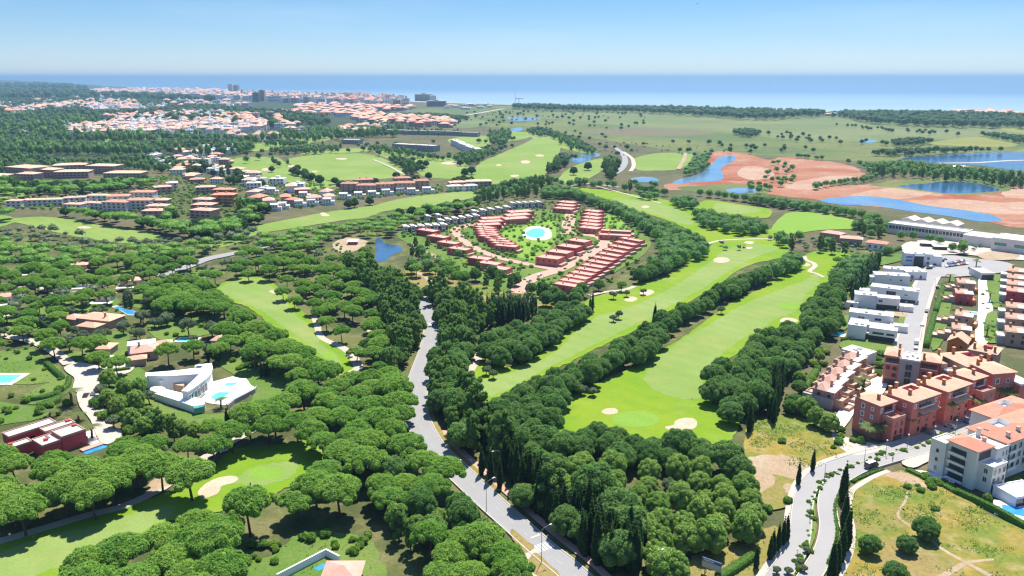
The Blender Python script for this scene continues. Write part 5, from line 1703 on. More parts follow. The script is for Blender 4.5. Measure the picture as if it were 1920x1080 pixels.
EXCL.append((lp - lpc) * 1.5 + lpc)
b = Bld('tiled_villa', 'villa with terracotta roofs and a green pool beyond it', 'villa', (246, 664), (296, 658), 4)
w = b.w
b.block('tan_render', 0, 0, w, 10, 4); b.hip(0, 0, w, 10, 4, 2.0, 'pink_tile')
b.block('white_render', -2, 10.5, 10, 18, 4.2, part='rear_wall'); b.flat(-2, 10.5, 10, 18, 4.2, 'white_roof', 'white_render')
b.block('tan_render', 10.5, 10.3, w + 6, 15, 3.6, part='wing_wall'); b.hip(10.5, 10.3, w + 6, 15, 3.6, 1.2, 'terracotta_tile')
b.block('tan_render', -1, -7, 6, -2, 3.2, part='garage_wall'); b.hip(-1, -7, 6, -2, 3.2, 1.2, 'terracotta_tile')
for u in (.25, .6):
    b.win('f', w * u, 2, 1.6, 1.8, frame='tan_render')
b.chimney(w * .3, 5, 5.4, 7.6, .5, 'tan_render')
b.clear(-4, -8, w + 10, 20, 2)
for nm, lab, px, py, sx, sy, mt in (('swimming_pool', 'small green pool behind the tiled villa', 352, 638, 9, 5, 'pool_water_green'), ('swimming_pool', 'pale turquoise pool at the left edge of the lawn', 8, 712, 10, 9, 'pool_water'),
                                    ('swimming_pool', 'round blue pool between the tan villas and the red row', 1621, 733, 8, 6, 'pool_water'), ('swimming_pool', 'turquoise strip pool on the promenade', 1841, 590, 14, 5, 'pool_water'),
                                    ('swimming_pool', 'dark blue pool on a white deck at the right edge', 1912, 962, 9, 5, 'pool_water_blue')):
    x, y = G(px, py)
    r = thing(nm, lab, 'pool', (x, y, .12), R(0 if px < 1000 else -28), 'garden pools')
    if 'round' in lab:
        MB().lathe([(5.2, -.3), (5.2, .3)], 20).build('rim', 'paving_white', r); MB().lathe([(4.2, .1), (4.2, .34)], 20).build('pool_surface', mt, r)
    else:
        m_ = 2.2 if px > 1900 or px < 20 else 1.0
        MB().box(-sx / 2 - m_, -sy / 2 - m_, -.3, sx / 2 + m_, sy / 2 + m_, .3).build('rim', 'paving_white', r)
        MB().box(-sx / 2, -sy / 2, .1, sx / 2, sy / 2, .34).build('pool_surface', mt, r)
    EXCL.append(np.array([(x - sx, y - sy), (x + sx, y - sy), (x + sx, y + sy), (x - sx, y + sy)]))
b = Bld('garden_house', 'garden house with dark glass front at the right edge', 'house', (1905, 935), (1960, 925), 3.2)
b.block('white_render', 0, 0, b.w, 8, 3.1); b.flat(0, 0, b.w, 8, 3.1, 'white_roof', 'white_render'); b.box('glass_front', 'window_glass', .4, -.06, .2, b.w - .4, -.001, 2.7)
for lab, A, B, h, mt, rm in (('small pink-roofed house among pines right of the tiled villa', (396, 639), (416, 640), 3.2, 'tan_render', 'pink_tile'), ('low villa with grey roof in the far left pines', (178, 556), (205, 556), 3.2, 'cream_render', 'terracotta_tile'),
                             ('white low house in the far left pine suburb', (130, 530), (165, 528), 3.4, 'white_render', 'pale_roof'), ('tan low house near the grey lane', (225, 528), (262, 526), 3.4, 'tan_render', 'terracotta_tile'),
                             ('house with a pale hip roof at the left edge of the pines', (-10, 560), (25, 556), 3.6, 'cream_render', 'pink_tile'), ('small white house under the pines by the left lane', (30, 505), (60, 504), 3.4, 'white_render', 'pale_roof'),
                             ('terracotta house in the pines above the left lane', (128, 498), (162, 497), 3.4, 'tan_render', 'terracotta_tile'), ('low white house in the pines near the pond lane', (238, 478), (262, 477), 3.4, 'white_render', 'pale_roof'),
                             ('tan bungalow beside the turning circle trees', (180, 655), (205, 655), 3.2, 'tan_render', 'terracotta_tile')):
    b = Bld('bungalow', lab, 'house', A, B, h, 'bungalows under the pines')
    b.block(mt, 0, 0, b.w, 8, h); b.hip(0, 0, b.w, 8, h, 1.4, rm)
    for u in (.28, .72):
        b.win('f', b.w * u, 1.7, 1.4, 1.5, frame=mt)
    b.box('terrace', 'paving_white', -2, -5, -.3, b.w + 2, -.02, .25)
    b.clear(-2, -5, b.w + 2, 8, 1)
# cottage and walled yard at the near edge
b = Bld('cottage', 'cottage with a pink tiled hip roof at the near edge', 'cottage', (604, 1092), (668, 1092), 3.2)
b.block('white_render', 0, 0, b.w, 8, 3.2); b.hip(0, 0, b.w, 8, 3.2, 2.0, 'pink_tile', .8)
b.win('f', b.w * .5, 1.7, 1.4, 1.3)
yq = GN([(520, 1092), (612, 1044), (637, 1057)])
yo = yq[1]
yr = thing('yard_wall', 'white yard wall enclosing a small pool beside the cottage', 'wall', (yo[0], yo[1], .1))
for i in range(2):
    a_, b_ = yq[i] - yo, yq[i + 1] - yo
    d_ = (b_ - a_) / np.linalg.norm(b_ - a_); n_ = np.array([-d_[1], d_[0]]) * .22
    MB().prism([tuple(a_ - n_), tuple(b_ - n_), tuple(b_ + n_), tuple(a_ + n_)], -.3, 2.3).build('wall_panel', 'white_render', yr)
MB().slab([tuple(x - yo) for x in GN([(536, 1094), (606, 1058), (622, 1066), (570, 1094)])], -.3, .2).build('yard_floor', 'paving_white', yr)
MB().slab([tuple(x - yo) for x in GN([(588, 1068), (606, 1059), (614, 1063), (598, 1072)])], .0, .26).build('yard_pool', 'pool_water_blue', yr)
EXCL.append(GN([(510, 1110), (610, 1035), (690, 1050), (710, 1110)]))
b = Bld('kiosk', 'pink round-fronted kiosk with pale roof in the dirt clearing', 'kiosk', (652, 452), (668, 452), 3.2)
b.block('crimson_render', 0, 0, b.w, 6, 2.6); b.hip(0, 0, b.w, 6, 2.6, 1.4, 'white_roof', .8); b.win('f', b.w / 2, 1.5, 2, 1.2)
# ------------------------------------------------------------------ red estate in the middle: rows of flat red houses
def win_strip(root, w, h, z, n, y=-.05, mat='window_glass', wh=1.3, ww=1.2):
    mb = MB()
    for i in range(n):
        u = w * (i + .5) / n
        mb.box(u - ww / 2, y, z, u + ww / 2, -.001, z + wh)
    o = mb.build('windows', mat, root)
    o['kind'] = 'stuff'
    return o

def red_house(label, A, B, h, depth, group, tile='estate_tile'):
    b = Bld('red_house', label, 'house', A, B, h, group)
    w = b.w
    b.block('crimson_render' if RNG.random() < .3 else 'red_render', 0, 0, w, depth, h)
    r = b.box('roof', tile, .25, .25, h + .002, w - .25, depth - .25, h + .14)
    mb = MB(); mb.box(-.05, -.05, h - .15, w + .05, .25, h + .5).box(-.05, depth - .25, h - .15, w + .05, depth + .05, h + .5).box(-.05, .25, h - .15, .25, depth - .25, h + .5).box(w - .25, .25, h - .15, w + .05, depth - .25, h + .5)
    mb.build('parapet', 'red_render', b.root)
    b.block('tan_render', w + .02, .6, w + 2.6, depth - .6, 2.2, part='patio_wall')
    win_strip(b.root, w, h, h - 2.2, max(2, int(w / 4)))
    b.chimney(w * .3, depth * .6, h, h + 1.5, .3, 'red_render')
    return b
ORDN = ['lowest', 'second', 'third', 'fourth', 'fifth', 'sixth', 'seventh', 'eighth', 'ninth', 'tenth', 'eleventh', 'twelfth', 'thirteenth', 'fourteenth']
ESTATE = 'red flat-roofed houses of the brick road estate'
def row(tag_, A0, A1, n, dx, dy, h, depth, names):
    for i in range(n):
        t = i / max(1, n - 1)
        A = (A0[0] + (A1[0] - A0[0]) * t, A0[1] + (A1[1] - A0[1]) * t)
        dxi = dx[0] + (dx[1] - dx[0]) * t
        ln = ORDN[i] if n > 1 else 'single'
        red_house(f'red flat-roofed house, {ln} up {names}', A, (A[0] + dxi, A[1] + dy), h, depth, ESTATE)
row('e', (1036, 533), (1160, 447), 13, (42, 38), 7, 4.2, 7.5, 'the long row east of the brick road')
row('e', (1122, 441), (1126, 433), 2, (60, 56), 3, 4.2, 8, 'the cross row behind the long row')
row('w', (1004, 483), (1062, 451), 4, (42, 34), 5, 5.4, 11, 'the block row west of the brick road')
row('n', (1083, 427), (1092, 395), 6, (36, 28), 4, 4.4, 11, 'the upper row by the brick lane')
row('f', (1036, 391), (1044, 379), 3, (36, 30), 3, 4.2, 12, 'the short row beyond the brick lane')
row('p', (838, 466), (780, 431), 4, (35, 32), 5, 4.6, 9, 'the four detached houses by the bend')
row('q', (912, 503), (876, 484), 3, (36, 38), 5, 4.8, 9, 'the three houses above the lower road')
row('r', (926, 461), (908, 447), 4, (40, 34), 4, 4.6, 9, 'the right steps of the pool lawn row')
row('s', (896, 443), (888, 426), 5, (36, 32), 4, 4.6, 9, 'the left steps of the pool lawn row')
row('t', (897, 424), (905, 412), 3, (44, 44), -2, 4.6, 12, 'the pair rows above the bend')
row('u', (948, 413), (958, 400), 3, (46, 44), -3, 4.8, 14, 'the rows above the pool lawn')
# estate pool
pp = GN([(980, 437), (990, 427), (1012, 425), (1030, 430), (1034, 445), (1018, 451), (996, 450), (982, 445)])
pc = pp.mean(0)
r = thing('swimming_pool', 'turquoise estate pool in a round white terrace', 'pool', (pc[0], pc[1], .15), 0, 'garden pools')
MB().slab([tuple(x) for x in smooth(pp - pc, 3)], -.3, .25).build('rim', 'paving_white', r)
p2_ = GN([(986, 437), (998, 430), (1012, 429), (1021, 433), (1020, 443), (1006, 446), (990, 444)])
MB().slab([tuple(x) for x in smooth(p2_ - pc, 3)], .1, .3).build('pool_surface', 'pool_water', r)
EXCL.append(pp)

# cream and dark town houses above the pond
k = 0
for (A0, A1, n, d) in (((757, 425), (828, 421), 6, 12), ((824, 413), (890, 404), 6, 11), ((888, 396), (948, 388), 5, 11), ((961, 381), (1010, 379), 5, 9), ((800, 405), (820, 403), 2, 10)):
    for i in range(n):
        t = i / max(1, n - 1)
        A = (A0[0] + (A1[0] - A0[0]) * t, A0[1] + (A1[1] - A0[1]) * t)
        k += 1
        place = ['row nearest the pond', 'middle row', 'upper row', 'farthest row', 'pair behind the middle'][[(757, 425), (824, 413), (888, 396), (961, 381), (800, 405)].index(A0)]
        b = Bld('town_house', f'cream and dark town house, {ORDN[i].replace("lowest", "first")} from left, {place}', 'house', A, (A[0] + d, A[1] - .6), 6.5, 'cream and dark town houses')
        w = b.w
        SOFT.append(local_poly(b.o, b.ang, [(0, -22), (w, -22), (w, 0), (0, 0)]))
        b.block('cream_render', 0, 0, w * .62, 9, 6.3)
        b.block('dark_render', w * .63, 1, w, 9, 5.4, part='dark_wall')
        b.box('roof', 'pale_roof', -.2, -.2, 6.32, w * .64, 9.2, 6.6)
        b.box('side_roof', 'pale_roof', w * .63, .9, 5.42, w + .1, 9.2, 5.65)
        b.win('f', w * .3, 4.4, 1.8, 1.4, frame='cream_render'); b.win('f', w * .3, 1.5, 2.0, 1.8, frame='cream_render')

# apartment blocks of the middle distance
def mid_block(label, A, B, h, depth, wall, roof, group, floors=3, hip=1.6, name='apartment_block'):
    b = Bld(name, label, 'apartment block', A, B, h, group)
    w = b.w
    b.block(wall, 0, 0, w, depth, h)
    SOFT.append(local_poly(b.o, b.ang, [(0, -34), (w, -34), (w, 0), (0, 0)]))
    if hip:
        b.hip(0, 0, w, depth, h, hip, roof)
    else:
        b.flat(0, 0, w, depth, h, roof, wall)
    n = max(2, int(w / 4.5))
    for f in range(floors):
        z = h - 2.4 - f * 3.0
        if z < .3:
            break
        win_strip(b.root, w, h, z, n, -.06, 'window_glass', 1.4, 2.2)
        mb = MB().box(.3, -1.0, z - .95, w - .3, -.07, z - .8)
        o = mb.build('balcony_slab', 'cream_render', b.root)
    for c in (.2, .6):
        b.chimney(w * c, depth * .5, h + .6, h + 2.6, .5, wall)
    return b
MG = 'apartment blocks with red roofs left of the golf course'
for A, B, h, d, lab in (((190, 379), (235, 380), 9, 14, 'leftmost of the two red-roofed blocks facing the left fairway'), ((236, 376), (280, 376), 10, 14, 'right one of the two red-roofed blocks facing the left fairway'),
                        ((200, 369), (240, 368), 10, 12, 'red-roofed block just behind the leftmost fairway block'), ((242, 361), (286, 361), 10, 12, 'red-roofed block at the back of the fairway pair'),
                        ((265, 396), (308, 396), 7, 12, 'lowest pink-roofed block of the stepped group'), ((272, 387), (310, 387), 8, 12, 'middle pink-roofed block of the stepped group'), ((276, 376), (312, 376), 8.5, 12, 'top pink-roofed block of the stepped group'),
                        ((355, 394), (394, 396), 7, 14, 'lowest block of the pink stair group near the gardens'), ((358, 384), (395, 385), 8, 14, 'middle block of the pink stair group near the gardens'), ((360, 374), (394, 375), 8, 12, 'top block of the pink stair group near the gardens'),
                        ((395, 366), (437, 366), 11, 13, 'tall red-roofed block with blue stair glass'), ((398, 356), (437, 356), 11, 10, 'red-roofed block behind the one with blue stair glass'),
                        ((366, 352), (402, 351), 8, 12, 'pink-roofed block beside the green garden'), ((290, 352), (322, 350), 8, 14, 'pink-roofed block behind the garden court'), ((312, 344), (333, 343), 9, 12, 'pale square block behind the garden court')):
    mid_block(lab, A, B, h, d, 'tan_render' if 'pink' in lab else 'orange_render' if 'blue' in lab else 'cream_render', 'pale_roof' if 'pale' in lab else 'red_tile' if 'red' in lab else 'pink_tile', MG)
for i, (A, B, h, d) in enumerate((((10, 377), (38, 377), 7, 9), ((40, 376), (116, 374), 6.5, 9), ((118, 372), (160, 370), 7, 9), ((118, 383), (150, 384), 6, 9), ((152, 380), (192, 382), 6, 9), ((160, 367), (200, 367), 7, 10))):
    mid_block(['white end of the long terraces at the far left', 'long low terrace at the left, above the left fairway', 'terrace with pale roof right of the long low one', 'low white terrace in front of the pale-roofed one', 'white terrace beside the red-roofed blocks', 'upper terrace touching the red-roofed blocks'][i],
              A, B, h, d, 'cream_render', 'terracotta_tile' if i % 2 else 'pink_tile', 'terraces above the left fairway', 2, 1.2, 'terrace')
for i, (A, B, h, d) in enumerate((((10, 313), (56, 316), 13, 30), ((64, 318), (98, 319), 10, 20), ((98, 311), (160, 309), 11, 22), ((160, 311), (212, 312), 10, 22), ((100, 323), (165, 322), 8, 20), ((193, 325), (262, 325), 8, 24), ((-40, 330), (8, 330), 9, 20), ((30, 326), (62, 327), 8, 16))):
    mid_block(['domed-looking tan block at the far left', 'tan block beside the domed-looking one', 'long tan block, left half, in the upper left', 'long tan block, right half, in the upper left', 'lower tan block before the long one', 'tan block with broad roof among trees', 'tan block cut by the left edge', 'small tan block below the domed-looking one'][i],
              A, B, h, d, 'tan_render', 'terracotta_tile', 'tan blocks of the upper left', 3, 2.0, 'resort_block')
for i, (A, B, h, d) in enumerate((((638, 345), (668, 345), 11, 14), ((668, 348), (705, 348), 10, 14), ((670, 338), (700, 337), 12, 14), ((706, 346), (738, 345), 11, 14), ((738, 344), (778, 343), 11, 14), ((740, 335), (770, 334), 13, 14), ((778, 340), (805, 339), 11, 14))):
    mid_block(['leftmost brown block of the hotel by the range', 'second brown block of the hotel by the range', 'raised brown block, left one, of the hotel by the range', 'middle brown block of the hotel by the range', 'fifth brown block of the hotel by the range', 'raised brown block, right one, of the hotel by the range', 'rightmost brown block of the hotel by the range'][i],
              A, B, h, d, 'tan_render', 'brown_tile', 'brown hotel blocks by the driving range', 3, 1.6, 'hotel_block')
for i, (x, y) in enumerate(((636, 364), (664, 362), (690, 360), (716, 357), (743, 354), (764, 355), (793, 353), (505, 385), (520, 382), (552, 378), (575, 376), (605, 374), (560, 362), (500, 355))):
    b = Bld('white_villa', f'{["first", "second", "third", "fourth", "fifth", "sixth", "seventh", "lower left", "red-trimmed", "wide", "narrow", "last", "upper", "far left"][i]} white villa in the line below the brown hotel blocks', 'villa', (x, y), (x + 22, y - .6), 6, 'white villas below the brown hotel')
    w = b.w
    SOFT.append(local_poly(b.o, b.ang, [(0, -28), (w, -28), (w, 0), (0, 0)]))
    b.block('white_render', 0, 0, w * .7, 10, 6); b.flat(0, 0, w * .7, 10, 6, 'white_roof', 'white_render')
    b.block('white_render', w * .71, 1, w, 9, 3.4, part='wing_wall'); b.flat(w * .71, 1, w, 9, 3.4, 'pink_tile' if i % 3 == 1 else 'white_roof', 'white_render')
    win_strip(b.root, w * .7, 6, 3.6, 3, -.06); win_strip(b.root, w * .7, 6, .8, 3, -.06)
b = Bld('red_villa', 'red three-storey villa among the left golf suburb', 'villa', (553, 356), (580, 355), 8); b.block('crimson_render', 0, 0, b.w, 12, 8); b.hip(0, 0, b.w, 12, 8, 1.4, 'pink_tile'); win_strip(b.root, b.w, 8, 5, 3); win_strip(b.root, b.w, 8, 1.6, 3)
for i, (A, B, h, d) in enumerate((((844, 343), (875, 342), 7, 12), ((875, 341), (922, 340), 8, 14), ((840, 350), (868, 349), 6, 9), ((872, 349), (896, 348), 6, 9))):
    mid_block(['tan block right of the brown hotel, left part', 'tan block right of the brown hotel, right part', 'low white terrace in front of the tan block', 'low white terrace right of the other low one'][i], A, B, h, d, 'tan_render' if i < 2 else 'white_render', 'terracotta_tile' if i < 2 else 'pale_roof', 'blocks right of the brown hotel', 2)
# curved white and grey resort terraces above the driving range
for i, (A, B, h, d) in enumerate((((735, 270), (775, 272), 10, 20), ((775, 272), (812, 274), 10, 20), ((640, 262), (672, 263), 8, 16), ((720, 243), (770, 245), 9, 14), ((770, 245), (820, 246), 9, 14), ((820, 246), (862, 247), 9, 14), ((862, 248), (895, 249), 9, 14), ((845, 262), (862, 268), 10, 12), ((858, 268), (876, 274), 10, 12), ((872, 274), (892, 280), 10, 12))):
    mid_block(f'{ORDN[i].replace("lowest", "first")} grey resort terrace above the driving range', A, B, h, d, 'grey_render' if i < 7 else 'white_render', 'pale_roof', 'grey resort terraces above the range', 3, 0, 'resort_terrace')

# ------------------------------------------------------------------ the wooded suburb and the coastal town
def house_set():
    out = []
    spec = [('white_render', 'terracotta_tile', 1), ('cream_render', 'pink_tile', 1), ('tan_render', 'red_tile', 1), ('white_render', 'white_roof', 0), ('white_render', 'pink_tile', 2), ('tan_render', 'terracotta_tile', 2), ('white_render', 'pale_roof', 0), ('tan_render', 'pale_roof', 0)]
    for wall, roof, kind in spec:
        w, d, h = 14.0, 10.0, 6.0
        wm = MB().box(-w / 2, -d / 2, -1, w / 2, d / 2, h)
        if kind == 2:
            wm.box(w / 2, -d / 2 + 2, -1, w / 2 + 5, d / 2, h * .6)
        wmesh = wm.mesh('house_wall', wall)
        rm = MB()
        if kind == 0:
            rm.box(-w / 2 + .3, -d / 2 + .3, h + .002, w / 2 - .3, d / 2 - .3, h + .2).box(-2, -1, h + .2, 2, 2, h + 2.2)
        else:
            rm.hip(-w / 2, -d / 2, w / 2, d / 2, h, 2.2, .6)
            if kind == 2:
                rm.hip(w / 2 + .7, -d / 2 + 2, w / 2 + 5, d / 2, h * .6, 1.2, .5)
        rmesh = rm.mesh('house_roof', roof)
        mb = MB()
        for z in (1.0, 3.8):
            for i in range(4):
                u = -w / 2 + w * (i + .5) / 4
                mb.box(u - .8, -d / 2 - .06, z, u + .8, -d / 2 - .001, z + 1.5)
        out.append((wmesh, rmesh, mb.mesh('house_windows', 'window_glass'), wm, rm, mb, wall, roof))
    return out
HS = house_set()
HOUSES = []      # x, y, rot, scale xy, scale z, variant
def houses(pts, sp, variants, s0=.9, s1=1.3, zs=1.0, dens=1.0, rot=(-.4, .4), n=3):
    poly = GN(smooth(pts, n))
    lo, hi = poly.min(0), poly.max(0)
    m = int((hi - lo).prod() / sp ** 2 * 5)
    P = RNG.uniform(lo, hi, (min(m, 60000), 2))
    P = P[inside(P, poly)]
    ok = allowed(P, np.full(len(P), 4.0))
    for x, y in P[ok]:
        if _near(x, y, sp):
            continue
        _mark(x, y, sp)
        if RNG.random() > dens:
            continue
        HOUSES.append((x, y, RNG.uniform(*rot) + (math.pi / 2 if RNG.random() < .3 else 0), RNG.uniform(s0, s1), zs * RNG.uniform(.85, 1.3), int(variants[RNG.integers(0, len(variants))])))
WT, RD, MX = [3, 3, 6, 4, 6], [0, 1, 2, 5], [0, 1, 2, 3, 4, 5, 6]
houses([(330, 318), (360, 300), (430, 318), (470, 330), (520, 345), (560, 350), (560, 365), (500, 362), (430, 345), (360, 345)], 23, RD + [6, 3], .9, 1.35, dens=.85)
houses([(480, 375), (560, 362), (630, 372), (620, 385), (540, 388), (490, 388)], 20, [1, 4, 2], .9, 1.2, dens=.6)
houses([(280, 300), (330, 285), (380, 290), (430, 300), (430, 310), (360, 312), (300, 315)], 22, MX, .9, 1.3, dens=.7)
houses([(340, 282), (400, 276), (440, 280), (430, 290), (360, 290)], 24, WT, .9, 1.3, dens=.7)
houses([(440, 345), (500, 350), (560, 372), (520, 378), (450, 365)], 23, RD + [6], .9, 1.3, dens=.7)
def houses_tall(pts, sp, variants, s0=.9, s1=1.3, zs=1.0, dens=1.0):
    houses(pts, sp * .9, variants, s0, s1, zs * 1.55, dens)
# suburb bands farther out
houses_tall([(128, 248), (150, 240), (200, 236), (260, 232), (350, 228), (470, 228), (500, 240), (470, 248), (340, 252), (230, 256), (160, 258)], 27, WT + [1, 5], 1.2, 2.0, 1.2)
houses_tall([(380, 230), (420, 222), (470, 224), (475, 238), (420, 240)], 28, RD, 1.2, 1.8, 1.4)
houses_tall([(200, 224), (260, 220), (330, 218), (310, 228), (220, 232)], 34, RD + WT, 1.3, 2.0, 1.3)
houses_tall([(310, 216), (380, 214), (480, 220), (480, 228), (400, 224), (320, 222)], 34, WT, 1.4, 2.2, 1.2)
houses_tall([(10, 214), (50, 206), (110, 198), (180, 192), (250, 194), (240, 202), (160, 206), (90, 212), (30, 218)], 42, RD + WT, 1.5, 2.6, 1.5)
houses_tall([(165, 210), (210, 204), (260, 206), (258, 214), (190, 216)], 40, WT, 1.6, 2.8, 2.0)
houses_tall([(260, 206), (310, 202), (310, 208), (270, 210)], 44, WT, 1.5, 2.4, 1.6)
houses_tall([(0, 200), (60, 190), (120, 192), (60, 204)], 90, WT, 1.6, 2.4, 1.4, .6)
houses_tall([(-200, 240), (120, 236), (120, 262), (-200, 270)], 95, WT, 1.2, 1.8, 1.1, .7)
houses_tall([(60, 182), (180, 178), (260, 182), (160, 190), (60, 190)], 110, WT, 2, 3, 1.5, .6)
houses_tall([(500, 246), (560, 236), (610, 240), (560, 250)], 36, MX, 1.2, 1.7, 1.3, .6)
houses_tall([(480, 232), (520, 226), (530, 236), (500, 244)], 34, RD, 1.2, 1.7, 1.5, .8)
houses_tall([(-100, 205), (20, 196), (130, 192), (120, 200), (20, 212), (-100, 222)], 60, RD + WT, 1.6, 2.6, 1.6, .8)
houses_tall([(420, 262), (470, 256), (520, 262), (480, 268)], 30, WT + RD, 1.1, 1.6, 1.2, .8)
houses_tall([(640, 246), (700, 240), (720, 248), (660, 254)], 30, RD + WT, 1.2, 1.7, 1.3, .8)
houses_tall([(350, 252), (430, 250), (440, 256), (360, 260)], 32, WT, 1.2, 1.7, 1.2, .7)
houses_tall([(300, 196), (400, 194), (470, 198), (460, 206), (330, 204)], 70, WT + [1], 1.8, 2.8, 1.8, .8)
# coastal town
houses([(165, 172.5), (260, 169.5), (360, 171), (470, 176), (520, 181), (500, 187), (420, 186), (330, 181), (240, 178.5), (180, 177)], 50, [3, 1, 6, 4, 6, 3, 4], 2.2, 3.6, 3.4)
houses([(500, 181), (580, 183), (640, 187), (640, 196), (560, 194), (500, 189)], 44, [6, 1, 4, 3, 7, 6], 1.9, 3.2, 4.2)
houses([(620, 187), (700, 190), (760, 195), (750, 201), (690, 200), (630, 196)], 40, [6, 1, 7, 2, 3], 1.8, 2.8, 4.4)
houses([(560, 200), (640, 197), (760, 201), (770, 206), (680, 212), (580, 210)], 44, RD + [4], 1.8, 2.6, 1.8, .9)
houses([(510, 211), (620, 208), (700, 213), (690, 218), (560, 218)], 40, RD, 1.6, 2.4, 1.6)
houses([(660, 222), (720, 219), (800, 224), (850, 232), (840, 240), (760, 238), (690, 232)], 32, [2, 5, 5, 1], 1.4, 2.2, 1.8)
houses([(840, 200), (940, 198), (960, 202), (860, 206)], 70, WT, 1.8, 2.8, 1.3, .7)
houses([(1790, 209.5), (1840, 209.5), (1920, 213.5), (1915, 218), (1830, 216), (1795, 213.5)], 36, RD + [1, 5], 1.5, 2.4, 1.3)
houses([(1550, 213), (1600, 214), (1620, 218), (1560, 218)], 60, [3, 5], 1.2, 1.8, .9, .7)
houses([(1735, 318), (1800, 316), (1840, 322), (1780, 326)], 60, [3], 1.4, 2.0, .8, .6)

FARL = [('the tan blocks of the upper left', 120, 315), ('the red-roofed fairway blocks', 260, 370), ('the pink stair group', 380, 375), ('the left golf suburb', 450, 340), ('the red three-storey villa', 566, 356), ('the white suburb band', 260, 245), ('the tiled suburb cluster', 430, 230),
        ('the upper left ridge', 120, 200), ('the white terraces on the ridge', 210, 210), ('the coastal twin towers', 438, 176), ('the big seafront hotel', 798, 192), ('the seafront slab', 668, 189), ('the grey resort terraces', 800, 245), ('the village by the right-hand shore', 1860, 214),
        ('the driving range', 640, 310), ('the old town end of the shore', 220, 173), ('the beach end of the town', 900, 200), ('the dark suburb wood', 150, 225), ('the town middle', 560, 190), ('the tan inland blocks', 640, 205), ('the two tan towers inland', 492, 225), ('the reservoir bank', 1780, 320), ('the suburb gardens', 370, 300)]
FARXY = GN([(a, b_) for _, a, b_ in FARL])

def build_houses():
    global LAND, LANDXY
    lst = sorted(HOUSES, key=lambda t: (not in_view(t[0], t[1]), -(t[3] * t[4] ** .5) / (t[0] ** 2 + t[1] ** 2) ** .5))
    ind, rest = lst[:295], lst[295:]
    save = (LAND, LANDXY)
    LAND, LANDXY = FARL, FARXY
    wd = ['white house with orange hip roof', 'cream house with pink hip roof', 'tan house with red hip roof', 'white flat-roofed house', 'white house with pink roofs', 'tan house with side wing', 'white flat-topped block', 'tan flat-topped block']
    labs = [None] * len(ind)
    for v in range(8):
        ii = [i for i, t in enumerate(ind) if t[5] == v]
        for i, lb in zip(ii, land_labels([(ind[i][0], ind[i][1], '') for i in ii], wd[v])):
            labs[i] = lb.strip()
    LAND, LANDXY = save
    for i, (x, y, a, s, sz, v) in enumerate(ind):
        r = thing('suburb_house', labs[i], 'house', (x, y, .1), a, 'houses of the suburb and the town', (s, s, sz))
        put('wall', HS[v][0], r); put('roof', HS[v][1], r)
        o = put('windows', HS[v][2], r); o['kind'] = 'stuff'
    VV, FF_, MI = [], [], []
    mats = ['white_render', 'cream_render', 'tan_render', 'terracotta_tile', 'pink_tile', 'red_tile', 'white_roof', 'window_glass', 'pale_roof']
    mb = MB()
    for (x, y, a, s, sz, v) in rest:
        wm, rm, wn_, wall, roof = HS[v][3], HS[v][4], HS[v][5], HS[v][6], HS[v][7]
        ca, sa = math.cos(a) * s, math.sin(a) * s
        for src, mt in ((wm, wall), (rm, roof), (wn_, 'window_glass')):
            mb.cur = mats.index(mt)
            mb.add([(x + p * ca - q_ * sa, y + p * sa + q_ * ca, z * sz + .1) for p, q_, z in src.v], src.f)
    o = mb.build('distant_town', mats)
    o['kind'] = 'stuff'
    print('HOUSES', len(HOUSES), len(rest))

# tall buildings on the seafront
ORD_T = ['first', 'second', 'third', 'fourth', 'fifth', 'sixth', 'seventh', 'eighth', 'ninth', 'tenth', 'eleventh', 'twelfth', 'thirteenth', 'fourteenth', 'fifteenth', 'sixteenth']
def tower(label, A, B, h, d, wall='white_render', name='tower_block', z=0):
    b = Bld(name, label, 'tower block', A, B, z, 'tall blocks on the seafront')
    b.clear(0, 0, b.w, d)
    b.box('wall', wall, 0, 0, -1, b.w, d, h); b.box('roof', 'pale_roof', -.4, -.4, h + .01, b.w + .4, d + .4, h + 1)
    b.box('lift_house', wall, b.w * .35, d * .3, h + 1.01, b.w * .6, d * .6, h + 5)
    n = max(3, int(h / 6))
    mb = MB()
    for i in range(n):
        zz = 3 + (h - 5) * i / n
        mb.box(1, -.5, zz, b.w - 1, -.02, zz + 2.4)
    o = mb.build('window_bands', 'window_glass', b.root); o['kind'] = 'stuff'
    return b
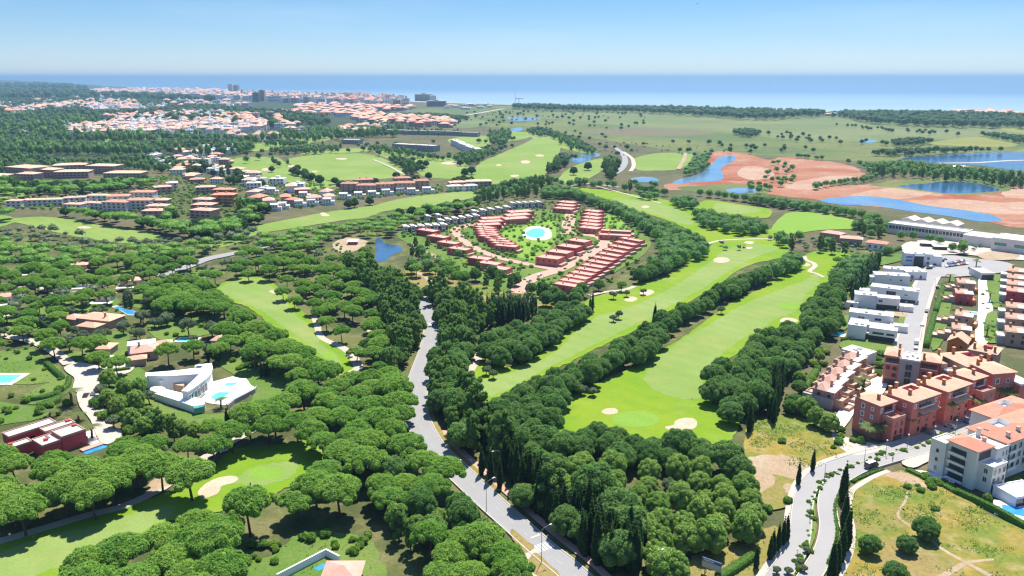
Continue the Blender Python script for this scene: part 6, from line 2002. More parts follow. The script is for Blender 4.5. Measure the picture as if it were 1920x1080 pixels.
for lab, A, B, h, d, wl in (('left one of the coastal twin towers', (428, 178), (437, 178), 78, 40, 'white_render'), ('right one of the coastal twin towers', (438, 178.5), (447, 178.5), 70, 40, 'grey_render'), ('slim tower beside the coastal twin towers', (452, 182), (457, 182), 50, 40, 'cream_render'),
                            ('dark brown slab at the near side of the town', (474, 191), (485, 191), 48, 30, 'dark_render'), ('tan inland tower right of the dark slab', (486, 190), (496, 190), 58, 30, 'tan_render'), ('big blue-grey seafront hotel', (778, 189.6), (812, 189.6), 36, 40, 'grey_render'),
                            ('white end of the big seafront hotel', (806, 190.6), (818, 190.6), 32, 36, 'white_render'), ('pale seafront slab, left one of three', (636, 189), (662, 189), 44, 40, 'white_render'), ('low pale hall beside the seafront slab', (642, 193), (672, 193), 26, 30, 'cream_render'),
                            ('tan seafront slab, middle of three', (672, 192), (700, 192), 38, 30, 'tan_render'), ('tan seafront slab, right one of three', (720, 193.5), (748, 193.5), 34, 30, 'tan_render'), ('grey block near the marsh edge of the town', (800, 200), (836, 200), 24, 40, 'grey_render'),
                            ('left one of the two tan towers inland', (474, 229), (484, 229), 26, 22, 'tan_render'), ('right one of the two tan towers inland', (499, 226), (512, 226), 24, 22, 'tan_render'), ('white slab in the middle of the town', (560, 190), (580, 190), 36, 30, 'white_render'),
                            ('cream slab near the town centre', (520, 186), (536, 186), 40, 30, 'cream_render'), ('tan slab near the town centre', (596, 189), (612, 189), 36, 30, 'tan_render')):
    tower(lab, A, B, h, d, wl)
for i_ in range(16):
    px_ = 455 + i_ * 19 + RNG.uniform(-6, 6)
    yb_ = np.interp(px_, [440, 600, 760], [183, 190, 198]) + RNG.uniform(-2, 2)
    tower(f'small seafront tower, {ORD_T[i_]} from the old town end', (px_, yb_), (px_ + RNG.uniform(6, 12), yb_), RNG.uniform(24, 46), 26, ['white_render', 'cream_render', 'tan_render', 'grey_render'][i_ % 4])
# thin mast and red crane by the beach
x, y = G(966, 197)
r = thing('radio_mast', 'thin grey mast standing near the beach end of the town', 'mast', (x, y, 0)); MB().tube([(0, 0, 0), (0, 0, 55)], [1.2, .5], 6).build('pole', 'metal_grey', r); MB().tube([(0, 0, 54), (0, 0, 62)], [.4, .15], 5).build('antenna', 'metal_grey', r)
x, y = G(973, 197.5)
r = thing('tower_crane', 'small red and white crane beside the thin mast', 'crane', (x, y, 0)); MB().tube([(0, 0, 0), (0, 0, 30)], [1.6, 1.4], 4).build('tower', 'car_red', r); MB().tube([(-14, 0, 30), (22, 0, 31)], [1.4, 1.0], 4).build('jib', 'car_red', r); MB().box(-14, -2, 27, -9, 2, 29.5).build('counterweight', 'cream_render', r)
# ------------------------------------------------------------------ street furniture, vehicles, people, palms, hedges
_cars = {}

def car_meshes(paint, style):
    k = (paint, style)
    if k in _cars:
        return _cars[k]
    if style == 'van':
        L, W, prof, cab = 5.1, 1.95, [(-2.55, .35), (2.5, .35), (2.55, .9), (2.2, 1.25), (1.55, 2.0), (1.3, 2.1), (-2.4, 2.1), (-2.55, 1.9)], [(-2.3, 1.2), (1.75, 1.2), (1.42, 1.88), (-2.3, 1.88)]
    else:
        L, W, prof, cab = 4.3, 1.76, [(-2.15, .32), (2.1, .32), (2.15, .62), (2.0, .82), (1.0, .96), (.35, 1.42), (-1.1, 1.46), (-1.75, 1.05), (-2.12, .95)], [(-1.55, .98), (.82, .98), (.28, 1.36), (-1.05, 1.39)]
    def side(pf, w, inset=0.0):
        n = len(pf)
        mb = MB()
        zt = max(z for _, z in pf)
        def yy(z, s):
            return s * (w / 2 - inset - (0.16 * max(0, z - .9) / (zt - .9 + .01) if zt > 1 else 0))
        vs = [(x, yy(z, -1), z) for x, z in pf] + [(x, yy(z, 1), z) for x, z in pf]
        mb.add(vs, [tuple(range(n)), tuple(range(2 * n - 1, n - 1, -1))] + [(i, n + i, n + (i + 1) % n, (i + 1) % n) for i in range(n)])
        return mb
    body = side(prof, W).mesh('car_body', paint)
    gl = side(cab, W + .03)
    x1 = .98 if style != 'van' else 2.12
    glass = gl.mesh('car_glass', 'car_glass')
    ws = MB()
    if style == 'van':
        ws.add([(2.18, -.75, 1.32), (2.18, .75, 1.32), (1.66, .68, 1.95), (1.66, -.68, 1.95), (2.24, -.75, 1.32), (2.24, .75, 1.32), (1.7, .68, 1.97), (1.7, -.68, 1.97)], [(4, 5, 6, 7), (0, 3, 2, 1), (0, 1, 5, 4), (3, 7, 6, 2)])
    else:
        ws.add([(.98, -.7, .99), (.98, .7, .99), (.4, .62, 1.4), (.4, -.62, 1.4), (1.02, -.7, 1.0), (1.02, .7, 1.0), (.42, .62, 1.43), (.42, -.62, 1.43)], [(4, 5, 6, 7), (0, 3, 2, 1), (0, 1, 5, 4), (3, 7, 6, 2)])
    wsm = ws.mesh('windscreen', 'car_glass')
    wh = MB()
    n = 10
    for yv in (-.11, .11):
        wh.add([(0.32 * math.cos(2 * math.pi * i / n), yv, .32 * math.sin(2 * math.pi * i / n)) for i in range(n)], [tuple(range(n)) if yv < 0 else tuple(range(n))[::-1]])
    wh.f += [(i, n + i, n + (i + 1) % n, (i + 1) % n) for i in range(n)]; wh.mi += [0] * n
    wheel = wh.mesh('wheel', 'rubber')
    hl = MB().box(-.03, -.18, -.08, .03, .18, .08).mesh('headlight', 'plastic_white')
    _cars[k] = (body, glass, wsm, wheel, hl, L, W)
    return _cars[k]

def car(label, px, py, heading, paint='car_grey', style='car', z=.3, group=None, name='parked_car', cat='car'):
    x, y = G(px, py)
    body, glass, wsm, wheel, hl, L, W = car_meshes(paint, style)
    r = thing(name, label, cat, (x, y, z + .004), heading, group)
    put('body', body, r); put('side_glass', glass, r); put('windscreen', wsm, r)
    for sx in (-.31, .31):
        for sy in (-1, 1):
            put('wheel', wheel, r, (L * sx, sy * (W / 2 - .08), .32))
    for sy in (-.6, .6):
        put('headlight', hl, r, (L / 2 - .02, sy, .68 if style == 'car' else .85))
    return r

def heading_px(a, b):
    p, q_ = np.array(G(*a)), np.array(G(*b))
    return math.atan2(*(q_ - p)[::-1])
car('white car driving up the main road', 807, 613, heading_px((806, 640), (811, 612)), 'car_white', z=Z_MAIN, name='moving_car')
car('dark purple minibus with pale roof on the right carriageway', 1633, 879, heading_px((1615, 884), (1665, 866)), 'minibus_paint', 'van', Z_DUAL, name='minibus', cat='minibus')
o = bpy.data.objects['minibus']
MB().box(-2.3, -.78, 2.105, 1.2, .78, 2.2).build('roof_panel', 'plastic_white', o)
hs = heading_px((1660, 842), (1750, 798))
PK = 'cars parked before the red apartments'
for i, (px, py, p) in enumerate(((1743, 814, 'car_grey'), (1780, 804, 'car_silver'), (1813, 794, 'car_blue'), (1853, 780, 'car_grey'), (1894, 770, 'car_silver'), (1912, 758, 'car_black'))):
    car(f'{["dark grey", "silver", "dark blue", "grey", "silver-grey", "black"][i]} car parked {["before the second red block, nearest the road fork", "before the third red block", "between two young palms before the red blocks", "under the narrow red block", "before the large red block", "farthest up before the large red block"][i]}', px, py, hs + (1.57 if i % 2 else .2), p, z=Z_COURT, group=PK)
for i, (px, py, p) in enumerate(((162, 745, 'car_black'), (176, 742, 'car_grey'))):
    car(['black car parked on the drive by the crimson villa', 'grey car in the shade beside the black one'][i], px, py, 1.8, p, z=.36, group='cars by the crimson villa')
hb_ = heading_px((1012, 518), (1080, 491))
for i, (px, py, p) in enumerate(((1067, 492, 'car_black'), (1089, 482, 'car_grey'), (1106, 475, 'car_silver'), (1120, 466, 'car_grey'), (992, 530, 'car_silver'), (867, 446, 'car_grey'), (890, 462, 'car_black'), (1012, 519, 'car_white'))):
    car(f'{["black", "grey", "silver", "dark grey", "silver", "grey", "black", "white"][i]} car on the brick road {["beside the lowest block row", "second from the block row", "below the upper bend", "at the upper bend", "near its lower end", "at the western bend", "below the left steps", "at the middle junction"][i]}', px, py, hb_ if i != 5 else hb_ + 1.2, p, z=Z_BRICK, group='cars on the brick estate road')
i = 0
paints = ['car_blue', 'car_black', 'car_silver', 'car_grey', 'car_white', 'car_red', 'car_black']
for rowi, (a, b_, n) in enumerate((((1778, 497), (1806, 491), 8), ((1774, 502), (1812, 497), 8), ((1742, 506), (1770, 489), 6), ((1818, 506), (1836, 505), 4))):
    for j in range(n):
        t = j / (n - 1)
        cols = paints[(i * 3 + rowi) % 7]
        i += 1
        car(f'{cols[4:]} car, {ORDN[j].replace("lowest", "first")} from the left in the {["far", "near", "kerbside", "house-side"][rowi]} row of the car park', a[0] + (b_[0] - a[0]) * t, a[1] + (b_[1] - a[1]) * t, 1.2 if rowi != 2 else .3, cols, z=Z_PARK, group='cars in the car park')
hst = heading_px((1700, 655), (1712, 600))
for k_, (px, py, p, st, lb) in enumerate(((1718, 646, 'car_white', 'van', 'white van parked on the upper street above the red house'), (1717, 656, 'car_silver', 'car', 'silver car parked right below the white van'), (1737, 587, 'car_black', 'car', 'black car parked halfway up the upper street'), (1757, 540, 'car_grey', 'car', 'grey car parked near the top of the upper street'), (1729, 612, 'car_white', 'car', 'white car parked on the upper street kerb'))):
    car(lb, px, py, hst, p, st, Z_STREET, 'cars on the upper street', 'parked_van' if st == 'van' else 'parked_car', 'van' if st == 'van' else 'car')

def buggy(label, px, py, heading=0.0, dark=False):
    x, y = G(px, py)
    r = thing('golf_buggy', label, 'golf buggy', (x, y, .42), heading, 'golf buggies')
    mb = MB().box(-1.1, -.55, .28, 1.1, .55, .55).box(.55, -.5, .55, 1.05, .5, .85).box(-.75, -.5, .55, -.1, .5, .8)
    mb.build('body', 'car_grey' if dark else 'plastic_white', r)
    MB().box(-.9, -.6, 1.82, .9, .6, 1.9).build('roof', 'cloth_dark' if dark else 'plastic_white', r)
    for a in (-.8, .75):
        for s in (-.5, .5):
            MB().box(a - .03, s - .03, .55, a + .03, s + .03, 1.82).build('post', 'metal_grey', r)
            MB().tube([(a, s * 1.15 - .08, .22), (a, s * 1.15 + .08, .22)], [.22, .22], 8).build('wheel', 'rubber', r)
    MB().box(-.6, -.5, .8, -.5, .5, 1.2).build('seat', 'cloth_dark', r)
buggy('white golf buggy at the path end under a pine', 653, 668, .5); buggy('white golf buggy just below the other at the path end', 657, 672, .3)
buggy('dark golf buggy by the upper green, left one', 1386, 465, 0, True); buggy('dark golf buggy by the upper green, right one', 1395, 466, .2, True); buggy('golf buggy on the cart path by the pines', 421, 849, .5)

def person(label, px, py, top, z=.4, turn=0.0):
    x, y = G(px, py)
    r = thing('person', label, 'person', (x, y, z), turn)
    me = bpy.data.meshes.new('body')
    V = [(0, 0, .95), (0, 0, 1.2), (0, 0, 1.42), (0, .0, 1.52), (0, .02, 1.64), (.17, 0, 1.4), (.24, .02, 1.12), (.22, .12, .9), (-.17, 0, 1.4), (-.24, .02, 1.12), (-.22, .12, .9), (.1, 0, .86), (.11, .05, .48), (.11, -.02, .06), (.11, .12, .03), (-.1, 0, .86), (-.11, -.04, .48), (-.11, -.12, .06), (-.11, .02, .03)]
    E = [(0, 1), (1, 2), (2, 3), (3, 4), (2, 5), (5, 6), (6, 7), (2, 8), (8, 9), (9, 10), (0, 11), (11, 12), (12, 13), (13, 14), (0, 15), (15, 16), (16, 17), (17, 18)]
    rad = [.15, .14, .15, .06, .11, .065, .05, .04, .065, .05, .04, .1, .07, .045, .04, .1, .07, .045, .04]
    me.from_pydata(V, E, [])
    me.materials.append(MATS[top])
    o = put('body', me, r)
    sk = o.modifiers.new('skin', 'SKIN')
    for i_, v in enumerate(me.skin_vertices[0].data):
        v.radius = (rad[i_], rad[i_])
    me.skin_vertices[0].data[0].use_root = True
    o.modifiers.new('sub', 'SUBSURF').levels = 1
    MB().lathe([(.02, 1.53), (.075, 1.57), (.1, 1.64), (.09, 1.72), (.03, 1.77)], 10, (0, .02, 0)).build('head', 'skin', r, smooth_=True)
    MB().lathe([(.105, 1.66), (.1, 1.73), (.04, 1.79)], 10, (0, .0, 0)).build('hair', 'cloth_dark', r, smooth_=True)
person('person in dark purple clothes walking on the carriageway', 1673, 868, 'cloth_purple', Z_DUAL, .5)
person('golfer in dark clothes standing by the lowest putting green', 470, 916, 'cloth_dark', .4, 1.)
person('golfer in dark clothes near the twin bunkers', 1200, 546, 'cloth_dark', .4, 2.)

def lamp(label, px, py, h, arm, toward=0.0, base=.2, group='street lamps'):
    x, y = G(px, py)
    r = thing('street_lamp', label, 'street lamp', (x, y, base), toward, group)
    MB().tube([(0, 0, -.3), (0, 0, h * .5), (0, 0, h)], [.11, .085, .06], 8).build('pole', 'pole_grey', r)
    if arm:
        MB().tube([(0, 0, h - .05), (arm * .25, 0, h + .55), (arm, 0, h + .85)], [.06, .05, .045], 6).build('arm', 'pole_grey', r)
        MB().box(arm - .1, -.14, h + .78, arm + .7, .14, h + .95).build('lamp_head', 'plastic_white', r)
    else:
        MB().lathe([(.08, h), (.26, h + .12), (.3, h + .32), (.12, h + .5)], 10).build('lamp_head', 'plastic_white', r)
lamp('tall street lamp with long arm beside the zebra crossing', 1015, 1059, 10, 2.6, .6)
lamp('tall street lamp before the round pines at the near edge', 1233, 1104, 9.5, 1.2, .9)
lamp('street lamp with arm on the verge left of the crossing', 912, 962, 9.5, 2.4, .7)
lamp('street lamp with arm by the red paved bank', 938, 896, 9, 2.4, 3.7)
mpts = [(1492, 1068), (1515, 1022), (1518, 975), (1520, 938), (1545, 902), (1580, 885), (1620, 869), (1660, 856), (1700, 845), (1750, 829), (1790, 817)]
for i, p in enumerate(mpts):
    if i % 2 == 0 or i > 6:
        lamp(f'short lamp post on the planted median, {ORDN[i].replace("lowest", "first")} from the near end', p[0], p[1], 5.5, 0, 0, .3, 'lamps on the planted median')
for i, p in enumerate(((1752, 545), (1738, 600), (1726, 640), (1692, 590), (1705, 548))):
    lamp(f'lamp post on the upper street, {["highest on the hedge side", "middle on the hedge side", "lowest on the hedge side", "lower one on the villa side", "upper one on the villa side"][i]}', p[0], p[1], 6, 1.0, 3.1 if i < 3 else 0, .3, 'lamps of the upper street')

# billboard
x, y = G(1333, 1082)
r = thing('billboard', 'blue and white billboard on two posts beside the meadow', 'billboard', (x, y, .1), R(-36))
MB().box(-2.6, -.1, 2.2, 2.6, .1, 3.9).build('lower_panel', 'billboard_pale', r)
MB().box(-2.6, -.1, 3.902, 2.6, .1, 4.9).build('upper_panel', 'billboard_blue', r)
MB().box(-2.2, -.13, 4.2, .6, -.101, 4.6).build('white_band', 'road_paint', r)
for s in (-1.7, 1.7):
    MB().box(s - .1, -.1, -.3, s + .1, .1, 2.2).build('post', 'timber', r)
    MB().tube([(s, .1, 2.0), (s, 1.6, -.2)], [.06, .06], 5).build('brace', 'timber', r)

# airliner far off
D = 6200.0
r = thing('airliner', 'tiny airliner crossing the sky above the sea', 'aeroplane', ((1285 - 960) / FPX * D, D, H + (145 - 19) / FPX * D), R(186))
MB().tube([(-18, 0, 0), (-14, 0, .6), (-4, 0, 0), (14, 0, 0), (18, 0, -.2)], [.4, 1.5, 2.0, 2.0, .3], 8).build('fuselage', 'plastic_white', r)
for s in (-1, 1):
    MB().add([(3, s * 1.5, -.6), (-4, s * 1.5, -.6), (-8, s * 17, .8), (-5.5, s * 17, .8), (3, s * 1.5, -.2), (-4, s * 1.5, -.2), (-8, s * 17, 1.0), (-5.5, s * 17, 1.0)], [(0, 1, 2, 3), (7, 6, 5, 4), (0, 4, 5, 1), (1, 5, 6, 2), (2, 6, 7, 3), (3, 7, 4, 0)]).build('wing', 'metal_grey', r)
    MB().add([(-14, s * .6, .8), (-17, s * .6, .8), (-18.5, s * 6, 1), (-17, s * 6, 1), (-14, s * .6, 1.0), (-17, s * .6, 1.0), (-18.5, s * 6, 1.2), (-17, s * 6, 1.2)], [(0, 1, 2, 3), (7, 6, 5, 4), (0, 4, 5, 1), (1, 5, 6, 2), (2, 6, 7, 3), (3, 7, 4, 0)]).build('tailplane', 'metal_grey', r)
    MB().tube([(2, s * 5.5, -1.4), (-2, s * 5.5, -1.4)], [.9, .7], 8).build('engine', 'metal_grey', r)
MB().prism([(-13, -.15), (-18, -.15), (-18, .15), (-13, .15)], 1.2, 6.5).build('fin', 'car_blue', r)

# palms: every frond a leaf of its own
def frond_mesh(L=2.6, seed=0):
    rg = np.random.default_rng(seed)
    V, T = [], []
    n = 9
    for i in range(n):
        t0, t1 = i / n, (i + 1) / n
        f = lambda t: np.array([L * t * (1 - .18 * t), 0, .75 * t - 1.75 * t * t])
        p0, p1 = f(t0), f(t1)
        wd = .62 * math.sin(math.pi * (.12 + .86 * (t0 + t1) / 2))
        for s in (-1, 1):
            k = len(V)
            V += [p0, p1, (p0 + p1) / 2 + np.array([.28, s * wd, -.22 + rg.uniform(-.08, .05)])]
            T.append((k, k + 1, k + 2) if s < 0 else (k + 1, k, k + 2))
    return np_mesh('frond', np.array(V), np.array(T), 'palm_leaves')
FR = [frond_mesh(2.7, 1), frond_mesh(2.4, 2), frond_mesh(3.0, 3)]
PT = MB().tube([(0, 0, -.3), (.05, 0, 1.5), (.0, .08, 4.0), (0, 0, 6.0)], [.34, .27, .24, .30], 8).mesh('palm_trunk', 'palm_bark')
PH = MB().lathe([(.2, 5.7), (.42, 6.0), (.3, 6.35)], 8).mesh('palm_heart', 'palm_bark')
def palm(label, px, py, h=6.0, s=1.0, top=True):
    if top:
        x, y = G(px, py, h)
    else:
        x, y = G(px, py)
    r = thing('palm_tree', label, 'palm', (x, y, .1), RNG.uniform(0, 6), 'palms of the gardens', (s * 1.3, s * 1.3, h / 6.2))
    put('trunk', PT, r); put('heart', PH, r)
    n = 18
    for i in range(n):
        f = put('frond', FR[i % 3], r, (0, 0, 6.1))
        f.rotation_euler = (0, R(-42 + 62 * ((i * 7) % n) / n), i * 2.39996)
for i, (px, py, h, s, lb) in enumerate(((1629, 800, 6, 1.1, 'palm before the corner of the nearest red block, left of a pair'), (1650, 798, 6, 1.2, 'palm before the corner of the nearest red block, right of a pair'), (1699, 782, 7, 1.25, 'palm between the first and second red blocks'), (1776, 757, 8, 1.3, 'tall palm between the second and third red blocks'),
                                       (1762, 765, 6, 1.0, 'shorter palm beside the tall one near the third red block'), (1836, 747, 7, 1.3, 'palm before the narrow red block'), (1876, 728, 7.5, 1.45, 'bushy palm before the large red block, left one'), (1893, 733, 7, 1.3, 'yellowish palm before the large red block, right one'),
                                       (1622, 707, 7, .95, 'slender palm in the middle of the palm court'), (1617, 722, 3.5, .8, 'low yellow palm beside the round blue pool'), (1610, 714, 6, .8, 'thin palm left of the round blue pool'), (131, 733, 6, 1.5, 'big palm on the drive above the crimson villa'), (170, 799, 5, 1.2, 'palm on the white terrace of the crimson villa'),
                                       (92, 770, 3, 1.1, 'low yellow-green palm on the lawn above the crimson villa'), (146, 775, 3, 1., 'low palm between the drive and the crimson villa'), (1858, 548, 6, .9, 'palm on the promenade, upper one'), (1853, 610, 6, .9, 'palm on the promenade, lower one'), (1832, 488, 6, 1.0, 'palm by the sandy yard of the hotel'), (1782, 515, 5, 1.2, 'palm at the lower edge of the car park'),
                                       (413, 748, 4, 1.0, 'palm at the edge of the curved villa pool'), (262, 585, 6, 1.0, 'palm behind the pale villa'), (740, 395, 7, 1.3, 'palm beside the upper end of the estate'), (1810, 455, 8, 1.2, 'tall palm before the hotel link')) ):
    palm(lb, px, py, h, s)

# hedges
def hedge(label, pts, w=1.3, h=1.5, mat='hedge_leaves', name='hedge', n=4):
    q, nr, _ = ribbon_pts(pts, w, n)
    o = q.mean(0)
    q = q - o
    rg = np.random.default_rng(len(label))
    k = len(q)
    V = [np.concatenate([q + nr * w * .42, np.zeros((k, 1))], 1), np.concatenate([q + nr * w * .40, np.full((k, 1), h * .92)], 1), np.concatenate([q - nr * w * .40, np.full((k, 1), h * .92)], 1), np.concatenate([q - nr * w * .42, np.zeros((k, 1))], 1)]
    T = []
    for i in range(k - 1):
        for a in range(3):
            A, B_, C_, D_ = a * k + i, a * k + i + 1, (a + 1) * k + i + 1, (a + 1) * k + i
            T += [(A, B_, C_), (A, C_, D_)]
    T += [(0, k, 2 * k), (0, 2 * k, 3 * k), (k - 1, 4 * k - 1, 3 * k - 1), (k - 1, 3 * k - 1, 2 * k - 1)]
    V = np.concatenate(V)
    L = np.linalg.norm(np.diff(q, axis=0), axis=1).sum()
    m = int(L * 22)
    t = rg.uniform(0, k - 1.001, m); i0 = t.astype(int); f = (t - i0)[:, None]
    c = q[i0] * (1 - f) + q[i0 + 1] * f
    nn_ = nr[i0]
    u = rg.uniform(-1, 1, m)
    face = rg.random(m)
    off = np.where(face < .5, u * .42, np.where(u > 0, .43, -.43)) * w
    zz = np.where(face < .5, h * .93, rg.uniform(.15, .95, m) * h)
    P = np.concatenate([c + nn_ * off[:, None], zz[:, None]], 1)
    outn = np.where((face < .5)[:, None], np.array([0, 0, 1.0]), np.concatenate([nn_ * np.sign(off)[:, None], np.full((m, 1), .3)], 1))
    d = outn + rg.normal(0, .6, (m, 3)); d /= np.linalg.norm(d, axis=1)[:, None]
    sd = np.cross(d, rg.normal(0, 1, (m, 3))); sd /= np.linalg.norm(sd, axis=1)[:, None] + 1e-9
    s = rg.uniform(.22, .42, (m, 1))
    tv = np.stack([P - sd * s * .5, P + sd * s * .5, P + d * s], 1).reshape(-1, 3)
    Vt = np.concatenate([V, tv]); Tt = np.concatenate([np.array(T), np.arange(3 * m).reshape(-1, 3) + len(V)])
    ob = put(name, np_mesh(name, Vt, Tt, mat), None, (o[0], o[1], .1))
    return tag(ob, label, 'hedge', 'clipped hedges')
for lb, pts, w, h in (('curved clipped hedge round the left lawn corner', [(52, 753), (85, 748), (112, 738), (128, 724), (130, 712)], 2.2, 1.8), ('dark hedge along the lane above the left lawn', [(88, 684), (102, 698), (118, 712)], 2.4, 2.0), ('leafy hedge between the lawn and the drive palm', [(70, 768), (90, 764), (112, 752)], 3.0, 2.6),
                      ('dark hedge at the meadow edge left of the carriageway', [(1392, 946), (1415, 954), (1440, 961)], 2.4, 2.2), ('green hedge behind the billboard meadow', [(1345, 1092), (1385, 1067), (1412, 1048)], 2.6, 2.2), ('long dark hedge between the meadow and the pool garden', [(1790, 926), (1830, 944), (1870, 963), (1930, 997)], 2.0, 2.0),
                      ('low hedge along the apron below the cream building', [(1700, 884), (1735, 900), (1765, 912), (1790, 926)], 2.2, 1.3), ('tall green hedge along the upper street, lower half', [(1752, 592), (1743, 625), (1736, 652)], 3.0, 2.6), ('tall green hedge along the upper street, upper half', [(1770, 535), (1762, 560), (1754, 586)], 3.0, 2.4),
                      ('thin hedge between the right carriageway and its footway', [(1592, 906), (1572, 932), (1565, 962), (1570, 998), (1566, 1026), (1552, 1062)], 1.0, .9), ('clipped hedge in front of the curved white villa', [(192, 700), (225, 697), (245, 694)], 2.0, 1.6), ('low planting strip along the meadow pavement', [(1598, 905), (1625, 893), (1655, 882)], 1.2, .8),
                      ('dark hedge on the far side of the hotel drive', [(1640, 486), (1670, 474), (1688, 468)], 2.5, 2.5), ('green hedge behind the lowest white villa', [(1578, 640), (1590, 638), (1600, 640)], 2, 1.6), ('hedge beside the tan villas and the wood', [(1505, 745), (1512, 728), (1530, 700)], 3, 2.4)):
    hedge(lb, pts, w, h)
# median bushes, garden bushes
q_, n_, _ = ribbon_pts(mpts, 1, 4)
for i in range(0, len(q_)):
  for _r in range(2):
    if RNG.random() < .8:
        plant('shrub', q_[i][0] + RNG.uniform(-1.2, 1.2), q_[i][1] + RNG.uniform(-1.6, 1.6), RNG.uniform(.55, 1.1))
for (px0, py0, px1, py1, n, r0, r1) in ((178, 740, 265, 850, 46, 1.4, 3.0), (560, 1000, 690, 1045, 16, 1.0, 2.0), (470, 1020, 545, 1060, 12, .9, 1.8), (1700, 890, 1800, 925, 14, .8, 1.6), (1640, 655, 1665, 720, 14, 1.2, 2.2), (1500, 660, 1560, 740, 16, 1.2, 2.2),
                                        (1690, 835, 1790, 850, 4, .7, 1.1), (1720, 880, 1790, 900, 8, 1.2, 2.0), (1840, 520, 1880, 640, 22, .8, 1.4), (1770, 530, 1792, 640, 14, .8, 1.4), (1600, 535, 1640, 640, 14, 1., 1.6), (1690, 520, 1716, 640, 16, .9, 1.4),
                                        (790, 425, 960, 520, 70, 1.2, 2.6), (1030, 390, 1200, 540, 80, 1.2, 2.6), (0, 640, 120, 720, 16, .8, 1.5), (10, 730, 130, 780, 14, 1.0, 2.2), (390, 660, 520, 700, 22, 1., 2.), (1560, 800, 1640, 850, 16, 1.0, 1.8), (1830, 905, 1920, 950, 10, .9, 1.8)):
    P = np.stack([RNG.uniform(px0, px1, n), RNG.uniform(py0, py1, n)], 1)
    W = GN(P)
    rr = RNG.uniform(r0, r1, n)
    for (x, y), r_, ok_ in zip(W, rr, allowed(W, rr)):
        if ok_ and not _near(x, y, r_):
            plant('shrub', x, y, r_)
# ------------------------------------------------------------------ where the trees stand
for pts in ([(536, 300), (575, 292), (640, 288), (702, 291), (742, 311), (760, 324), (738, 334), (660, 338), (600, 336), (565, 322), (548, 310)],
            [(18, 412), (60, 405), (130, 409), (195, 422), (285, 435), (306, 450), (250, 460), (160, 450), (80, 434)],
            [(448, 434), (520, 416), (580, 404), (640, 394), (704, 385), (745, 374), (820, 364), (880, 359), (890, 370), (810, 386), (720, 397), (690, 408), (640, 414), (580, 424), (500, 438), (466, 446)],
            [(884, 330), (898, 306), (930, 292), (985, 268), (1010, 258), (1046, 264), (1050, 285), (1034, 318), (1005, 334), (940, 344), (895, 344)],
            [(704, 444), (722, 446), (766, 460), (770, 490), (752, 522), (690, 524), (694, 475)], [(640, 447), (690, 446), (690, 474), (652, 480)], [(365, 500), (390, 480), (430, 470), (480, 460), (470, 482), (420, 500), (380, 512)], [(1785, 207), (1925, 211), (1925, 221), (1785, 217)],
            [(1262, 345), (1272, 337), (1312, 326), (1334, 308), (1346, 296), (1372, 291), (1378, 300), (1352, 316), (1354, 337), (1290, 343)], [(1690, 300), (1720, 293), (1800, 289), (1880, 286), (2100, 290), (2150, 322), (1960, 326), (1890, 318), (1830, 310), (1760, 306)],
            [(1684, 349), (1742, 344), (1800, 341), (1848, 347), (1874, 357), (1840, 361), (1780, 363), (1738, 358)], [(1536, 376), (1625, 368), (1740, 386), (1858, 403), (1878, 414), (1838, 416), (1700, 396), (1575, 384)]):
    EXCL.append(GN(smooth(pts, 3)))
clear_px([(1003, 1028), (1030, 1055), (1060, 1100), (1000, 1110), (975, 1060), (985, 1040)])
# single trees first
at('pine', 8.2, (354, 880), canopy=True)
at('pine', 7.6, (150, 890), (205, 893), canopy=True)
at('pine', 6.8, (172, 925), (40, 953), canopy=True)
at('pine', 5.8, (400, 832), canopy=True); at('pine', 4.6, (350, 836), canopy=True)
at('pine', 6.6, (300, 878), (118, 920), canopy=True)
at('pine', 5.0, (55, 590), (112, 612), (40, 618), (330, 556), (560, 700), canopy=True)
at('pine', 4.8, (530, 545), (552, 560), (598, 585), (640, 620), (668, 655), (590, 570), (612, 600), canopy=True)
at('cypress', 1.1, (903, 893), (920, 905), (937, 918), (1455, 740), (1448, 752), (1440, 770), (1404, 812), (1408, 806))
at('cypress', 1.3, (1227, 614), (1106, 592), (1111, 588))
at('cypress', .9, (391, 678), (491, 708), (497, 708), (503, 707), (427, 805), (433, 803))
at('cypress', .85, (1523, 886), (1496, 912), (1467, 1025), (1474, 1018), (1458, 1035), (1448, 1045), (1417, 1068), (1443, 1052))
at('cypress', 1.3, (1582, 994), (1586, 1034), (1576, 1056), (1566, 1082), (1557, 1100), (1580, 940))
at('olive', 2.6, (1135, 888), (1272, 934), (1292, 950), (1252, 928), (1165, 870))
at('dark', 3.2, (1632, 1018), (1702, 1015), (1741, 995), canopy=True)
at('dark', 3.6, (1738, 985), (1680, 1072), canopy=True)
at('shrub', 1.6, (1752, 958), (1467, 832), (1476, 944), (1440, 960))
at('dark', 4.0, (1490, 748), canopy=True)
at('round', 3.8, (1530, 778), (1512, 760), (1556, 788), canopy=True)
for p in ((1112, 744), (1090, 742), (1160, 600), (1150, 605), (1352, 590), (1420, 630), (925, 712), (918, 690), (912, 705), (1150, 562), (1175, 558), (1206, 554), (1360, 470), (1352, 462), (1385, 470), (1310, 480)):
    at('olive', 2.4, p)
at('pine', 3.6, (1570, 500), (712, 706), (1165, 548), (1440, 700))
at('dark', 4.5, (982, 925), (1060, 975), (1090, 985), canopy=True)
# trees in the golf rough by the lower right road
at('olive', 1.2, (1500, 1060), (1512, 1040), (1478, 1080), (1505, 1075), (1455, 1080))

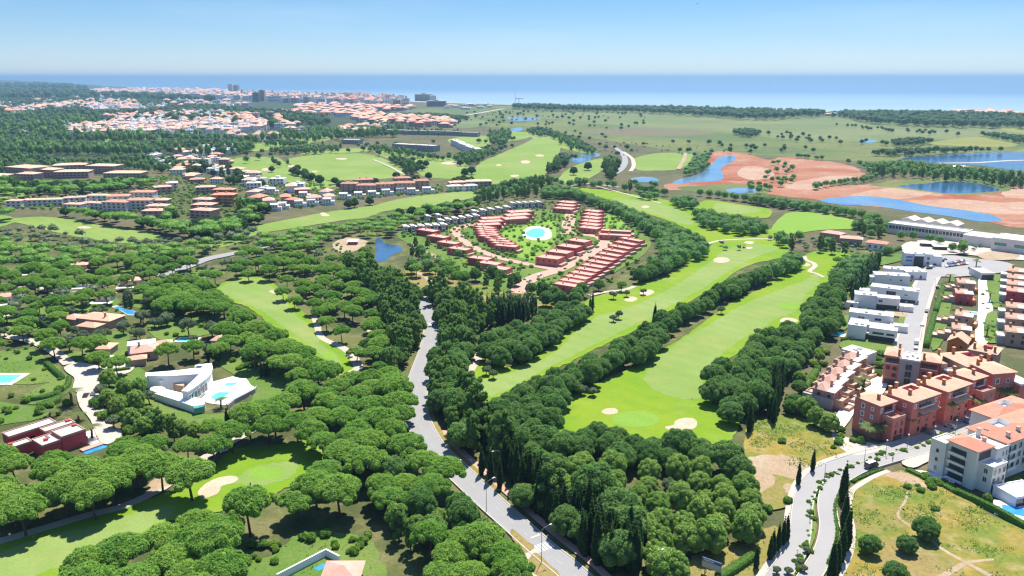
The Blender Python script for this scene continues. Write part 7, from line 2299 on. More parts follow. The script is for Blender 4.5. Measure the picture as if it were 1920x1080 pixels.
# cypress belt beside the main road
grove(['cypress', 'cypress', 'tall'], 3.2, 1.1, 1.6, [(880, 770), (905, 800), (930, 840), (970, 880), (1020, 940), (1050, 960), (1060, 990), (1040, 1000), (1000, 955), (950, 895), (915, 855), (885, 800)], canopy=False)
grove(['cypress', 'cypress', 'dark'], 3.6, 1.2, 1.7, [(1060, 985), (1100, 960), (1140, 980), (1170, 1010), (1200, 1050), (1190, 1090), (1140, 1080), (1090, 1040)], canopy=False)
grove(['cypress', 'tall'], 4.5, 1.0, 1.4, [(720, 610), (735, 600), (760, 640), (765, 680), (735, 680)], canopy=False)
grove('cypress', 3.6, 1.0, 1.4, [(905, 610), (915, 588), (990, 580), (1005, 590), (980, 605), (930, 612)], canopy=False, dens=.9)
grove('cypress', 3.6, .8, 1.1, [(232, 575), (238, 565), (250, 570), (246, 582)], canopy=False)
grove('cypress', 3.0, .7, .9, [(52, 600), (56, 596), (92, 622), (90, 628)], canopy=False)
grove('cypress', 4.0, 1.0, 1.4, [(1455, 760), (1440, 790), (1450, 795), (1466, 740), (1460, 720), (1450, 725)], canopy=False)
grove('cypress', 4.0, 1.0, 1.5, [(1595, 560), (1600, 540), (1640, 500), (1648, 505), (1610, 560), (1600, 575)], canopy=False, dens=.8)

grove('round', 6.2, 3.4, 4.8, [(1040, 860), (1120, 850), (1200, 858), (1290, 862), (1370, 880), (1405, 905), (1420, 950), (1422, 1000), (1395, 1030), (1350, 1040), (1320, 1050), (1280, 1060), (1210, 1070), (1160, 1000), (1100, 960), (1050, 940)])
# strip between the two long fairways, running down to the big wood
grove('dark', 5.9, 4.4, 6.0, [(882, 790), (895, 762), (940, 745), (985, 722), (1030, 705), (1065, 690), (1100, 672), (1150, 642), (1185, 618), (1225, 606), (1240, 596), (1240, 640), (1222, 668), (1185, 690), (1140, 700), (1120, 716), (1080, 735), (1052, 760), (1050, 800), (1055, 830)])
grove('dark', 5.9, 4.2, 5.6, [(1235, 600), (1245, 585), (1290, 570), (1320, 560), (1335, 545), (1370, 525), (1420, 505), (1470, 482), (1502, 478), (1508, 492), (1490, 508), (1440, 528), (1400, 545), (1372, 562), (1330, 580), (1295, 606), (1262, 625), (1245, 640)])
grove('dark', 5.9, 4.4, 6.0, [(880, 790), (1055, 805), (1062, 822), (1100, 808), (1150, 798), (1200, 818), (1240, 818), (1290, 815), (1335, 826), (1385, 838), (1400, 865), (1402, 900), (1380, 930), (1290, 925), (1200, 915), (1120, 910), (1060, 930), (1000, 920), (950, 880), (900, 850)])
at('round', 5.2, (1245, 1045), (1330, 1000), (1258, 1062), canopy=True)
# right of the second fairway
grove('dark', 5.9, 4.2, 5.8, [(1326, 700), (1340, 682), (1372, 662), (1412, 640), (1440, 618), (1480, 606), (1512, 600), (1505, 578), (1520, 555), (1545, 535), (1552, 515), (1590, 485), (1622, 478), (1636, 490), (1615, 520), (1592, 545), (1580, 580), (1572, 615), (1540, 640), (1510, 670), (1490, 700), (1465, 725), (1440, 755), (1420, 775), (1380, 800), (1345, 808), (1358, 775), (1336, 755), (1330, 730)])
grove(['dark', 'round', 'shrub'], 5.0, 3.0, 4.4, [(1470, 740), (1500, 700), (1520, 672), (1555, 650), (1548, 665), (1522, 700), (1510, 740), (1530, 775), (1560, 800), (1540, 800), (1500, 778), (1470, 772)])
# left of the first long fairway
grove('dark', 5.9, 4.2, 5.6, [(893, 668), (900, 640), (940, 612), (985, 600), (1030, 582), (1060, 572), (1095, 565), (1110, 560), (1112, 578), (1090, 605), (1052, 625), (1035, 645), (1000, 668), (975, 690), (935, 690), (905, 690)])
grove(['dark', 'tall'], 6.2, 4, 5.2, [(1000, 560), (1060, 545), (1120, 552), (1105, 565), (1060, 575), (1000, 575)])
# tall loose trees on both sides of the main road
grove(['tall', 'tall', 'dark'], 5.2, 3.0, 4.2, [(800, 560), (830, 560), (860, 575), (890, 600), (935, 600), (920, 620), (890, 640), (885, 670), (870, 690), (866, 740), (882, 790), (900, 850), (880, 860), (850, 830), (815, 770), (812, 720), (828, 660), (830, 620), (822, 600)], canopy=False)
grove(['tall', 'tall', 'dark'], 5.2, 3.0, 4.4, [(650, 505), (690, 528), (735, 545), (765, 560), (778, 580), (785, 620), (780, 655), (760, 690), (735, 695), (740, 640), (720, 590), (690, 560), (650, 520)], canopy=False)
grove('pine', 7.5, 4.6, 6.0, [(520, 530), (545, 520), (590, 525), (640, 530), (690, 545), (735, 590), (738, 640), (705, 660), (690, 610), (660, 600), (630, 580), (610, 590), (590, 560), (560, 560)], dens=.85)
grove(['pine', 'dark', 'tall'], 8., 4.4, 5.8, [(680, 640), (735, 640), (765, 680), (770, 720), (720, 720), (690, 690)])
# pines west of the main road
grove('pine', 7.7, 5.4, 7.4, [(545, 740), (552, 700), (545, 670), (570, 655), (610, 680), (660, 700), (720, 690), (765, 715), (768, 760), (768, 800), (790, 840), (800, 875), (755, 860), (700, 890), (640, 870), (600, 850), (560, 820), (510, 822), (470, 815), (445, 780), (480, 745)])
grove(['pine', 'dark'], 6.8, 4.6, 6.4, [(720, 870), (800, 850), (850, 850), (876, 885), (870, 905), (895, 945), (890, 975), (925, 1000), (960, 1020), (985, 1065), (995, 1120), (820, 1120), (810, 1060), (790, 1020), (760, 985), (730, 960), (700, 930), (690, 900)])
grove(['dark', 'round', 'tall'], 5.8, 3.6, 4.8, [(720, 960), (800, 950), (880, 960), (950, 1010), (985, 1060), (990, 1120), (830, 1120), (800, 1050), (740, 1010)])
# pines around the lower left hole
grove('pine', 7.7, 5.6, 7.4, [(60, 1150), (85, 1075), (130, 1055), (190, 1020), (235, 1005), (290, 985), (330, 955), (370, 955), (420, 945), (460, 930), (510, 915), (560, 905), (582, 870), (595, 850), (620, 870), (650, 890), (700, 905), (720, 940), (700, 965), (640, 985), (580, 1000), (520, 1030), (450, 1050), (420, 1090), (400, 1150)])
grove('pine', 7.7, 5.2, 7.0, [(-60, 770), (0, 810), (40, 838), (55, 868), (100, 858), (150, 855), (200, 838), (240, 815), (280, 820), (330, 820), (325, 850), (300, 880), (250, 905), (215, 920), (180, 940), (120, 945), (80, 948), (0, 975), (-60, 985)])
grove('pine', 7.7, 5., 6.6, [(320, 830), (350, 800), (400, 795), (440, 790), (460, 815), (440, 830), (380, 845)])
grove(['dark', 'round', 'tall'], 6.5, 3.2, 4.6, [(265, 790), (280, 760), (300, 775), (340, 780), (380, 790), (420, 790), (440, 800), (400, 815), (340, 825), (290, 815)])
# left wood between the villas and the first hole
grove('pine', 7.7, 5.4, 7.2, [(255, 545), (290, 525), (340, 520), (390, 528), (410, 552), (440, 572), (480, 592), (520, 620), (560, 650), (590, 680), (600, 700), (560, 705), (530, 690), (495, 695), (465, 670), (435, 655), (400, 640), (380, 620), (425, 605), (400, 590), (330, 588), (290, 575)])
grove('pine', 9.0, 4.8, 6.4, [(290, 650), (340, 640), (400, 645), (430, 660), (400, 680), (350, 690), (300, 690)])
grove('pine', 9.0, 4.6, 6.4, [(-80, 560), (20, 555), (90, 560), (160, 545), (230, 545), (250, 560), (180, 580), (110, 600), (120, 640), (200, 630), (235, 650), (240, 690), (190, 690), (130, 670), (60, 650), (-80, 640)], dens=.7)
grove('pine', 8.6, 4.8, 6.6, [(-80, 440), (60, 455), (160, 462), (250, 458), (310, 455), (370, 452), (480, 440), (530, 440), (540, 470), (470, 480), (400, 490), (310, 515), (250, 530), (200, 540), (100, 548), (-80, 552)], dens=.85)
grove('pine', 8.6, 4.6, 6.2, [(380, 500), (450, 485), (500, 480), (560, 470), (600, 490), (660, 500), (690, 520), (660, 545), (600, 528), (540, 510), (500, 520), (430, 520), (390, 525)], dens=.9)
grove('pine', 8.6, 4.4, 6.0, [(470, 450), (520, 440), (580, 425), (640, 418), (690, 410), (710, 400), (760, 400), (780, 410), (740, 425), (745, 445), (705, 440), (690, 455), (660, 440), (610, 445), (580, 470), (500, 475)], dens=.95)
grove(['pine', 'dark'], 9.0, 4.2, 5.6, [(600, 480), (650, 480), (690, 465), (694, 498), (730, 505), (765, 488), (800, 478), (850, 490), (880, 520), (860, 535), (800, 510), (760, 515), (720, 520), (680, 505), (640, 500)], dens=.9)
grove(['pine', 'dark'], 8.0, 4., 5.4, [(760, 430), (740, 420), (760, 412), (800, 425), (770, 440)], dens=.8)
grove(['dark', 'shrub', 'tall'], 7.0, 3.0, 4.4, [(755, 470), (800, 440), (850, 465), (900, 490), (960, 510), (1000, 515), (960, 545), (900, 540), (860, 520), (800, 500)], dens=.55)
grove(['dark', 'tall'], 7.0, 3.2, 4.6, [(980, 540), (1020, 528), (1060, 540), (1120, 530), (1170, 515), (1200, 495), (1225, 475), (1240, 480), (1220, 505), (1160, 535), (1080, 560), (1000, 558)], dens=.8)
# wood east of the estate
grove('dark', 6.2, 4.2, 5.8, [(1012, 356), (1040, 347), (1080, 355), (1130, 372), (1180, 388), (1215, 405), (1260, 418), (1300, 435), (1332, 462), (1322, 482), (1290, 498), (1250, 515), (1200, 530), (1160, 540), (1140, 545), (1200, 510), (1228, 488), (1240, 465), (1215, 440), (1180, 418), (1150, 402), (1120, 388), (1070, 372), (1020, 370)])
# woods among the upper holes
grove('dark', 6.2, 4.2, 5.4, [(1300, 398), (1330, 392), (1352, 402), (1390, 405), (1425, 412), (1440, 428), (1420, 440), (1385, 440), (1350, 432), (1320, 425)])
grove('dark', 6.2, 4.0, 5.2, [(1255, 372), (1290, 368), (1310, 378), (1300, 392), (1270, 388)])
grove('dark', 6.4, 4.2, 5.2, [(1300, 356), (1340, 358), (1420, 366), (1500, 376), (1560, 385), (1640, 400), (1650, 418), (1600, 408), (1520, 396), (1440, 386), (1370, 374), (1310, 366)])
grove('dark', 6.4, 3.8, 5.0, [(1190, 362), (1230, 360), (1245, 372), (1210, 374)])
grove(['dark', 'tall', 'olive'], 7.5, 3.8, 5.0, [(1440, 440), (1490, 436), (1540, 445), (1600, 455), (1640, 465), (1625, 480), (1580, 475), (1520, 468), (1490, 470), (1460, 460)])
grove(['dark', 'tall'], 7.5, 3.8, 5.0, [(1600, 415), (1650, 405), (1665, 420), (1662, 445), (1620, 440)])
grove(['dark', 'cypress'], 7.5, 3.8, 4.6, [(1665, 434), (1720, 438), (1790, 446), (1775, 458), (1700, 450), (1670, 448)])
grove(['dark', 'olive'], 7.5, 3.4, 4.4, [(1775, 470), (1800, 452), (1840, 455), (1835, 470), (1800, 476)])
grove(['dark', 'tall'], 9, 4.2, 5.4, [(1040, 344), (1080, 335), (1140, 340), (1200, 345), (1260, 358), (1300, 360), (1260, 368), (1200, 362), (1130, 352), (1070, 352)], dens=.7)
grove(['dark', 'cypress', 'tall'], 10, 4.4, 5.6, [(1130, 345), (1180, 335), (1260, 345), (1258, 356), (1200, 352)], dens=.5)
grove(['dark', 'tall'], 8, 4, 5.2, [(930, 345), (980, 332), (1030, 330), (1050, 342), (1020, 352), (1040, 365), (960, 370), (900, 378), (890, 362), (905, 352)], dens=.95)
grove('dark', 8.5, 4.2, 5.4, [(1285, 318), (1310, 290), (1340, 286), (1325, 300), (1335, 312), (1310, 325), (1285, 330)])
grove(['dark', 'tall'], 9, 4.4, 5.6, [(1440, 292), (1500, 288), (1600, 300), (1640, 305), (1700, 300), (1760, 308), (1850, 315), (1950, 325), (2000, 345), (1900, 350), (1850, 345), (1770, 338), (1690, 330), (1640, 330), (1615, 312), (1540, 300), (1470, 294)])
grove(['dark', 'shrub'], 10, 3.4, 4.8, [(1440, 305), (1480, 300), (1500, 320), (1490, 345), (1450, 350), (1430, 330)], dens=.6)
grove('dark', 8, 3.4, 4.6, [(1520, 345), (1560, 338), (1620, 330), (1650, 325), (1640, 340), (1560, 348), (1530, 355)])
grove('dark', 9, 4, 5, [(1390, 345), (1430, 340), (1450, 352), (1420, 362)], dens=.7)
grove('dark', 8, 4, 5, [(1180, 360), (1330, 365), (1300, 372)], dens=.5)
grove(['dark', 'tall'], 9, 4, 5.2, [(1630, 470), (1700, 455), (1690, 470), (1640, 485)], dens=.6)
grove(['dark'], 9, 4, 5.2, [(1850, 405), (1890, 405), (1920, 412), (1900, 425), (1870, 420)], dens=.6)

# farther: belts, copses and the wooded suburb
def far_grove(kinds, sp, r0, r1, pts, dens=1.0):
    grove(kinds, sp, r0, r1, pts, dens, canopy=True, tries=6)
DK = ['shade_dark', 'shade_dark', 'tall']
for pts in ([(704, 294), (740, 292), (775, 300), (786, 312), (778, 325), (755, 325), (735, 308)],
            [(636, 282), (700, 272), (760, 278), (830, 292), (836, 302), (780, 296), (700, 284)],
            [(500, 280), (560, 272), (620, 272), (640, 288), (580, 288), (505, 288)],
            [(480, 268), (530, 260), (600, 270), (540, 276)],
            [(520, 312), (570, 318), (600, 330), (640, 345), (600, 345), (560, 330)],
            [(850, 290), (900, 278), (945, 276), (940, 290), (900, 302), (862, 310)],
            [(945, 300), (1000, 280), (998, 292), (965, 318), (945, 318)],
            [(916, 250), (955, 246), (950, 268), (925, 270)],
            [(985, 246), (1010, 238), (1050, 248), (1090, 262), (1122, 284), (1110, 290), (1050, 270)],
            [(1135, 295), (1162, 300), (1150, 335), (1132, 335)],
            [(1020, 300), (1050, 285), (1070, 296), (1050, 318), (1020, 325)],
            [(860, 330), (890, 335), (880, 346), (840, 345)],
            [(640, 340), (760, 345), (830, 350), (800, 358), (640, 355)]):
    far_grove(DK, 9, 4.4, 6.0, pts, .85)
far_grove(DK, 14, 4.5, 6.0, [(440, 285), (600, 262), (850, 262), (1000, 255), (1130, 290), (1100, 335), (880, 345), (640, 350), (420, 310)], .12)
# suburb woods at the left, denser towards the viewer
far_grove(['shade_dark', 'pine', 'tall'], 7.9, 4.6, 6.4, [(-300, 335), (0, 332), (50, 340), (200, 335), (285, 332), (290, 345), (190, 360), (0, 366), (-300, 375)], .9)
far_grove(['shade_dark', 'pine', 'tall'], 7.0, 4.2, 5.6, [(300, 408), (312, 390), (350, 392), (356, 408), (330, 415)], .9)
far_grove(['shade_dark', 'pine', 'tall'], 7.9, 4.4, 5.8, [(436, 378), (470, 372), (540, 392), (600, 384), (640, 386), (600, 396), (500, 402), (440, 400)], .9)
far_grove(['shade_dark', 'pine'], 7.0, 4.6, 6.4, [(-100, 400), (0, 392), (110, 388), (180, 396), (240, 402), (300, 412), (360, 414), (440, 402), (520, 402), (600, 396), (640, 392), (560, 408), (480, 420), (440, 434), (360, 442), (300, 432), (220, 416), (120, 405), (0, 406)], .98)
far_grove(['shade_dark', 'pine'], 7.9, 4.6, 6.0, [(640, 378), (740, 365), (860, 352), (900, 352), (890, 360), (800, 368), (700, 388), (650, 392)], .9)
far_grove(['shade_dark', 'pine'], 7.9, 4.6, 6.0, [(700, 400), (760, 392), (840, 380), (900, 375), (930, 378), (860, 395), (760, 412)], .9)
far_grove(['shade_dark', 'tall'], 9.7, 4.6, 6.2, [(-500, 298), (0, 283), (120, 298), (280, 288), (380, 300), (430, 310), (500, 340), (560, 352), (620, 352), (560, 356), (420, 345), (300, 322), (0, 328), (-500, 335)], .7)
far_grove(['shade_dark', 'tall'], 11.0, 6, 8.5, [(-700, 260), (0, 255), (140, 265), (300, 262), (450, 262), (480, 275), (440, 290), (300, 292), (100, 290), (-700, 300)], .85)
far_grove(['shade_dark', 'tall'], 13.2, 6.5, 9.5, [(-900, 215), (0, 212), (180, 225), (230, 250), (460, 255), (640, 240), (730, 236), (740, 250), (480, 266), (200, 262), (-900, 262)], .6)
far_grove(['shade_dark'], 19.4, 9, 13, [(-1200, 190), (0, 186), (240, 186), (360, 196), (480, 206), (560, 212), (620, 224), (560, 236), (380, 226), (180, 226), (-1200, 220)], .8)
far_grove(['shade_dark'], 48.4, 18, 26, [(-1500, 170), (0, 168), (180, 174), (330, 182), (240, 188), (-1500, 192)], .7)
far_grove(['shade_dark'], 96.8, 30, 45, [(-500, 162), (0, 160), (160, 165), (200, 172), (-500, 170)], .5)
# coast woods
far_grove(['shade_dark'], 19.4, 9, 13, [(1000, 197.5), (1100, 201), (1240, 202), (1330, 204), (1440, 207), (1530, 209), (1540, 213), (1480, 216), (1420, 219), (1300, 212), (1200, 207), (1080, 204), (960, 200)], .95)
far_grove(['shade_dark'], 16.7, 8, 12, [(1580, 210.5), (1700, 211), (1800, 212), (1920, 215), (2300, 224), (2400, 240), (1920, 234), (1780, 232), (1640, 226), (1600, 220)], .95)
far_grove(['shade_dark'], 14.1, 5, 8, [(1530, 209), (1600, 211), (1620, 220), (1560, 218)], .4)
far_grove(['shade_dark'], 10.6, 5, 7.5, [(720, 216), (800, 214), (870, 219), (860, 224), (760, 222)], .8)
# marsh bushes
far_grove(['shade_dark', 'shrub', 'olive'], 14.1, 4, 6, [(1080, 275), (1150, 262), (1230, 268), (1330, 275), (1400, 280), (1440, 290), (1340, 290), (1300, 296), (1250, 284), (1190, 284), (1160, 296), (1110, 290)], .55)
far_grove(['shade_dark', 'shrub'], 17.6, 4, 6, [(940, 236), (1080, 240), (1200, 262), (1330, 262), (1500, 270), (1560, 285), (1440, 285), (1200, 275), (1000, 250)], .45)
far_grove(['shade_dark', 'shrub'], 19.4, 4, 6.5, [(780, 218), (1000, 206), (1200, 210), (1180, 240), (1000, 236), (850, 236)], .25)
far_grove(['shade_dark'], 9.7, 5, 7, [(1375, 247), (1400, 243), (1425, 248), (1405, 254)], .9)
far_grove(['shade_dark'], 9.7, 5, 7, [(1640, 268), (1700, 258), (1760, 262), (1750, 268), (1690, 275)], .8)
far_grove(['shade_dark', 'tall'], 8.8, 5, 7, [(1620, 282), (1700, 278), (1760, 276), (1850, 276), (1960, 280), (2100, 288), (2100, 296), (1900, 290), (1760, 292), (1640, 292)], .85)
far_grove(['shade_dark'], 9.7, 5, 7, [(1820, 250), (1870, 248), (1960, 262), (2050, 275), (1960, 276), (1880, 262)], .8)
far_grove(['shade_dark', 'shrub'], 14.1, 4, 6, [(1440, 246), (1560, 258), (1640, 262), (1600, 268), (1480, 262)], .5)
far_grove(['shade_dark'], 14.1, 4, 6, [(1550, 232), (1700, 242), (1800, 248), (1780, 252), (1680, 246)], .3)
far_grove(['shade_dark', 'tall'], 10.6, 4.5, 6, [(730, 240), (850, 246), (840, 252), (740, 248)], .7)

# bushes in the open courts of the mid-distance blocks
grove('shrub', 6.5, 1.6, 3.0, [(190, 360), (300, 330), (420, 340), (560, 345), (640, 350), (660, 372), (560, 392), (440, 400), (300, 405), (200, 395)], .8, canopy=False)
grove('shrub', 7, 1.6, 3.0, [(0, 372), (200, 366), (200, 392), (0, 392)], .8, canopy=False)
grove('shrub', 7, 1.6, 3.0, [(640, 352), (900, 345), (900, 360), (740, 368), (640, 376)], .8, canopy=False)
grove('shrub', 5, 1.2, 2.6, [(745, 440), (800, 405), (950, 380), (1130, 390), (1200, 440), (1140, 520), (1040, 550), (960, 550), (860, 520)], .5, canopy=False)
at('round', 3.6, (205, 728), (236, 748), (256, 772), (224, 782), (246, 803), (270, 818), (204, 762), (262, 742)); at('olive', 3.0, (190, 745), (215, 805), (280, 760))
# undergrowth and small trees among the villas at the left
grove(['shrub', 'olive'], 5.0, 1.0, 2.0, [(-80, 440), (300, 455), (480, 445), (600, 480), (560, 520), (430, 530), (400, 590), (430, 640), (380, 690), (200, 680), (130, 660), (0, 650), (-80, 640)], .5, canopy=False)
grove(['pine', 'shade_dark'], 9.0, 4.2, 6.0, [(-80, 600), (20, 600), (60, 610), (40, 650), (-80, 660)], .6)
grove(['pine', 'shade_dark'], 10.0, 4.4, 6.2, [(260, 600), (330, 590), (420, 610), (430, 650), (330, 640), (280, 625)], .7)
grove('shrub', 4.5, 1.0, 1.8, [(520, 445), (700, 420), (760, 440), (860, 500), (880, 560), (800, 560), (700, 520), (560, 500)], .4, canopy=False)

# ------------------------------------------------------------------ landmarks that tree and house labels refer to
LAND = [('the curved white villa', 335, 730), ('the crimson flat-roofed villa', 90, 815), ('the kidney-shaped bunker', 410, 912), ('the lowest putting green', 500, 890), ('the stone turning circle', 180, 710),
        ('the tiled villa with green pool', 275, 650), ('the long blue pool', 240, 585), ('the cottage roof at the near edge', 640, 1070), ('the walled yard', 560, 1050), ('the zebra crossing', 1018, 1033),
        ('the brick pavement', 910, 915), ('the golf buggies', 655, 668), ('the main road bend', 780, 765), ('the white car', 807, 613), ('the upper end of the main road', 785, 565), ('the blue pond', 728, 470),
        ('the round kiosk', 660, 452), ('the big lower bunker', 1277, 798), ('the small oval bunker', 1143, 772), ('the lone flame cypress', 1227, 612), ('the twin bunkers', 1198, 556), ('the bare dirt patch', 1450, 880),
        ('the billboard', 1335, 1058), ('the minibus', 1633, 880), ('the meadow footpath', 1700, 985), ('the tan terraced villas', 1560, 715), ('the white pool villa', 1630, 620), ('the orange gabled house', 1800, 650),
        ('the corner bunker', 1478, 601), ('the zigzag golf path', 1528, 503), ('the lower end of the left fairway', 640, 680), ('the upper end of the left fairway', 430, 535), ('the road fork', 1520, 905),
        ('the turquoise estate pool', 1005, 438), ('the lowest red estate row', 1100, 520), ('the mid-fairway bunker', 1352, 489), ('the grey gravel lane', 420, 482), ('the curved golf path', 880, 695), ('the red cypress-lined bank', 930, 870),
        ('the palm court', 1625, 730), ('the beige hotel', 1750, 430), ('the lower right lawn corner', 1880, 1040), ('the near edge of the wood', 880, 1075), ('the near edge of the pines', 250, 1075), ('the left lawn', 50, 690),
        ('the pale roofed villa', 180, 590), ('the bare track', 800, 540), ('the yellow broom', 1305, 1062), ('the stone wall lane', 1440, 950), ('the dirt clearing', 640, 465), ('the wood between the two fairways', 1150, 690),
        ('the heart of the big wood', 1150, 840), ('the round-topped pine wood', 1220, 930), ('the narrow end of the strip', 1400, 535), ('the pines beside the first hole', 470, 620), ('the pines above the crossing', 780, 920),
        ('the dense pine slope', 640, 790), ('the lower pine belt', 420, 1000), ('the pines above the cart path', 120, 880), ('the scrub by the estate', 900, 520), ('the east wood', 1250, 470), ('the far pine strip', 1150, 390)]
LANDXY = GN([(a, b) for _, a, b in LAND])
ORD = ['', 'second ', 'third ', 'fourth ', 'fifth ', 'sixth ', 'seventh ', 'eighth ', 'ninth ', 'tenth ', 'eleventh ', 'twelfth ', 'thirteenth ', 'fourteenth ', 'fifteenth ', 'sixteenth ', 'seventeenth ', 'eighteenth ', 'nineteenth ', 'twentieth ', 'twenty-first ', 'twenty-second ', 'twenty-third ', 'twenty-fourth ', 'twenty-fifth ', 'twenty-sixth ', 'twenty-seventh ', 'twenty-eighth ']
_used_label = {}

def land_labels(items, what):
    """items: (x, y, size word). One label each: what it is, its size, which landmark it stands by and how near"""
    cells = {}
    for i, (x, y, sz) in enumerate(items):
        d = np.hypot(LANDXY[:, 0] - x, LANDXY[:, 1] - y)
        k = int(d.argmin())
        lx, ly = LANDXY[k]
        # picture sides as seen from the camera
        ang = math.atan2(x, y) - math.atan2(lx, ly)
        far = math.hypot(x, y) - math.hypot(lx, ly)
        lat = ang * math.hypot(x, y)
        side = ('right of' if lat > 0 else 'left of') if abs(lat) > abs(far) else ('behind' if far > 0 else 'in front of')
        cells.setdefault((k, side, sz), []).append((d[k], i))
    out = [None] * len(items)
    for (k, side, sz), lst in cells.items():
        lst.sort()
        for r, (dd, i) in enumerate(lst):
            o = ORD[r] if r < len(ORD) else 'one of the farther '
            tail = f', {o}nearest' if len(lst) > 1 else ''
            if o.startswith('one'):
                tail = ', farther off'
            out[i] = f'{sz} {what} {side} {LAND[k][0]}{tail}'
    return out

WHAT = {'pine': 'umbrella pine', 'dark': 'dark dense pine', 'shade_dark': 'dark broad tree', 'round': 'round-topped pine', 'tall': 'tall loose tree', 'cypress': 'cypress', 'olive': 'grey-green olive', 'shrub': 'bush'}
NAME = {'pine': 'stone_pine', 'dark': 'dense_pine', 'shade_dark': 'broad_tree', 'round': 'round_pine', 'tall': 'tall_tree', 'cypress': 'cypress', 'olive': 'olive_tree', 'shrub': 'bush'}
GROUP = {'pine': 'umbrella pines of the golf woods', 'dark': 'dark pines lining the fairways', 'shade_dark': 'dark broad trees of the suburb', 'round': 'round-topped pines of the lower wood', 'tall': 'tall loose trees by the main road', 'cypress': 'dark pointed cypresses', 'olive': 'grey olives on the grass', 'shrub': 'garden and wayside bushes'}
CAT = {'cypress': 'cypress', 'shrub': 'bush'}
BUDGET = {'pine': 290, 'dark': 300, 'shade_dark': 200, 'round': 200, 'tall': 220, 'cypress': 220, 'olive': 60, 'shrub': 200}

def in_view(x, y, h=6):
    yy = y * CP - (h - H) * SP
    up = y * SP + (h - H) * CP
    return yy > 1 and abs(x / yy) < 960 / FPX * 1.03 and -680 / FPX < up / yy

def build_trees():
    by = {}
    for t in TREES:
        by.setdefault(t[0], []).append(t)
    mass = []
    for kind, lst in by.items():
        lst.sort(key=lambda t: (not in_view(t[1], t[2]), t[1] ** 2 + t[2] ** 2 - 60 * t[3]))
        ind, rest = lst[:BUDGET[kind]], lst[BUDGET[kind]:]
        rest += [t for t in ind if not in_view(t[1], t[2])]
        ind = [t for t in ind if in_view(t[1], t[2])]
        mass += rest
        rs = sorted(t[3] for t in ind)
        lo, hi = rs[len(rs) // 3], rs[2 * len(rs) // 3]
        szw = {'cypress': ('slim', 'medium', 'stout'), 'tall': ('slender', 'medium', 'broad')}.get(kind, ('small', 'medium', 'broad'))
        labels = land_labels([(t[1], t[2], szw[0] if t[3] < lo else szw[2] if t[3] > hi else szw[1]) for t in ind], WHAT[kind])
        protos = []
        for i, (k, x, y, r) in enumerate(ind):
            v = int(RNG.integers(0, NVAR))
            s = r / RAD[k]
            sz = s * RNG.uniform(.88, 1.16)
            cm, tm = hi_meshes(k)[v]
            if i == 0:
                root = thing(NAME[k], labels[i], CAT.get(k, 'tree'), group=GROUP[k])
                crown = put('crown', cm, root)
                trunk = put('trunk', tm, root)
                proto = (root, crown, trunk)
            else:
                root = proto[0].copy(); COL.objects.link(root)
                crown = proto[1].copy(); crown.data = cm; crown.parent = root; COL.objects.link(crown)
                trunk = proto[2].copy(); trunk.data = tm; trunk.parent = root; COL.objects.link(trunk)
                root['label'] = labels[i]
            root.location = (x, y, .1)
            root.rotation_euler = (0, 0, RNG.uniform(0, 6.28))
            root.scale = (s, s, sz)
    # everything smaller in the picture: joined woods, leaves and trunks as real geometry
    for kind in by:
        rest = [t for t in mass if t[0] == kind]
        if not rest:
            continue
        A = np.array([(t[1], t[2], t[3]) for t in rest])
        d = np.hypot(A[:, 0], A[:, 1])
        size = A[:, 2] / (d + 60) * 1493          # rough radius in photo pixels
        VV, TT, TI, MI = [], [], [], []
        o = 0
        for lod, sel in (('mid', size > 7), ('low', (size <= 7) & (size > 2.6)), ('dot', size <= 2.6)):
            ids = np.where(sel)[0]
            if len(ids) == 0:
                continue
            nv = 3
            for v in range(nv):
                sub = ids[v::nv]
                if len(sub) == 0:
                    continue
                if lod == 'mid':
                    V, T = crown_arrays(kind, 300 + v, MID_N[kind], 1.9, 1, 1, .80, True)
                elif lod == 'low':
                    V, T = crown_arrays(kind, 400 + v, LOW_N[kind], 2.9, 1, 0, .85, True)
                else:
                    V, T = crown_arrays('dark' if kind != 'cypress' else kind, 500 + v, 12, 5.0, 1, 0, .9, True)
                n = len(sub)
                s = A[sub, 2] / (RAD[kind] if lod != 'dot' or kind == 'cypress' else RAD['dark'])
                if lod == 'dot':
                    s = s * np.where(np.hypot(A[sub, 0], A[sub, 1]) > 1300, .85, 1.0)
                a = RNG.uniform(0, 6.28, n)
                ca, sa = np.cos(a) * s, np.sin(a) * s
                hz = s * RNG.uniform(.88, 1.15, n) * (.72 if lod == 'dot' else 1)
                X = V[None, :, 0] * ca[:, None] - V[None, :, 1] * sa[:, None] + A[sub, 0][:, None]
                Y = V[None, :, 0] * sa[:, None] + V[None, :, 1] * ca[:, None] + A[sub, 1][:, None]
                Z = V[None, :, 2] * hz[:, None] + .1
                VV.append(np.stack([X, Y, Z], 2).reshape(-1, 3))
                TT.append((T[None] + (np.arange(n) * len(V))[:, None, None]).reshape(-1, 3) + o)
                TI.append(np.repeat(RNG.uniform(-.45, .4, n) if kind in ('pine', 'dark', 'tall') else RNG.uniform(0, 1, n), len(V)))  # pine, dark and tall tinted darker, for shadow the joined crowns lack
                o += n * len(V)
        V, T, ti = np.concatenate(VV), np.concatenate(TT), np.concatenate(TI)
        nm = {'pine': 'pine_woods', 'dark': 'dense_woods', 'shade_dark': 'suburb_woods', 'round': 'round_pine_woods', 'tall': 'tall_woods', 'cypress': 'cypress_woods', 'olive': 'olive_foliage', 'shrub': 'shrubbery'}[kind]
        ob = put(nm, np_mesh(nm, V, T, kind + '_leaves_mass', ti))
        ob['kind'] = 'stuff'
        print('MASS', kind, len(rest), len(T))
    print('TREES', {k: len(v) for k, v in by.items()})
    return mass

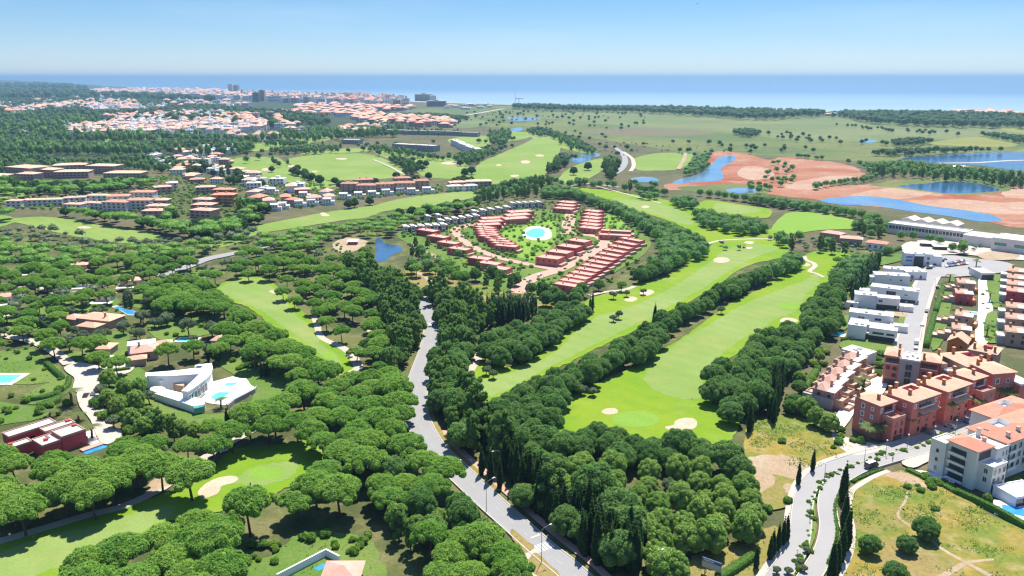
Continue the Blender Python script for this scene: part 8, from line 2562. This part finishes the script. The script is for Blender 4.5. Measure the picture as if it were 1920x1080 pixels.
def weeds(name, polys, dens, s0, s1, mat, seed=3):
    rg = np.random.default_rng(seed)
    VV = []
    for pts in polys:
        poly = GN(smooth(pts, 3))
        lo, hi = poly.min(0), poly.max(0)
        m = int((hi - lo).prod() * dens)
        P = rg.uniform(lo, hi, (m, 2))
        f = np.sin(P[:, 0] * .21 + 2 * np.sin(P[:, 1] * .13)) * np.sin(P[:, 1] * .27 + 1.5 * np.sin(P[:, 0] * .17)) + rg.normal(0, .35, m)
        P = P[inside(P, poly) & (f > .35)]
        n = len(P)
        s = rg.uniform(s0, s1, n)
        for b in range(5):
            a = rg.uniform(0, 6.28, n)
            d = np.stack([np.cos(a), np.sin(a)], 1)
            e = np.stack([-np.sin(a), np.cos(a)], 1)
            c = P + d * (s * .3)[:, None]
            z0 = np.full((n, 1), .42)
            VV.append(np.stack([np.concatenate([c - e * (s * .3)[:, None], z0], 1), np.concatenate([c + e * (s * .3)[:, None], z0], 1), np.concatenate([c + d * (s * .5)[:, None], (.42 + s * rg.uniform(.35, .8, n))[:, None]], 1)], 1).reshape(-1, 3))
    V = np.concatenate(VV)
    o = put(name, np_mesh(name, V, np.arange(len(V)).reshape(-1, 3), mat, np.repeat(rg.uniform(0, 1, len(V) // 3), 3)))
    o['kind'] = 'stuff'
FIELD_A = [(1590, 930), (1610, 905), (1660, 890), (1720, 885), (1800, 930), (1860, 970), (1960, 1025), (1960, 1160), (1575, 1160), (1580, 1060), (1588, 980)]
FIELD_B = [(1400, 825), (1425, 795), (1470, 783), (1510, 792), (1560, 818), (1605, 852), (1555, 870), (1515, 885), (1440, 858)]
weeds('meadow_weeds', [FIELD_A, FIELD_B], 1.3, .35, .95, 'shrub_leaves_mass')
weeds('dry_weeds', [FIELD_A, FIELD_B, [(1280, 1080), (1300, 1045), (1360, 1030), (1420, 1000), (1470, 1050), (1420, 1110)], [(860, 590), (850, 555), (900, 545), (1050, 560), (1000, 588), (900, 600)]], .9, .3, .7, 'olive_leaves_mass', 9)
weeds('scrub_grass', [[(-80, 650), (60, 690), (130, 740), (120, 800), (0, 800), (-80, 800)], [(430, 1100), (560, 1010), (690, 1005), (760, 1000), (800, 1100)]], .5, .25, .6, 'shrub_leaves_mass', 5)
build_houses()
MASS = build_trees()
# ------------------------------------------------------------------ sea haze
hz = NT('haze_air')
vol = hz.n('ShaderNodeVolumePrincipled')
vol.inputs['Color'].default_value = (.33, .55, .76, 1)
vol.inputs['Density'].default_value = 7.6e-5
vol.inputs['Anisotropy'].default_value = 0.35
hz.l(vol.outputs[0], hz.out.inputs['Volume'])
hb = MB().box(-70000, -4000, -4.0, 70000, 70000, 190.0).build('haze', 'haze_air')
hb['kind'] = 'stuff'
